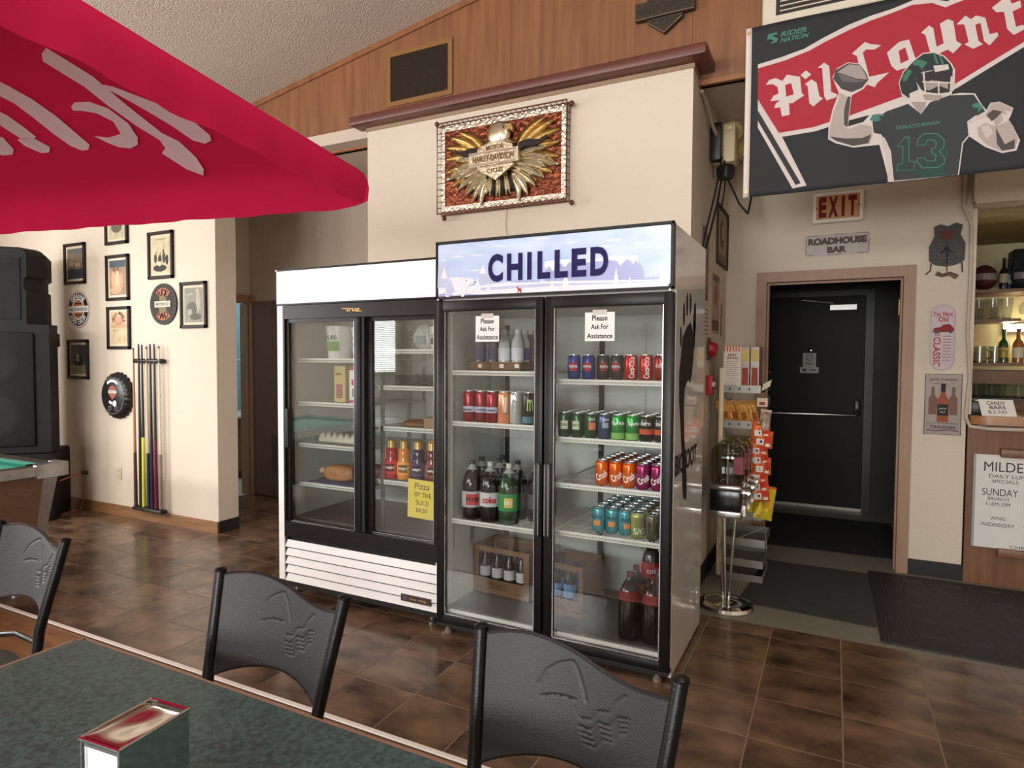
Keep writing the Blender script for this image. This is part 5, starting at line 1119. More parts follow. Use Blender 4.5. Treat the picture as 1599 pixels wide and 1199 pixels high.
# football flag
FLAG = {
 'wband': [(0.027,0.703),(0.148,0.717),(0.254,0.736),(0.345,0.774),(0.455,0.814),(0.551,0.837),(0.645,0.849),(0.719,0.865),(0.755,0.875),(0.871,0.826),(0.914,0.844),(1.162,0.851),(1.173,0.465),(0.917,0.411),(0.713,0.379),(0.563,0.346),(0.466,0.332),(0.315,0.302),(0.154,0.299),(0.135,0.322),(0.03,0.507)],
 'red': [(0.027,0.682),(0.16,0.695),(0.275,0.72),(0.356,0.752),(0.465,0.789),(0.552,0.813),(0.646,0.829),(0.728,0.846),(0.809,0.834),(0.863,0.799),(0.932,0.815),(1.162,0.831),(1.173,0.487),(0.908,0.431),(0.693,0.412),(0.465,0.354),(0.304,0.324),(0.139,0.322),(0.03,0.518)],
 'pole_w': [(0.03,0.504),(0.135,0.328),(0.157,0.295),(0.279,0.03),(0.211,0.023),(0.033,0.367)],
 'pole_b': [(0.031,0.46),(0.25,0.046),(0.226,0.039),(0.032,0.404)],
 'P': [(0.07,0.587),(0.086,0.61),(0.118,0.612),(0.151,0.591),(0.172,0.619),(0.236,0.595),(0.246,0.509),(0.259,0.495),(0.202,0.465),(0.186,0.468),(0.19,0.408),(0.152,0.405),(0.143,0.455),(0.113,0.456),(0.121,0.479),(0.142,0.493),(0.093,0.496),(0.109,0.522),(0.133,0.529),(0.128,0.564),(0.103,0.584)],
 'Ph': [(0.164,0.566),(0.194,0.571),(0.208,0.51),(0.172,0.505)],
 'i': [(0.261,0.553),(0.29,0.571),(0.315,0.549),(0.33,0.477),(0.347,0.463),(0.302,0.429),(0.283,0.451),(0.274,0.537)],
 'id': [(0.239,0.603),(0.263,0.622),(0.29,0.596),(0.262,0.577)],
 'l': [(0.318,0.624),(0.348,0.645),(0.372,0.622),(0.384,0.489),(0.413,0.471),(0.408,0.457),(0.363,0.449),(0.352,0.473),(0.339,0.62)],
 'C': [(0.473,0.665),(0.53,0.712),(0.554,0.696),(0.602,0.681),(0.574,0.665),(0.536,0.673),(0.522,0.66),(0.553,0.534),(0.577,0.535),(0.639,0.54),(0.588,0.496),(0.579,0.478),(0.54,0.499),(0.518,0.541),(0.496,0.649)],
 'o': [(0.627,0.638),(0.677,0.68),(0.719,0.682),(0.749,0.581),(0.74,0.551),(0.671,0.542),(0.647,0.57)],
 'oh': [(0.677,0.636),(0.704,0.647),(0.721,0.585),(0.686,0.573)],
 'u': [(0.768,0.703),(0.799,0.729),(0.817,0.713),(0.833,0.621),(0.861,0.631),(0.843,0.727),(0.874,0.741),(0.896,0.726),(0.911,0.63),(0.933,0.61),(0.9,0.576),(0.877,0.598),(0.834,0.583),(0.807,0.601),(0.786,0.688)],
 'n': [(0.909,0.707),(0.943,0.74),(0.965,0.718),(0.984,0.731),(1.02,0.712),(1.039,0.633),(1.067,0.636),(1.072,0.62),(1.04,0.582),(1.018,0.607),(1.002,0.693),(0.982,0.688),(0.997,0.612),(1.015,0.593),(0.977,0.58),(0.942,0.608),(0.959,0.615),(0.94,0.7)],
 't': [(1.043,0.752),(1.084,0.782),(1.108,0.786),(1.117,0.754),(1.149,0.761),(1.154,0.73),(1.122,0.718),(1.137,0.646),(1.161,0.65),(1.177,0.632),(1.129,0.611),(1.104,0.643),(1.09,0.723),(1.061,0.728)],
 'r': [(1.152,0.677),(1.166,0.742),(1.197,0.764),(1.224,0.65),(1.185,0.62)],
 'S1': [(0.071,0.811),(0.076,0.845),(0.114,0.848),(0.127,0.836),(0.098,0.833),(0.127,0.813),(0.12,0.796),(0.082,0.793),(0.106,0.808),(0.082,0.82)],
 'sil': [(0.375,0.252),(0.376,0.316),(0.392,0.398),(0.419,0.477),(0.388,0.56),(0.405,0.602),(0.457,0.624),(0.514,0.606),(0.543,0.562),(0.561,0.515),(0.528,0.477),(0.478,0.454),(0.471,0.385),(0.465,0.302),(0.532,0.314),(0.565,0.35),(0.631,0.37),(0.728,0.385),(0.695,0.418),(0.68,0.48),(0.698,0.532),(0.734,0.574),(0.776,0.604),(0.823,0.6),(0.865,0.572),(0.896,0.529),(0.91,0.497),(0.91,0.407),(0.89,0.386),(0.935,0.387),(0.991,0.374),(1.019,0.316),(1.037,0.289),(1.051,0.319),(1.085,0.319),(1.138,0.281),(1.13,0.25),(1.121,0.229),(1.136,0.203),(1.166,0.128),(1.154,0.084),(1.101,0.08),(1.037,0.118),(0.974,0.178),(0.952,0.148),(0.939,-0.01),(0.64,-0.0),(0.651,0.003),(0.627,0.107),(0.605,0.192),(0.49,0.193),(0.408,0.227)],
 'torso': [(0.572,0.311),(0.632,0.351),(0.723,0.373),(0.778,0.315),(0.813,0.364),(0.89,0.383),(0.986,0.369),(1.012,0.32),(1.032,0.284),(0.964,0.248),(0.971,0.184),(0.947,0.152),(0.934,-0.009),(0.673,0.006),(0.66,0.103),(0.612,0.242),(0.579,0.253)],
 'side': [(0.612,0.235),(0.629,0.22),(0.656,0.154),(0.672,0.007),(0.646,0.004),(0.638,0.106)],
 'ball': [(0.391,0.553),(0.402,0.596),(0.457,0.619),(0.508,0.604),(0.538,0.557),(0.55,0.52),(0.523,0.484),(0.477,0.47),(0.431,0.494)],
 'ballhi': [(0.408,0.582),(0.463,0.613),(0.509,0.598),(0.532,0.558),(0.544,0.521),(0.499,0.533),(0.441,0.566)],
 'ballm': [(0.411,0.572),(0.447,0.561),(0.499,0.528),(0.536,0.516),(0.499,0.514),(0.436,0.529)],
 'arm': [(0.422,0.477),(0.458,0.451),(0.446,0.389),(0.445,0.306),(0.464,0.288),(0.521,0.305),(0.569,0.286),(0.574,0.241),(0.563,0.205),(0.489,0.201),(0.413,0.236),(0.379,0.258),(0.383,0.315),(0.398,0.391),(0.42,0.445)],
 'armsh': [(0.459,0.451),(0.473,0.448),(0.467,0.373),(0.462,0.297),(0.446,0.312),(0.445,0.389)],
 'armsh2': [(0.383,0.263),(0.454,0.243),(0.528,0.235),(0.568,0.248),(0.557,0.205),(0.489,0.201),(0.413,0.236)],
 'helm': [(0.695,0.428),(0.684,0.479),(0.701,0.528),(0.737,0.569),(0.778,0.598),(0.822,0.594),(0.861,0.568),(0.89,0.528),(0.902,0.498),(0.882,0.49),(0.815,0.515),(0.773,0.511),(0.75,0.485),(0.764,0.433),(0.727,0.422),(0.728,0.397)],
 'helmS': [(0.732,0.565),(0.761,0.578),(0.797,0.555),(0.778,0.526),(0.761,0.547),(0.745,0.55)],
 'helmS2': [(0.698,0.507),(0.719,0.54),(0.735,0.525),(0.715,0.486),(0.699,0.482)],
 'st1': [(0.818,0.591),(0.828,0.587),(0.842,0.54),(0.834,0.539)],
 'st2': [(0.841,0.58),(0.85,0.574),(0.865,0.533),(0.856,0.534)],
 'face': [(0.762,0.507),(0.82,0.511),(0.9,0.496),(0.9,0.469),(0.895,0.398),(0.812,0.4),(0.775,0.432),(0.75,0.479)],
 'skin': [(0.785,0.46),(0.816,0.467),(0.883,0.445),(0.884,0.412),(0.848,0.436),(0.807,0.42),(0.791,0.429)],
 'chin': [(0.781,0.406),(0.864,0.385),(0.849,0.366),(0.792,0.38)],
 'tag': [(0.822,0.533),(0.881,0.528),(0.886,0.504),(0.83,0.501)],
 'neck': [(0.736,0.38),(0.797,0.368),(0.793,0.343),(0.775,0.318),(0.753,0.346)],
 'm1': [(0.778,0.513),(0.786,0.515),(0.796,0.415),(0.875,0.389),(0.872,0.382),(0.791,0.407)],
 'm2': [(0.842,0.456),(0.848,0.454),(0.851,0.393),(0.845,0.395)],
 'm3': [(0.779,0.47),(0.899,0.442),(0.899,0.435),(0.779,0.463)],
 'm4': [(0.893,0.47),(0.903,0.468),(0.9,0.385),(0.89,0.383)],
 'hand': [(1.035,0.272),(1.054,0.315),(1.085,0.315),(1.134,0.28),(1.129,0.265),(1.105,0.275),(1.115,0.253),(1.091,0.263),(1.102,0.232),(1.074,0.207),(1.063,0.238),(1.038,0.254)],
 'handsh': [(1.038,0.266),(1.062,0.285),(1.096,0.271),(1.077,0.247),(1.058,0.233)],
 'cuff': [(0.964,0.248),(0.994,0.27),(1.033,0.272),(1.038,0.257),(0.994,0.249),(0.975,0.237)],
 'fore': [(1.003,0.212),(1.034,0.23),(1.074,0.207),(1.126,0.225),(1.159,0.135),(1.149,0.093),(1.101,0.088),(1.042,0.126),(1.011,0.169)],
 'foresh': [(1.074,0.201),(1.11,0.119),(1.147,0.137),(1.146,0.093),(1.101,0.091),(1.081,0.123)],
 'fored': [(1.015,0.216),(1.049,0.217),(1.065,0.179),(1.041,0.153)],
 'n1': [(0.68,0.172),(0.714,0.215),(0.733,0.214),(0.736,0.094),(0.76,0.091),(0.757,0.048),(0.683,0.052),(0.685,0.087),(0.705,0.088),(0.705,0.165)],
 'n3': [(0.762,0.166),(0.768,0.199),(0.791,0.221),(0.848,0.213),(0.878,0.177),(0.877,0.141),(0.858,0.125),(0.881,0.092),(0.881,0.064),(0.855,0.047),(0.79,0.052),(0.764,0.086),(0.767,0.107),(0.802,0.102),(0.81,0.086),(0.841,0.085),(0.843,0.106),(0.825,0.121),(0.824,0.142),(0.84,0.146),(0.842,0.167),(0.834,0.18),(0.808,0.184),(0.8,0.161)],
 'logoL': [(0.56,0.319),(0.571,0.343),(0.604,0.343),(0.627,0.33),(0.599,0.329),(0.611,0.311),(0.583,0.306)],
 'logoR': [(0.98,0.323),(1.007,0.33),(1.025,0.3),(1.003,0.283),(1.007,0.303),(0.988,0.307)],
 'greenp': [(0.799,0.121),(0.878,0.171),(0.897,0.108),(0.873,0.05),(0.895,-0.001),(0.791,0.005),(0.748,0.042),(0.806,0.053),(0.841,0.085)],
 'txt': [(0.676,0.263),(0.857,0.262)],
 'rn': [(0.13,0.821),(0.281,0.811)],
}
fl = thing('football_flag', 'black and red football flag with white blackletter words and a player', 'flag', (-.43, 3.70, 2.355))
FW = 1.50
def wav(x, z): return .004 * math.sin(x * 9 + z * 3) + .003 * math.sin(x * 4 - z * 8)
MB().grid(lambda u, v: (-.012 + u * (FW + .012), wav(u * FW, v * .9), v * .9), 60, 30).obj('cloth', mat('black_flag_cloth', (28, 30, 34), .75, amp=.08, scale=8), fl, ang=80, solid=.001)
def fpoly(mb, pts, d):
    mb.v += []; k = len(mb.v)
    n = len(pts); ar = sum(pts[i][0] * pts[(i + 1) % n][1] - pts[(i + 1) % n][0] * pts[i][1] for i in range(n))
    if ar < 0: pts = pts[::-1]
    b = bmesh.new(); b.faces.new([b.verts.new((x, 0, z)) for x, z in pts]); b.normal_update()
    bmesh.ops.triangulate(b, faces=b.faces[:])
    for it in range(4):
        ed = [e for e in b.edges if e.calc_length() > .09]
        if not ed: break
        bmesh.ops.subdivide_edges(b, edges=ed, cuts=1); bmesh.ops.triangulate(b, faces=b.faces[:])
    b.verts.index_update()
    mb.add([(v.co.x, wav(v.co.x, v.co.z) - d, v.co.z) for v in b.verts], [[v.index for v in f.verts] for f in b.faces]); b.free()
    return mb
def clip_top(pts): return [(min(x, FW - .002), max(.002, min(z, .898))) for x, z in pts]
def fink(keys, col, d, name):
    for k in keys.split(): fpoly(MB(), clip_top(FLAG[k]), d).obj(name, mat('flagink_%d_%d_%d' % col, col, .75, amp=.04, scale=10), fl, ang=80)
WH = (196, 186, 182)
FLAG['wband'] = [p for p in FLAG['wband']]; FLAG['red'] = [p for p in FLAG['red']]
for k in ('wband', 'red'):
    FLAG[k] = [(1.45 if x > 1.05 else x, z if x <= 1.05 else (z + .24)) for x, z in FLAG[k]]
fink('wband', WH, .0012, 'white_band'); fink('red', (156, 28, 46), .0020, 'red_field'); fink('pole_w', WH, .0026, 'pennant_pole'); fink('pole_b', (40, 42, 46), .0032, 'pole_core')
fink('P i id l C o u n t', WH, .0030, 'lettering'); fink('Ph oh', (156, 28, 46), .0036, 'letter_counters')
fink('sil', WH, .0042, 'player_outline')
fink('torso', (44, 50, 52), .0050, 'player_jersey'); fink('greenp', (28, 62, 54), .0054, 'jersey_sheen'); fink('side', (186, 178, 172), .0056, 'jersey_side')
fink('ball', (64, 60, 62), .0050, 'football'); fink('ballhi', (150, 140, 138), .0056, 'football_highlight'); fink('ballm', (96, 90, 90), .006, 'football_seam')
fink('arm fore hand', (164, 152, 146), .0052, 'player_arms'); fink('armsh armsh2 handsh foresh', (70, 64, 64), .0058, 'arm_shading'); fink('fored cuff', (186, 176, 172), .006, 'arm_highlight')
fink('helm', (34, 42, 44), .0056, 'helmet'); fink('helmS helmS2 st1 st2', (58, 108, 88), .0062, 'helmet_mark'); fink('face', (38, 36, 38), .0060, 'face_shadow'); fink('skin neck chin', (150, 138, 134), .0066, 'face_skin'); fink('tag m1 m2 m3 m4', (190, 182, 178), .0072, 'face_mask')
fink('n1 n3', (62, 116, 100), .0060, 'number_outline')
def shrink(pts, k):
    P_ = [Vector(p) for p in pts]; n = len(P_); out = []
    ar = sum(P_[i].x * P_[(i + 1) % n].y - P_[(i + 1) % n].x * P_[i].y for i in range(n)); sg__ = 1 if ar > 0 else -1
    for i in range(n):
        a = (P_[i] - P_[i - 1]).normalized(); b_ = (P_[(i + 1) % n] - P_[i]).normalized()
        nn = Vector((-a.y - b_.y, a.x + b_.x)) * sg__; 
        if nn.length > 1e-6: nn.normalize()
        out.append((P_[i].x + nn.x * k, P_[i].y + nn.y * k))
    return out
FLAG['n1i'] = shrink(FLAG['n1'], .0045); FLAG['n3i'] = shrink(FLAG['n3'], .0045)
fink('n1i n3i', (34, 56, 54), .0066, 'number_fill'); fink('logoL logoR S1', (62, 116, 100), .0064, 'team_mark')
def wrp(x, z, d): return (x, wav(x, z) - d, z)
for a_ in (('SASKATCHEWAN', .765, .263, .018, .18, .0064, .02, 0), ('RIDER', .20, .832, .026, .125, .003, .03, .3), ('NATION', .205, .802, .024, .14, .003, .03, .3)): text(MB(), *a_[:7], shear=a_[7], warp=wrp).obj('team_lettering', mat('flagink_green', (62, 116, 100), .75), fl)
MB().grid(lambda u, v: (-.035 + u * .03, wav(0, v * .9) - .001, v * .9), 2, 16).obj('header_tape', mat('white_canvas', (206, 196, 190), .8), fl, ang=80, solid=.003)
for z_ in (.03, .872): MB().lathe([(.004, .0), (.009, .0), (.009, .004), (.004, .004)], (-.02, 0, z_), 12, '-y').obj('grommet', M_brass, fl)

# ================================================================ SIGNS ON THE EXIT WALL
ex = thing('exit_sign', 'EXIT sign with dark red letters in a white frame', 'sign', (-.004, 5.14, 2.557))
MB().rbox(-.16, -.05, -.105, .16, -.001, .108, .005, 1).obj('frame', mat('ivory_frame', (232, 226, 216), .4), ex)
MB().plate([(-.138, -.083), (.138, -.083), (.138, .086), (-.138, .086)], .05, .0512).obj('face', mat('amber_sign_face', (196, 148, 92), .4), ex)
q = MB()
for ch, x, w_ in (('E', -.096, .05), ('X', -.028, .062), ('I', .034, .02), ('T', .092, .055)): text(q, ch, x, .002, .145, w_, .052, .06)
q.obj('lettering', ink((116, 20, 26)), ex)
MB().plate([(.122, .004), (.134, .012), (.134, -.004)], .0512, .052).plate([(-.125, -.004), (-.137, .004), (-.137, -.012)], .0512, .052).obj('chevron', ink((116, 20, 26)), ex)
rh = thing('bar_name_sign', 'pale worn metal name plate between exit sign and doorway', 'sign', (-.003, 5.14, 2.30))
MB().plate(rrect(-.205, -.075, .205, .075, .012), .001, .006).obj('plate', mat('lilac_enamel_plate', (178, 166, 164), .4, amp=.08, scale=12), rh)
q = MB(); text(q, 'ROADHOUSE', 0, .027, .05, .375, .007, .07); text(q, 'BAR', 0, -.036, .045, .125, .007, .07); q.obj('lettering', ink((92, 78, 80)), rh)
q = MB()
for a in ([(-.20, -.06), (-.20, .055), (-.19, .068), (-.12, .07)], [(.2, .05), (.19, .07), (.12, .072)], [(.2, .03), (.2, -.05), (.19, -.066), (.13, -.068)], [(-.15, -.07), (-.19, -.068)], [(-.02, .07), (.06, .07)], [(-.06, -.07), (.03, -.07)]): q.line(a, .004, .006, .0068)
q.obj('worn_border', ink((116, 102, 100)), rh)
vs_ = thing('vest_ornament', 'small black leather vest wall ornament with laces', 'ornament', (.652, 5.14, 2.22))
MB().plate([(-.075, .15), (-.04, .165), (0, .148), (.045, .168), (.085, .15), (.072, .09), (.10, .03), (.098, -.08), (.06, -.105), (0, -.118), (-.06, -.105), (-.098, -.075), (-.10, .02), (-.07, .09)], .001, .022).obj('vest', mat('black_leather', (44, 41, 40), .5, bump=.3), vs_)
MB().plate([(-.042, .12), (.042, .12), (.03, .075), (0, .05), (-.03, .075)], .022, .025).obj('emblem', ink((96, 50, 38)), vs_)
MB().tube([(0, -.024, .02), (-.03, -.026, -.03), (-.002, -.026, .0), (.032, -.026, -.03), (.004, -.026, .01), (.0, -.026, -.10)], .004, 6).obj('lace', mat('lace_black', (18, 17, 17), .6), vs_)
MB().tube([(-.085, -.01, -.09), (-.09, -.01, -.14), (-.115, -.01, -.165)], .004, 6).tube([(.085, -.01, -.09), (.09, -.01, -.16)], .004, 6).obj('side_tie', mat('lace_brown', (60, 48, 44), .6), vs_)
MB().tube([(0, -.012, -.11), (.005, -.012, -.15)], .004, 6).obj('hanger', ink((150, 80, 60)), vs_)
MB().tube([(-.055, -.012, -.16), (-.02, -.012, -.175), (.02, -.012, -.165), (.06, -.012, -.19)], .014, 8, rad=[.016, .012, .013, .018]).obj('charm', mat('pewter', (120, 100, 88), .4, metal=.4), vs_)
od = thing('classic_sign', 'tall rounded pink-white tin sign with a red car', 'sign', (.645, 5.14, 1.632))
MB().plate(rrect(-.068, -.22, .068, .22, .066, 8), .001, .012).obj('plate', mat('pearl_tin', (186, 166, 172), .35, amp=.05), od)
MB().line(rrect(-.064, -.216, .064, .216, .062, 8), .007, .012, .016, True).obj('rim', mat('grey_tin_edge', (140, 132, 138), .35, metal=.3), od)
for a_ in (("I'm Not", 0, .155, .034, .105), ('Old', 0, .12, .034, .055)): text(MB(), *a_, .013, .02).obj('lettering', ink((164, 62, 66)), od)
text(MB(), 'CLASSIC', -.032, -.10, .042, .20, .013, .02, rot=R(-90)).obj('lettering', ink((164, 62, 66)), od); text(MB(), "I'm", -.03, .02, .022, .03, .013, .02).obj('lettering', ink((164, 62, 66)), od)
MB().plate([(-.056, .045), (-.05, .062), (-.015, .067), (.0, .083), (.035, .088), (.055, .066), (.06, .058), (.06, .036), (-.056, .032)], .012, .014).obj('car_print', ink((140, 40, 46)), od)
MB().plate([(-.058, .03), (-.02, .028), (-.02, .044), (-.058, .048)], .014, .015).obj('car_grille_print', ink((110, 96, 98)), od)
for cx_ in (-.035, .042): MB().plate(circ(cx_, .034, .010, n=10), .014, .0156).obj('car_wheel_print', ink((90, 80, 82)), od)
for k in range(9): MB().line([(.0, .005 - k * .02), (.048, .005 - k * .02)], .006, .012, .0128).obj('small_print', ink((160, 128, 138)), od)
jd = thing('whiskey_sign', 'rectangular tin whiskey sign with three bottles', 'sign', (.658, 5.14, 1.18))
MB().plate([(-.105, -.205), (.105, -.205), (.105, .205), (-.105, .205)], .001, .006).obj('plate', mat('grey_tin', (150, 138, 130), .4, amp=.06, scale=14), jd)
MB().line([(-.103, -.203), (.103, -.203), (.103, .203), (-.103, .203)], .005, .006, .0075, True).obj('rim', ink((96, 84, 80)), jd)
bsh = lambda cx, s, z0: [(cx - .032 * s, z0), (cx + .032 * s, z0), (cx + .034 * s, z0 + .15 * s), (cx + .014 * s, z0 + .185 * s), (cx + .013 * s, z0 + .26 * s), (cx - .013 * s, z0 + .26 * s), (cx - .014 * s, z0 + .185 * s), (cx - .034 * s, z0 + .15 * s)]
MB().plate(bsh(-.058, .72, -.07), .006, .0068).plate(bsh(.058, .72, -.07), .006, .0068).obj('bottle_print', ink((122, 92, 84)), jd)
MB().plate(bsh(0, 1.0, -.12), .0068, .0078).obj('bottle_print', ink((150, 84, 58)), jd)
MB().plate([(-.03, -.075), (.03, -.075), (.03, .0), (-.03, .0)], .0078, .0086).plate([(-.013, .085), (.013, .085), (.013, .14), (-.013, .14)], .0078, .0086).obj('bottle_label_print', ink((34, 40, 42)), jd)
q = MB(); text(q, 'JACK DANIELS', 0, .165, .022, .16, .007, .02); text(q, 'old no. 7', 0, .14, .012, .12, .007); text(q, 'TENNESSEE', 0, -.155, .022, .15, .007, .02); q.line([(-.09, -.175), (-.03, -.18), (.03, -.172), (.09, -.178)], .006, .006, .007).line([(-.09, -.128), (.09, -.128)], .003, .006, .007); q.obj('lettering', ink((74, 64, 60)), jd)
q = MB(); text(q, 'JACK', 0, -.03, .014, .045, .0092, .02); text(q, 'No.7', 0, -.052, .012, .03, .0092, .02); q.obj('label_lettering', ink((190, 184, 170)), jd)

# ================================================================ PILLAR SIDE (faces +x)
def side(name, label, cat, y, z): return thing(name, label, cat, (-.755, y, z), R(90))
el = side('emergency_light', 'wall emergency light with twin cream lamp heads and dangling cables', 'emergency light', 4.45, 2.88)
MB().rbox(-.07, -.15, -.12, .07, -.001, .13, .012).obj('housing', mat('cream_housing', (206, 186, 146), .4), el)
MB().rbox(-.15, -.075, -.12, -.075, -.005, .12, .01).obj('transformer', mat('black_housing', (26, 24, 24), .4), el)
for (x, y, z_) in ((.10, -.09, .14), (.20, -.11, .06)):
    MB().lathe([(.0, .0), (.035, .0), (.075, .05), (.08, .055), (.076, .06), (.001, .048)], (x, y, z_), 18, 'x').obj('lamp_head', mat('cream_lamp', (200, 180, 120), .35), el)
MB().tube([(.0, -.05, .12), (.05, -.07, .14), (.10, -.09, .14)], .012).tube([(.05, -.05, .06), (.12, -.08, .06), (.20, -.11, .06)], .012).obj('lamp_arm', mat('cream_housing', (206, 186, 146), .4), el)
MB().lathe([(.0, 0), (.05, 0), (.06, .03), (.06, .07), (.045, .09), (0, .09)], (.02, -.08, -.205), 16).obj('siren', mat('black_housing', (26, 24, 24), .4), el)
MB().cyl((-.06, -.10, .10), (-.06, -.13, .10), .024).obj('knob', mat('cream_housing', (206, 186, 146), .4), el)
q = MB(); q.tube([(-.50, -.012, .19), (-.38, -.02, .17), (-.22, -.03, .08), (-.10, -.05, .02)], .012, 6); q.obj('feed_cable', mat('beige_cable', (170, 152, 132), .6), el)
q = MB(); q.tube([(-.13, -.08, -.10), (-.20, -.05, -.35), (-.34, -.02, -.62), (-.44, -.012, -.80)], .006, 6).tube([(-.10, -.09, -.12), (-.16, -.06, -.40), (-.30, -.03, -.66), (-.41, -.012, -.82)], .007, 6).tube([(.02, -.08, -.2), (.03, -.07, -.30), (-.02, -.06, -.42)], .005, 6).tube([(.04, -.09, -.2), (.10, -.16, -.36), (.24, -.20, -.40), (.40, -.20, -.26), (.44, -.18, -.05), (.36, -.12, .1), (.24, -.1, .16)], .007, 6); q.obj('black_cable', mat('cable_black', (24, 22, 22), .5), el)
def poster(name, label, cat, y0, y1, z0, z1, col, shapes=(), frame=None, t=.003):
    o = side(name, label, cat, (y0 + y1) / 2, (z0 + z1) / 2); w, h = (y1 - y0) / 2, (z1 - z0) / 2
    MB().plate([(-w, -h), (w, -h), (w, h), (-w, h)], .001, t).obj('sheet', mat('sheet_%d_%d_%d' % col, col, .55, amp=.08, scale=10), o)
    for i, (pts, c) in enumerate(shapes): MB().plate([(u * w, v * h) for u, v in pts], t, t + .001 + i * .0004).obj('print', ink(c), o)
    if frame: MB().line([(-w, -h), (w, -h), (w, h), (-w, h)], .025, t, t + .012, True).obj('frame', ink(frame), o)
    return o
gs = side('cutout_sign', 'brown bottle-shaped cut-out tin sign on the pillar side', 'sign', 4.21, 2.07)
MB().plate([(-.09, .24), (-.03, .235), (.07, .18), (.075, .10), (.075, -.20), (.06, -.215), (-.04, -.2), (-.045, .06), (-.09, .08)], .001, .012).obj('plate', mat('brown_tin', (84, 58, 50), .4, amp=.15, scale=10), gs)
MB().plate(circ(.02, -.10, .03, .05, 12), .012, .013).plate([(-.03, -.15), (.06, -.16), (.06, -.19), (-.03, -.18)], .012, .013).obj('print', ink((170, 120, 116)), gs)
MB().plate([(-.08, .21), (.05, .17), (.05, .14), (-.08, .16)], .012, .013).plate([(-.005, .06), (.03, .05), (.03, -.04), (-.005, -.05)], .012, .013).obj('print', ink((130, 92, 84)), gs)
poster('framed_poster', 'narrow dark-framed olive photo poster in the corner by exit', 'poster', 4.64, 5.10, 2.16, 2.56, (150, 136, 96), ((circ(0, .1, .45, .55, 10), (92, 76, 60)), ([(-.8, -.9), (.8, -.9), (.8, -.6), (-.8, -.6)], (110, 96, 80)), (circ(.1, .2, .2, .3, 8), (176, 156, 130))), frame=(60, 48, 40))
poster('tin_poster', 'faded red and white tin poster below the framed poster', 'poster', 4.49, 4.80, 1.655, 2.07, (176, 150, 138), (([(-.9, -.9), (.9, -.9), (.9, -.55), (-.9, -.55)], (110, 78, 68)), (circ(0, .3, .4, .4, 10), (150, 108, 98)), ([(-.8, .75), (.8, .75), (.8, .95), (-.8, .95)], (116, 92, 84))))
np_ = poster('printed_notice', 'white printed paper notice on the pillar side', 'notice', 4.13, 4.40, 1.60, 1.835, (206, 194, 180), tuple(([(-.7, .7 - k * .22), (.7, .7 - k * .22), (.7, .64 - k * .22), (-.7, .64 - k * .22)], (130, 120, 112)) for k in range(7)))
poster('pale_sheet', 'pale beige calendar sheet beside the exit door frame', 'poster', 4.86, 5.11, 1.63, 1.93, (196, 180, 158), (([(-.9, -.9), (-.6, -.9), (-.6, .7), (-.9, .7)], (92, 80, 70)),))
be = side('alarm_bell', 'red fire alarm bell on the pillar side', 'alarm', 4.36, 1.542)
MB().box(-.02, -.02, -.075, .02, -.001, .075).obj('bracket', mat('bracket_dark', (70, 60, 54), .5), be)
MB().lathe([(.055, .02), (.055, .03), (.04, .06), (.001, .075)], (0, 0, 0), 18, '-y').obj('gong', mat('alarm_red', (160, 30, 36), .3), be)
rp = side('fire_pull_station', 'red fire pull station under the alarm bell', 'alarm', 4.37, 1.305)
MB().rbox(-.05, -.04, -.065, .05, -.001, .065, .005).obj('box', mat('alarm_red2', (176, 36, 56), .4), rp)
MB().rbox(-.035, -.05, -.01, .035, -.038, .02, .003).obj('pull_handle', ink((226, 214, 210)), rp)

# ================================================================ BAR ON THE RIGHT
M_bar = mat('bar_oak_front', (104, 66, 42), .45, scale=4, stretch=(7, 7, .6), col2=(126, 84, 56), detail=6)
M_bartop = mat('bar_top_oak', (146, 100, 62), .3, scale=4, stretch=(.7, 7, 7), col2=(172, 122, 80), detail=6)
struct('wall_bar_header', MB().box(.782, 5.05, 2.50, 4, 5.30, 3.11), M_wall)
struct('trim_bar_header', MB().box(.79, 5.04, 2.485, 4, 5.31, 2.50), M_wall)
struct('trim_bar_jamb', MB().box(.79, 5.13, 1.12, .815, 5.26, 2.47), M_wall)
struct('wall_bar_back', MB().box(.70, 6.55, 0, 4, 6.65, 2.6).box(.69, 5.26, 0, .79, 6.6, 2.6), mat('olive_cream_paint', (196, 184, 140), .7, amp=.02))
struct('ceiling_bar', MB().box(.79, 5.3, 2.44, 4, 6.65, 2.52), mat('olive_ceiling', (150, 136, 92), .8, amp=.03))
bc = thing('bar_counter', 'oak-fronted bar counter with rounded wooden top', 'bar counter', (.80, 5.14, 0))
MB().box(0, -.01, 0, 2.4, .06, 1.05).obj('front_panel', M_bar, bc)
MB().slab([(-.0, .02), (.01, -.04), (.05, -.075), (.12, -.085), (2.4, -.085), (2.4, .45), (0, .45)], 1.06, 1.115).obj('counter_top', M_bartop, bc)
MB().slab([(.02, .02), (.05, -.045), (.12, -.055), (2.4, -.055), (2.4, .4), (.02, .4)], 1.05, 1.062).obj('under_edge', M_bar, bc)
cdq = tag(MB().tube([(.742, 5.118, 2.92), (.742, 5.118, 2.76), (.738, 5.118, 2.48), (.765, 5.12, 2.42), (.783, 5.12, 2.36), (.786, 5.12, 2.0), (.78, 5.12, 1.66), (.792, 5.12, 1.50), (.80, 5.12, 1.36), (.79, 5.12, 1.20), (.783, 5.10, 1.10), (.80, 5.06, 1.045), (.90, 5.045, 1.035), (1.2, 5.045, 1.04), (1.6, 5.045, 1.04)], .012, 8).obj('cable_conduit', mat('grey_cable_cover', (190, 176, 160), .5)), 'pale cable running down the wall edge to the bar top', 'cable')
ms = thing('menu_board', 'white menu board listing specials clipped to bar front', 'sign', (1.20, 5.128, .25))
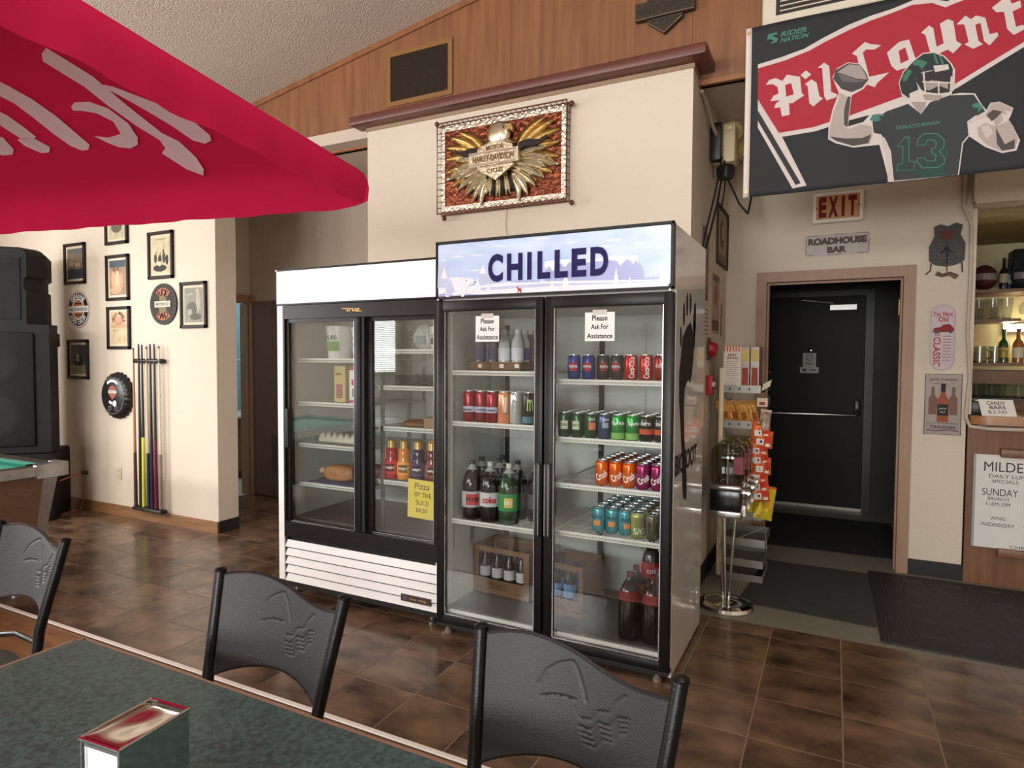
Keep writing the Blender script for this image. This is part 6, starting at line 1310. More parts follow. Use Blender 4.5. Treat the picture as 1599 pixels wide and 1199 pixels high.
MB().box(-.362, -.02, 0, .40, -.0, .612).obj('board', mat('white_board', (214, 212, 208), .45, amp=.02), ms)
MB().box(-.366, -.022, .0, -.352, .0, .61).obj('edge', mat('board_edge', (150, 152, 158), .4), ms)
for a_ in (('MILDEN', -.178, .535, .062, .26, .021, 0), ('DAILY LUNCH', -.155, .474, .024, .25, .021, 0), ('SPECIALS', -.195, .44, .022, .14, .021, 0), ('SUNDAY', -.22, .368, .046, .19, .021, 0), ('BRUNCH', -.228, .325, .022, .11, .021, 0), ('11AM-1PM', -.228, .29, .024, .125, .021, 0), ('WING', -.227, .197, .022, .08, .021, 0), ('WEDNESDAY', -.228, .154, .024, .18, .021, 0), ('CHEESE', -.09, .018, .02, .14, .021, 0)):
    text(MB(), *a_[:5], a_[5], a_[6]).obj('lettering', ink((66, 62, 62)), ms)
MB().rbox(-.226, -.045, .60, .40, -.0, .655, .006).obj('clamp_rail', M_bar, ms); MB().rbox(-.226, -.045, -.05, .40, -.0, .004, .006).obj('clamp_rail', M_bar, ms)
cb = thing('candy_bar_note', 'white Candy Bars price card leaning on the bar top', 'price card', (.955, 5.135, 1.1155))
MB().add([(-.085, -.03, 0), (.10, -.03, 0), (.085, .02, .105), (-.10, .02, .105), (-.085, -.028, 0), (.10, -.028, 0), (.085, .022, .105), (-.10, .022, .105)], [(0, 1, 2, 3), (7, 6, 5, 4), (0, 4, 5, 1), (1, 5, 6, 2), (2, 6, 7, 3), (3, 7, 4, 0)]).obj('card', ink((226, 222, 216)), cb)
lean = lambda x, z, d: (x - .08 * z, -.0305 + z * .476 - d * .5, z)
q = MB(); text(q, 'CANDY', 0, .082, .024, .10, .001, .02, warp=lean); text(q, 'BARS', .005, .055, .022, .085, .001, .02, warp=lean); text(q, '$2.00', 0, .025, .022, .10, .001, .0, warp=lean); q.obj('lettering', ink((84, 78, 92)), cb)
bb = thing('dark_tray', 'dark plastic tray with papers behind the price card', 'tray', (.90, 5.26, 1.1155))
MB().rbox(-.08, -.06, 0, .12, .1, .09, .015).obj('tray', mat('dark_tray_plastic', (40, 40, 42), .4), bb)
MB().box(-.05, -.05, .09, .10, .08, .097).obj('papers', ink((216, 214, 210)), bb)
# back bar: cabinet, shelves, glassware
bk = thing('back_bar_shelves', 'wooden back bar shelves behind the counter', 'shelf unit', (1.6, 6.25, 0))
M_shw = mat('shelf_oak', (112, 76, 50), .45, stretch=(.7, 7, 7), amp=.12)
for z_, x0 in ((2.005, -.72), (1.435, -.72)): MB().box(x0, -.14, z_, 1.6, .28, z_ + .025).obj('shelf', M_shw, bk)
MB().box(-.72, -.16, 1.78, -.34, .28, 1.80).obj('shelf', M_shw, bk)
MB().box(-.72, -.2, 1.30, 1.6, .28, 1.40).obj('fascia', M_shw, bk)
MB().box(-.72, -.22, 0, 1.6, .28, 1.165).obj('cabinet', M_shw, bk)
MB().box(-.75, -.25, 1.165, 1.6, .28, 1.19).obj('work_top', mat('dark_worktop', (70, 66, 60), .3), bk)
MB().box(-.80, -.2, 1.165, -.72, .28, 2.2).obj('side_post', M_shw, bk)
lt = thing('shelf_tube_lamp', 'glowing tube lamp under the back bar shelf', 'lamp', (1.65, 6.47, 1.745))
MB().cyl((-.42, 0, 0), (.9, 0, 0), .02).obj('tube', mat('lamp_glow', (255, 240, 205), .4, emit=26), lt)
MB().box(-.42, .025, -.03, .92, .075, .03).obj('fixture', M_white, lt)
M_clear = glass('glassware', (226, 230, 228), 1.5)
def gl(name, label, prof, x, y, z_, cat, grp, handle=False):
    o = thing(name, label, cat, (x, y, z_), group=grp)
    MB().lathe(prof, n=16, cap=False).obj('bowl', M_clear, o)
    if handle: MB().tube([(.04, 0, .03), (.075, 0, .04), (.078, 0, .09), (.04, 0, .105)], .007, 6).obj('handle', M_clear, o)
    else: MB().lathe([(.03, 0), (.03, .006)], n=14).obj('base', M_clear, o)
    return o
MUG = [(.001, 0.012), (.04, .012), (.04, 0), (.043, 0), (.043, .13), (.040, .13)]
for i, (x, y) in enumerate(((1.02, 6.16), (1.12, 6.17), (1.05, 6.3), (1.15, 6.33))): gl('beer_mug', ('left front', 'right front', 'left rear', 'right rear')[i] + ' clear glass beer mug on the lower back bar shelf', MUG, x, y, 1.461, 'mug', 'beer mugs on the back bar', True)
for i, (x, y) in enumerate(((1.02, 6.13), (1.12, 6.14), (1.22, 6.13), (1.32, 6.14), (1.07, 6.25), (1.17, 6.26))): gl('tumbler', ('first', 'second', 'third', 'fourth', 'rear left', 'rear right')[i] + ' clear tumbler on the back bar worktop', [(.001, .006), (.036, .006), (.036, 0), (.043, .10), (.041, .10)], x, y, 1.191, 'glass', 'tumblers on the worktop')
TALL = [(.001, .005), (.03, .005), (.03, 0), (.042, .16), (.04, .16)]
for i, (x, y) in enumerate(((1.0, 6.14), (1.09, 6.14), (1.18, 6.14), (1.04, 6.24), (1.13, 6.24))): gl('pint_glass', ('left', 'middle', 'right', 'rear left', 'rear right')[i] + ' tall pint glass on the short back bar shelf', TALL, x, y, 1.801, 'glass', 'pint glasses on the short shelf')
for i, x in enumerate((1.30, 1.40, 1.50, 1.60)):
    o = thing('wine_glass', ('first', 'second', 'third', 'fourth')[i] + ' stemmed glass from the left hanging under the top shelf', 'glass', (x, 6.16, 1.835), group='hanging stemmed glasses')
    MB().lathe([(.034, 0), (.045, .03), (.04, .07), (.012, .1)], n=16, cap=False).obj('bowl', M_clear, o); MB().cyl((0, 0, .1), (0, 0, .155), .005).obj('stem', M_clear, o); MB().lathe([(.005, .155), (.034, .162), (.034, .166)], n=16).obj('foot', M_clear, o)
BOT = [(.03, 0), (.036, .004), (.036, .14), (.03, .165), (.014, .19), (.013, .25)]
for x, y, col, lc, lab in ((1.20, 6.30, (52, 84, 40), (196, 170, 90), 'green liquor bottle with gold label behind the bar'), (1.28, 6.24, (150, 92, 44), (206, 196, 170), 'amber liquor bottle with pale label behind the bar'), (1.36, 6.26, (206, 206, 200), (190, 180, 160), 'clear liquor bottle behind the bar'), (1.44, 6.24, (120, 66, 34), (60, 50, 46), 'brown liquor bottle with dark label behind the bar'), (1.53, 6.25, (70, 52, 40), (186, 160, 120), 'dark liquor bottle with tan label behind the bar')):
    bottle('liq_%d' % int(x * 100), lab, None, (x, y, 1.461), BOT, col, (40, 30, 26), (.04, .12, lc), name='liquor_bottle')
for x, y, r_, col, lab in ((1.04, 6.2, .085, (74, 34, 36), 'dark red motorcycle helmet on the top back bar shelf'), (1.30, 6.22, .09, (38, 40, 48), 'black helmet with grey visor on the top back bar shelf')):
    o = thing('helmet', lab, 'helmet', (x, y, 2.031))
    MB().ball((0, 0, .10), r_, r_ * 1.1, .10, 18, 12).obj('shell', mat('helmet_%d' % col[0], col, .2, amp=.15), o)
    MB().grid(lambda u, v: ((r_ + .003) * math.sin((u - .5) * 2), -(r_ * 1.1 + .003) * math.cos((u - .5) * 2), .075 + v * .05), 10, 2).obj('visor', mat('visor_grey', (120, 112, 110), .15), o)
for i, x in enumerate((1.16, 1.21)):
    bottle('jug_%d' % i, ('black bottle with pale label between the two helmets', 'navy bottle with white label beside the black helmet')[i], None, (x, 6.17 + i * .1, 2.031), [(a * .8, b_ * .9) for a, b_ in BOT], ((26, 26, 30), (40, 46, 66))[i], (30, 30, 34), (.05, .12, ((150, 140, 126), (150, 156, 170))[i]), name='liquor_bottle')
bs = thing('bar_speaker', 'black box speaker at the top of the back bar', 'speaker', (1.45, 6.42, 2.031)); MB().rbox(-.2, -.1, 0, .2, .1, .33, .01).obj('cabinet', M_spk, bs); MB().rbox(-.18, -.108, .02, .18, -.098, .31, .005).obj('grille', M_grill, bs)

# ================================================================ GUMBALL STAND AND SNACK RACK
gm = thing('candy_machine', 'chrome candy vending stand with three clear plastic heads', 'vending machine', (-.545, 3.92, 0))
MB().lathe([(.155, 0), (.158, .012), (.15, .03), (.125, .042), (.11, .038), (.06, .05), (.001, .055)], n=32).obj('base', mat('polished_chrome', (225, 225, 225), .08, metal=1), gm)
for x, y in ((-.03, -.02), (.03, -.02), (-.02, .05), (.02, .05)): MB().cyl((x * .5, y * .5, .05), (x * 1.75, y * 2.0, .57), .008, .008, 10).obj('pipe', mat('satin_chrome', (190, 188, 184), .2, metal=.95), gm)
for k in range(3):
    y0 = k * .205 - .03
    body = MB().rbox(-.085, y0 - .095, .60, .085, y0 + .095, .722, .006).obj('body', mat('gloss_black', (18, 18, 18), .2), gm)
    MB().rbox(-.09, y0 - .10, .562, .09, y0 + .10, .602, .005).obj('tray', mat('satin_chrome', (190, 188, 184), .2, metal=.95), gm)
    MB().rbox(-.09, y0 - .10, .72, .09, y0 + .10, .752, .012).obj('collar', mat('satin_chrome', (190, 188, 184), .2, metal=.95), gm)
    def gb(u, v, y0=y0):
        a = 2 * math.pi * u; zz = [0, .02, .16, .20, .222, .232, .235][min(6, int(round(v * 6)))]; k_ = [.92, 1, 1, .93, .75, .4, .02][min(6, int(round(v * 6)))]
        c_, s__ = math.cos(a), math.sin(a)
        return (.093 * k_ * math.copysign(abs(c_) ** .5, c_), y0 + .10 * k_ * math.copysign(abs(s__) ** .5, s__), .752 + zz)
    MB().grid(gb, 28, 6).obj('globe', glass('clear_globe', (214, 212, 206), 1.45), gm, ang=60)
    MB().cyl((0, y0, .752), (0, y0, .98), .006).obj('rod', mat('satin_chrome', (190, 188, 184), .2, metal=.95), gm)
    MB().lathe([(.03, .085), (.03, .10), (.02, .105), (.02, .13), (.001, .132)], (0, y0, .70), 12, 'x').tube([(.12, y0 - .03, .70), (.12, y0 + .03, .70)], .008, 6).obj('coin_mechanism', mat('polished_chrome', (225, 225, 225), .08, metal=1), body)
    MB().box(.086, y0 - .03, .57, .105, y0 + .03, .63).obj('chute_flap', mat('satin_chrome', (190, 188, 184), .2, metal=.95), body)
    MB().box(.03, y0 + .02, .80, .09, y0 + .024, .90).obj('pink_card', ink((196, 110, 140)), gm)
sr = thing('snack_rack', 'grey metal snack rack with cream upright and angled trays', 'rack', (-.53, 4.52, 0))
M_rack = mat('grey_rack_metal', (140, 140, 134), .4, metal=.3)
MB().rbox(-.155, -.10, .02, -.125, .02, 1.42, .008, 2).obj('upright', mat('cream_upright', (214, 200, 164), .5), sr)
MB().box(-.155, .25, .02, -.125, .28, 1.42).obj('upright', M_rack, sr)
TR = ((1.255, .235), (1.02, .235), (.78, .24), (.42, .26), (.24, .28), (.10, .27), (.0, .27))
for z_, w_ in TR:
    t_ = MB(); t_.box(-.13, -.09, z_, -.13 + w_, .28, z_ + .005).box(-.13, -.095, z_, -.13 + w_, -.09, z_ + .05).box(-.135 + w_, -.09, z_, -.13 + w_, .28, z_ + .05).box(-.13, .275, z_, -.13 + w_, .28, z_ + .05)
    t_.obj('tray', M_rack, sr)
q = MB()
for z_, w_ in TR[:3]:
    for k in range(3): q.box(-.09 + k * .06, -.0965, z_ + .018, -.08 + k * .06, -.0955, z_ + .034)
q.obj('tray_slot', ink((60, 58, 56)), sr)
MB().tube([(.11, -.09, .44), (.14, -.09, .56), (.14, .2, .56), (.11, .2, .44)], .004, 6).tube([(-.1, -.09, .24), (.15, -.09, .38), (.16, -.09, .24)], .004, 6).obj('wire_guard', M_rack, sr)
MB().box(.085, -.105, 1.17, .15, -.10, 1.225).obj('price_card', ink((216, 196, 176)), sr); MB().box(.10, -.107, 1.18, .135, -.105, 1.2).obj('price_print', ink((150, 60, 56)), sr)
MB().add([(.11, -.09, 1.27), (.16, -.08, 1.30), (.17, -.08, 1.345), (.12, -.09, 1.315), (.11, -.085, 1.27), (.16, -.075, 1.30), (.17, -.075, 1.345), (.12, -.085, 1.315)], [(0, 1, 2, 3), (7, 6, 5, 4), (0, 4, 5, 1), (1, 5, 6, 2), (2, 6, 7, 3), (3, 7, 4, 0)]).obj('price_card', ink((206, 198, 170)), sr)
bx_ = thing('snack_display_box', 'tall white snack display box with orange striped top on the rack', 'box', (-.605, 4.43, 1.262))
MB().box(-.055, 0, 0, .055, .24, .30).obj('carton', ink((222, 214, 206)), bx_)
for k in range(6): MB().plate([(-.055 + k * .0185, .265), (-.046 + k * .0185, .265), (-.046 + k * .0185, .30), (-.055 + k * .0185, .30)], 0, .001).obj('stripe', ink((206, 96, 44)), bx_)
q = MB(); text(q, 'HOT', 0, .242, .018, .05, .001, .03); text(q, 'SNACKS', 0, .222, .014, .07, .001, .03); q.obj('lettering', ink((140, 52, 46)), bx_)
q = MB()
for k in range(14): q.line([(-.045, .20 - k * .0135), (.045 - .01 * (k % 3), .20 - k * .0135)], .004, 0, .0008)
q.obj('small_print', ink((170, 164, 160)), bx_)
for i in range(2):
    o = thing('snack_card_box', ('glossy photo-printed snack box right of the striped box', 'second glossy snack box nearest the exit door')[i], 'box', (-.525 + i * .06, 4.44, 1.262))
    MB().box(-.026, 0, 0, .026, .22, .295).obj('carton', mat('photo_print_box', (110, 96, 84), .3, scale=18, col2=(180, 160, 140)), o)
    MB().plate([(-.02, .03), (.02, .03), (.018, .16), (-.018, .16)], 0, .001).obj('print', ink((150, 70, 56)), o)
    MB().plate([(-.022, .2), (.022, .2), (.022, .28), (-.022, .28)], 0, .001).obj('print', ink((206, 180, 110)), o)
def packet(label, x, y, z_, w_, h_, col, col2, rx, ry, seed, grp, name='snack_packet', pr=None):
    o = bpy.data.objects.new(name, None); COL.objects.link(o); o.empty_display_size = .03
    o.location = (x, y, z_); o.rotation_euler = (rx, ry, R(20) + .1 * math.sin(seed * 5))
    def f(u, v, s=1):
        t = math.sin(math.pi * v) ** .5 * math.sin(math.pi * u) ** .5
        return ((u - .5) * w_, s * (-.022 * t - .004 * math.sin(u * 14 + seed) * t), v * h_)
    mb = MB().grid(lambda u, v: f(u, v, 1), 10, 10); mb.grid(lambda u, v: f(1 - u, v, -1), 10, 10)
    mb.obj('pouch', mat('foil_%d_%d_%d' % col, col, .3, scale=24, col2=col2, bump=.6, bscale=40, metal=.15), o, ang=60)
    if pr:
        for (u0, v0, u1, v1, c) in pr: MB().grid(lambda u, v: (f(u0 + (u1 - u0) * u, v0 + (v1 - v0) * v)[0], f(u0 + (u1 - u0) * u, v0 + (v1 - v0) * v)[1] - .0015, f(u0 + (u1 - u0) * u, v0 + (v1 - v0) * v)[2]), 5, 5).obj('print', ink(c, .35), o)
    MB().box(-w_ / 2, -.002, h_ - .004, w_ / 2, .002, h_ + .012).obj('crimp', mat('foil_crimp_%d' % col[0], col, .35), o)
    return tag(o, label, 'snack packet', grp)
for i in range(4): packet('%s golden chip packet standing in the second rack tray' % ('leftmost', 'second', 'third', 'rightmost')[i], -.63 + i * .06, 4.46 + .012 * (i % 2), 1.03, .075, .165, (170, 112, 40), (216, 164, 84), R(-8), R(-14), i, 'golden chip packets', pr=((.3, .3, .7, .6, (150, 84, 30)),))
packet('white and brown packet at the right end of the second tray', -.40, 4.42, .99, .07, .15, (196, 180, 160), (120, 80, 50), R(-8), R(8), 9, None)
for i in range(8):
    z_ = .96 - i * .058
    packet('%s orange snack packet in the hanging strip' % ('topmost', 'second from top', 'third from top', 'fourth from top', 'fifth from top', 'sixth from top', 'seventh from top', 'lowest')[i], -.415 + .012 * math.sin(i * 2.1), 4.415 - .004 * i, z_, .115, .10, (206, 78, 28), (232, 120, 50), R(-10), R(6 * math.sin(i * 1.7)), i + 20, 'hanging strip of orange packets', pr=((.12, .15, .5, .55, (236, 226, 220)), (.55, .35, .9, .8, (196, 60, 40)), (.3, .3, .42, .45, (70, 60, 130)), (.6, .1, .85, .28, (240, 232, 226))))
for i in range(3): packet('%s yellow snack packet standing in the middle rack tray' % ('left', 'middle', 'right')[i], -.60 + i * .10, 4.43, .43, .12, .21, (206, 178, 30), (236, 214, 70), R(-12), R((-6, 4, 12)[i]), i + 40, 'yellow snack packets', pr=((.3, .35, .7, .6, (216, 160, 30)),))
for i in range(2): packet('%s small yellow packet in the third rack tray' % ('left', 'right')[i], -.63 + i * .12, 4.46, .79, .10, .15, (150, 150, 40), (210, 200, 60), R(-8), R(-4), i + 60, 'small yellow packets in third tray')

# ================================================================ MATS
def mat_obj(name, label, pts, h, m):
    return tag(MB().slab(pts, .0, h).obj(name, m), label, 'mat')
M_mat1 = mat('charcoal_carpet_mat', (58, 58, 57), .95, amp=.12, scale=120, bump=.4, bscale=220)
mat_obj('floor_mat', 'thin charcoal carpet mat in front of the exit doorway', [(-.50, 4.04), (.24, 3.99), (.24, 4.98), (-.42, 4.98)], .006, M_mat1)
m2 = mat_obj('rubber_mat', 'ribbed black rubber mat in front of the bar', [(.25, 3.79), (1.7, 3.76), (1.75, 5.03), (.24, 5.04)], .011, mat('black_rubber_mat', (40, 40, 40), .6, amp=.1, scale=30, bump=.2, bscale=90))
q = MB()
for k in range(5):
    y0 = 3.90 + k * .24
    for j in range(6):
        x0 = .36 + j * .22
        for a in range(3): q.box(x0 + a * .022, y0, .011, x0 + a * .022 + .007, y0 + .12, .0135)
        q.box(x0 + .08, y0 + .05, .011, x0 + .18, y0 + .057, .0135); q.box(x0 + .08, y0 + .075, .011, x0 + .18, y0 + .082, .0135)
for a in range(3): q.box(.265 + a * .02, 3.8, .011, .272 + a * .02, 5.02, .0135)
q.obj('ribs', mat('rubber_rib', (52, 52, 52), .55), m2)
mat_obj('vestibule_mat', 'dark carpet mat inside the vestibule', [(-.46, 5.42), (.50, 5.45), (.48, 6.6), (-.55, 6.6)], .006, mat('dark_vestibule_carpet', (38, 38, 40), .95, amp=.15, scale=90, bump=.3))
# ================================================================ PARASOL
um = thing('red_parasol', 'large red parasol with mirrored white script showing through its cloth', 'parasol', (-2.903, .416, 0))
uu = Vector((math.cos(R(-170)), math.sin(R(-170)), 0)); vv = Vector((math.cos(R(-77)), math.sin(R(-77)), 0))
c0 = Vector((-1.763 + 2.903, 2.138 - .416, 0)); SZ = 3.0
def red_cloth(name, col, tr):
    m = bpy.data.materials.new(name); m.use_nodes = True
    N = m.node_tree.nodes; L = m.node_tree.links; N.remove(N['Principled BSDF'])
    d = N.new('ShaderNodeBsdfDiffuse'); t = N.new('ShaderNodeBsdfTranslucent'); x = N.new('ShaderNodeMixShader'); x.inputs[0].default_value = tr
    nz = N.new('ShaderNodeTexNoise'); nz.inputs['Scale'].default_value = 3; cr_ = N.new('ShaderNodeValToRGB')
    c = lin(col); cr_.color_ramp.elements[0].color = tuple(v * .93 for v in c[:3]) + (1,); cr_.color_ramp.elements[1].color = tuple(min(1, v * 1.05) for v in c[:3]) + (1,)
    L.new(nz.outputs[0], cr_.inputs[0]); L.new(cr_.outputs[0], d.inputs[0]); L.new(cr_.outputs[0], t.inputs[0])
    bp = N.new('ShaderNodeBump'); bp.inputs['Strength'].default_value = .25; n2 = N.new('ShaderNodeTexNoise'); n2.inputs['Scale'].default_value = 9
    L.new(n2.outputs[0], bp.inputs['Height']); L.new(bp.outputs[0], d.inputs['Normal'])
    L.new(d.outputs[0], x.inputs[1]); L.new(t.outputs[0], x.inputs[2]); L.new(x.outputs[0], N['Material Output'].inputs[0])
    return m
M_red = red_cloth('red_parasol_cloth', (204, 40, 84), .25); M_print = red_cloth('white_print_through_red', (244, 228, 234), .25)
corners = [c0, c0 + uu * SZ, c0 + uu * SZ + vv * SZ, c0 + vv * SZ]
cen = (corners[0] + corners[2]) / 2
hubp = Vector((0, 0, 2.87))
ins = lambda p, k, z_: Vector((p.x + (cen.x - p.x) * k, p.y + (cen.y - p.y) * k, z_))
for i in range(4):
    a, b_ = corners[i], corners[(i + 1) % 4]
    PR = [(.004, 2.10), (.002, 2.13), (.0, 2.165), (.002, 2.20), (.010, 2.235), (.028, 2.262), (.055, 2.283), (.10, 2.303)]
    PR += [(.10 + .88 * k / 14, 2.303 + (2.86 - 2.303) * k / 14) for k in range(1, 15)]
    def cf(u, v, a=a, b_=b_):
        f_ = v * (len(PR) - 1); k = min(len(PR) - 2, int(f_)); t = f_ - k
        ins_ = PR[k][0] + (PR[k + 1][0] - PR[k][0]) * t; z_ = PR[k][1] + (PR[k + 1][1] - PR[k][1]) * t
        e = a.lerp(b_, u); p = e.lerp(Vector((cen.x, cen.y, 0)), ins_)
        hem = max(0, 1 - v * 4); out = (e - cen).normalized() * (.010 * math.sin(u * 37) + .007 * math.sin(u * 91 + 2)) * hem
        kk = min(u, 1 - u) * SZ; rise = .03 * math.exp(-kk * 16) * hem
        sag = -.006 * math.sin(math.pi * u) * (1 - ins_) * min(1, ins_ * 4)
        return (p.x + out.x, p.y + out.y, z_ + sag + rise)
    MB().grid(cf, 90, len(PR) - 1).obj('canopy_panel', M_red, um, ang=100)
    MB().tube([Vector((corners[i].x * .985, corners[i].y * .985, 2.235)) - Vector((0, 0, .0)), hubp - Vector((0, 0, .06))], .012, 6).obj('rib', mat('parasol_rib', (120, 30, 44), .5), um)
# print on the far panel, seen from below through the cloth
A_ = ins(corners[0], .03, 2.262); B_ = ins(corners[1], .03, 2.262)
Ux = (B_ - A_).normalized(); mid = (A_ + B_) / 2; Vx = hubp - mid; Vx -= Ux * Vx.dot(Ux); Vx.normalize(); Nx = Ux.cross(Vx)
if Nx.z > 0: Nx = -Nx
STROKES = [[(0.746, 0.575), (0.694, 0.55), (0.622, 0.486), (0.538, 0.406), (0.507, 0.35), (0.496, 0.268), (0.513, 0.24), (0.554, 0.227), (0.593, 0.251), (0.621, 0.34), (0.66, 0.424), (0.692, 0.484)],
 [(0.834, 0.72), (0.79, 0.738), (0.766, 0.688), (0.73, 0.601), (0.719, 0.458), (0.697, 0.31), (0.661, 0.256), (0.659, 0.16), (0.683, 0.086), (0.719, 0.046), (0.766, 0.096), (0.799, 0.202), (0.757, 0.226), (0.742, 0.274), (0.774, 0.355), (0.801, 0.47), (0.812, 0.568), (0.851, 0.664), (0.862, 0.693)],
 [(0.969, 0.489), (0.929, 0.508), (0.863, 0.501), (0.813, 0.459), (0.799, 0.379), (0.829, 0.301), (0.867, 0.263), (0.92, 0.248), (0.97, 0.262), (1.0, 0.296), (1.022, 0.335), (0.962, 0.319), (0.887, 0.33), (0.857, 0.394), (0.889, 0.445), (0.94, 0.465), (0.977, 0.471)],
 [(1.153, 0.662), (1.13, 0.624), (1.098, 0.552), (1.084, 0.46), (1.089, 0.379), (1.094, 0.294), (1.129, 0.268), (1.166, 0.266), (1.194, 0.3), (1.201, 0.374), (1.197, 0.463), (1.2, 0.542), (1.233, 0.604)],
 [(1.363, 0.375), (1.324, 0.362), (1.302, 0.307), (1.341, 0.278), (1.385, 0.279), (1.42, 0.33), (1.414, 0.367)],
 [(1.508, 0.402), (1.469, 0.39), (1.5, 0.318), (1.544, 0.29), (1.6, 0.292), (1.631, 0.312)],
 [(1.326, 0.535), (1.304, 0.493), (1.3, 0.423), (1.304, 0.367), (1.387, 0.356), (1.397, 0.423), (1.403, 0.48)],
 [(1.72, .62), (1.70, .5), (1.68, .36), (1.72, .29), (1.79, .3), (1.80, .42), (1.82, .58)], [(1.98, .52), (1.9, .44), (1.9, .32), (2.0, .27), (2.1, .34), (2.1, .46)], [(2.3, .5), (2.24, .4), (2.26, .28), (2.34, .27), (2.36, .42)]]
for st_ in STROKES:
    P3 = [A_ + Ux * a + Vx * b_ + Nx * .012 for a, b_ in st_]
    mb = MB(); mb.add([p[:] for p in P3], [tuple(range(len(P3)))]); mb.obj('script_print', M_print, um)
MB().cyl((0, 0, .06), (0, 0, 2.9), .022).obj('pole', mat('pole_white', (214, 210, 204), .4), um)
MB().lathe([(.05, 2.78), (.06, 2.8), (.06, 2.86), (.03, 2.92), (.001, 2.94)], n=18).obj('hub', mat('pole_white', (214, 210, 204), .4), um)
MB().lathe([(.25, 0), (.25, .03), (.20, .06), (.05, .09), (.035, .2), (.03, .2)], n=28).obj('base', mat('dark_base', (46, 46, 46), .5), um)

# ================================================================ CHAIRS
M_chair = mat('graphite_chair_plastic', (16, 16, 17), .52, amp=.05, scale=120, bump=.12, bscale=260)
M_post = mat('graphite_chair_tube', (22, 22, 23), .33, metal=.5, amp=.06, bump=.1, bscale=200)
def make_chair():
    ch = thing('dining_chair', 'x', 'chair', (0, 0, 0), group='graphite dining chairs at the green table')
    Q = []
    for sx in (-1, 1):
        pts = [(sx * .223, .24, .876), (sx * .2145, .2195, .79), (sx * .2049, .1962, .70), (sx * .195, .172, .60), (sx * .187, .164, .50), (sx * .184, .18, .40), (sx * .19, .21, .25), (sx * .198, .27, .0)]
        MB().tube(pts, .0155, 12).obj('back_post', M_post, ch)
        MB().lathe([(.0165, 0), (.0165, .006), (.009, .011), (.001, .012)], (sx * .223, .2405, .874), 12).obj('post_cap', M_post, ch)
        MB().tube([(sx * .185, .18, .435), (sx * .192, -.17, .44), (sx * .198, -.20, .40), (sx * .205, -.24, .0)], .0125, 10).obj('front_leg', M_post, ch)
    def post(z_):
        k = (z_ - .60) / .285; return (.195 + .029 * k, .172 + .070 * k)
    def top(s): return .858 + .024 * math.sin(R(40) + s * R(300)) * (1 if s < .55 else 1.05) + .008 * (1 - abs(2 * s - 1)) - .01
    def bot(s): return .612 + .042 * math.sin(math.pi * s) ** .8
    # grooves of the moulded design
    def seg(p, a, b_):
        p = Vector(p); a = Vector(a); b_ = Vector(b_); t = max(0, min(1, (p - a).dot(b_ - a) / (b_ - a).length_squared)); return (p - a.lerp(b_, t)).length
    lines = [[(.30, .60), (.34, .74), (.40, .84), (.47, .92)], [(.47, .92), (.50, .86), (.54, .72), (.56, .62)], [(.32, .50), (.40, .55), (.50, .58)],
             [(.54, .44), (.60, .48), (.63, .60), (.69, .66), (.72, .80), (.76, .90)]]
    for k in range(4):
        o_ = k * .045; lines.append([(.54 + .012 * k, .36 - o_), (.60 + .012 * k, .38 - o_), (.64 + .01 * k, .50 - o_), (.70 + .008 * k, .53 - o_), (.74 + .006 * k, .66 - o_), (.79, .70 - o_)])
    def groove(s, t):
        d = 9
        for ln_ in lines:
            for a, b_ in zip(ln_, ln_[1:]): d = min(d, seg((s * 1.5, t), (a[0] * 1.5, a[1]), (b_[0] * 1.5, b_[1])))
        return d
    def pan(u, v, off=0.0, g=0.0):
        zt, zb = top(u), bot(u); z_ = zb + (zt - zb) * v
        w_, y_ = post(z_); w_ -= .004
        x = (2 * u - 1) * w_
        dep = .045 * (1 - (2 * u - 1) ** 2)      # curved to the sitter's back
        return (x, y_ + dep + off + g, z_)
    fn = lambda u, v: pan(u, v, -.004, .0032 * max(0, 1 - groove(u, v) / .013))
    nu, nv = 110, 70
    mb = MB().grid(fn, nu, nv); mb.grid(lambda u, v: pan(1 - u, v, .004, 0), 24, 16)
    edge = [pan(u / 30, 1, 0) for u in range(31)] 
    mb.tube(edge, .005, 6); mb.tube([pan(u / 30, 0, 0) for u in range(31)], .005, 6)
    mb.obj('backrest', M_chair, ch, ang=50)
    MB().lathe([(.001, .445), (.19, .445), (.215, .452), (.218, .468), (.205, .482), (.10, .478), (.001, .474)], (0, -.03, 0), 30).obj('seat', mat('black_vinyl_seat', (32, 31, 31), .45, amp=.08), ch)
    MB().tube([(.20 * math.cos(R(a)), -.03 + .20 * math.sin(R(a)), .44) for a in range(0, 360, 12)], .010, 8, True).obj('seat_ring', M_post, ch)
    MB().tube([(-.18, .166, .56), (-.13, .20, .575), (0, .225, .58), (.13, .20, .575), (.18, .166, .56)][:0] or [(-.181, .168, .47), (-.15, .195, .50), (-.07, .215, .515), (.07, .215, .515), (.15, .195, .50), (.181, .168, .47)], .009, 8).obj('lower_hoop', M_post, ch)
    MB().tube([(-.192, .23, .18), (.192, .23, .18)], .008, 8).obj('stretcher', M_post, ch)
    return ch
ch0 = make_chair()
for i, (x, y, rz, lab) in enumerate(((-1.293, .962, 0.0, 'graphite curved-back dining chair at the table, between the other two'), (-.482, .955, R(-4.5), 'graphite curved-back dining chair in front of the CHILLED cooler'), (-2.44, .94, R(-3), 'graphite curved-back dining chair at the far left by pool table'))):
    c = ch0 if i == 0 else copy_tree(ch0)
    c.location = (x, y, 0); c.rotation_euler = (0, 0, rz); c['label'] = lab

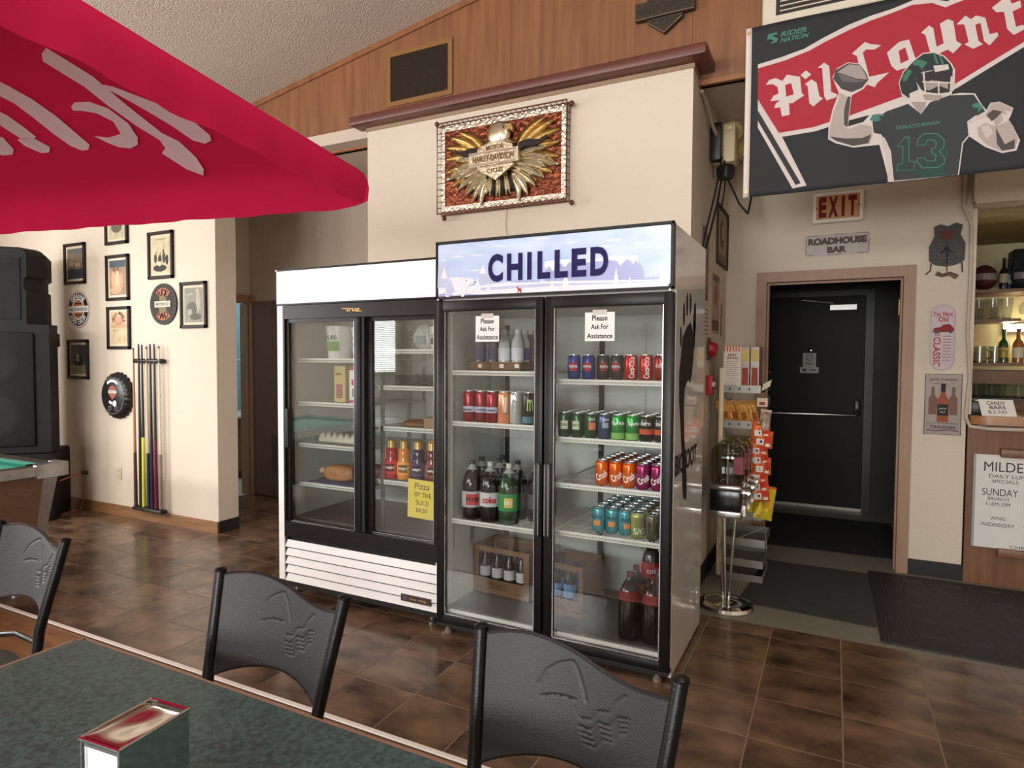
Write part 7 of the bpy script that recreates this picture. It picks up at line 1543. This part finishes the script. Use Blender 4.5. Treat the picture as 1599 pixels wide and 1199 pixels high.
# ================================================================ TABLE AND NAPKIN HOLDER
tb = thing('dining_table', 'dining table with green marbled top and wooden edge', 'table', (-.75, .52, 0))
M_green = mat('green_marble_laminate', (30, 51, 50), .34, scale=95, col2=(58, 86, 82), detail=8, sharp=.05, bump=.05)
tx0, tx1, ty0, ty1 = -.962, .98, -.40, .415
MB().slab([(tx0 + .012, ty0), (tx1, ty0), (tx1, ty1 - .004), (tx0 + .03, ty1 - .004), (tx0 + .012, ty1 - .02)], .722, .752).obj('table_top', M_green, tb)
e = MB(); e.box(tx0 + .02, ty1 - .004, .722, tx1, ty1 + .003, .7515).box(tx0, ty0, .722, tx0 + .012, ty1 - .015, .7515).add([(tx0, ty1 - .015, .722), (tx0 + .012, ty1 - .02, .722), (tx0 + .03, ty1 - .004, .722), (tx0 + .02, ty1 + .003, .722), (tx0, ty1 - .015, .7515), (tx0 + .012, ty1 - .02, .7515), (tx0 + .03, ty1 - .004, .7515), (tx0 + .02, ty1 + .003, .7515)], [(4, 5, 6, 7), (3, 7, 4, 0), (2, 6, 7, 3)][:2])
e.obj('edge_band', mat('wood_edge_band', (136, 100, 82), .4, stretch=(1, 6, 6), amp=.1), tb)
for x in (-.55, .55):
    MB().cyl((x, 0, .04), (x, 0, .70), .045, .045, 18).obj('pedestal', mat('black_pedestal', (28, 28, 28), .4), tb)
    MB().rbox(x - .20, -.28, 0.0, x + .20, .28, .04, .012).obj('foot_plate', mat('black_pedestal', (28, 28, 28), .4), tb)
    MB().box(x - .15, -.2, .70, x + .15, .2, .722).obj('bracket', mat('black_pedestal', (28, 28, 28), .4), tb)
nd = thing('napkin_dispenser', 'chrome napkin dispenser with white napkins on the green table', 'napkin dispenser', (-.962, .606, .753), R(5))
hx, hy, hz = .042, .06, .150
MB().box(-hx, -hy, 0, -hx + .003, hy, hz - .004).box(hx - .003, -hy, 0, hx, hy, hz - .004).box(-hx, -hy + .004, 0, hx, hy - .004, .004).obj('side_plates', mat('polished_chrome', (225, 225, 225), .08, metal=1), nd)
def tp(u, v):
    x = (u * 2 - 1) * hx; y = (v * 2 - 1) * hy
    e_ = max(abs(u * 2 - 1), abs(v * 2 - 1)); dz = -.005 * (e_ ** 8)
    return (x, y, hz - .0035 - .007 * v - .004 * math.exp(-((u - .5) ** 2 + (v - .55) ** 2) * 9) + dz * .4)
MB().grid(tp, 16, 20).obj('dented_top', mat('brushed_chrome_top', (206, 196, 188), .14, metal=1, bump=.08, bscale=8), nd, solid=.002)
MB().tube([(-hx, -hy, hz - .006), (hx, -hy, hz - .006), (hx, hy, hz - .006), (-hx, hy, hz - .006)], .0035, 6, True).obj('rolled_edge', mat('polished_chrome', (225, 225, 225), .08, metal=1), nd)
for sy in (-1, 1):
    q = MB(); y_ = sy * (hy - .002)
    q.box(-hx + .003, min(y_, y_ - sy * .003), 0, -hx + .007, max(y_, y_ - sy * .003), hz - .012).box(hx - .007, min(y_, y_ - sy * .003), 0, hx - .003, max(y_, y_ - sy * .003), hz - .012).box(-hx + .007, min(y_, y_ - sy * .003), hz - .017, hx - .007, max(y_, y_ - sy * .003), hz - .012)
    q.obj('face_frame', mat('polished_chrome', (225, 225, 225), .08, metal=1), nd)
MB().box(-hx + .005, -hy + .0055, .006, hx - .005, hy - .0055, hz - .0165).obj('napkins', mat('napkin_white', (232, 230, 228), .8), nd)
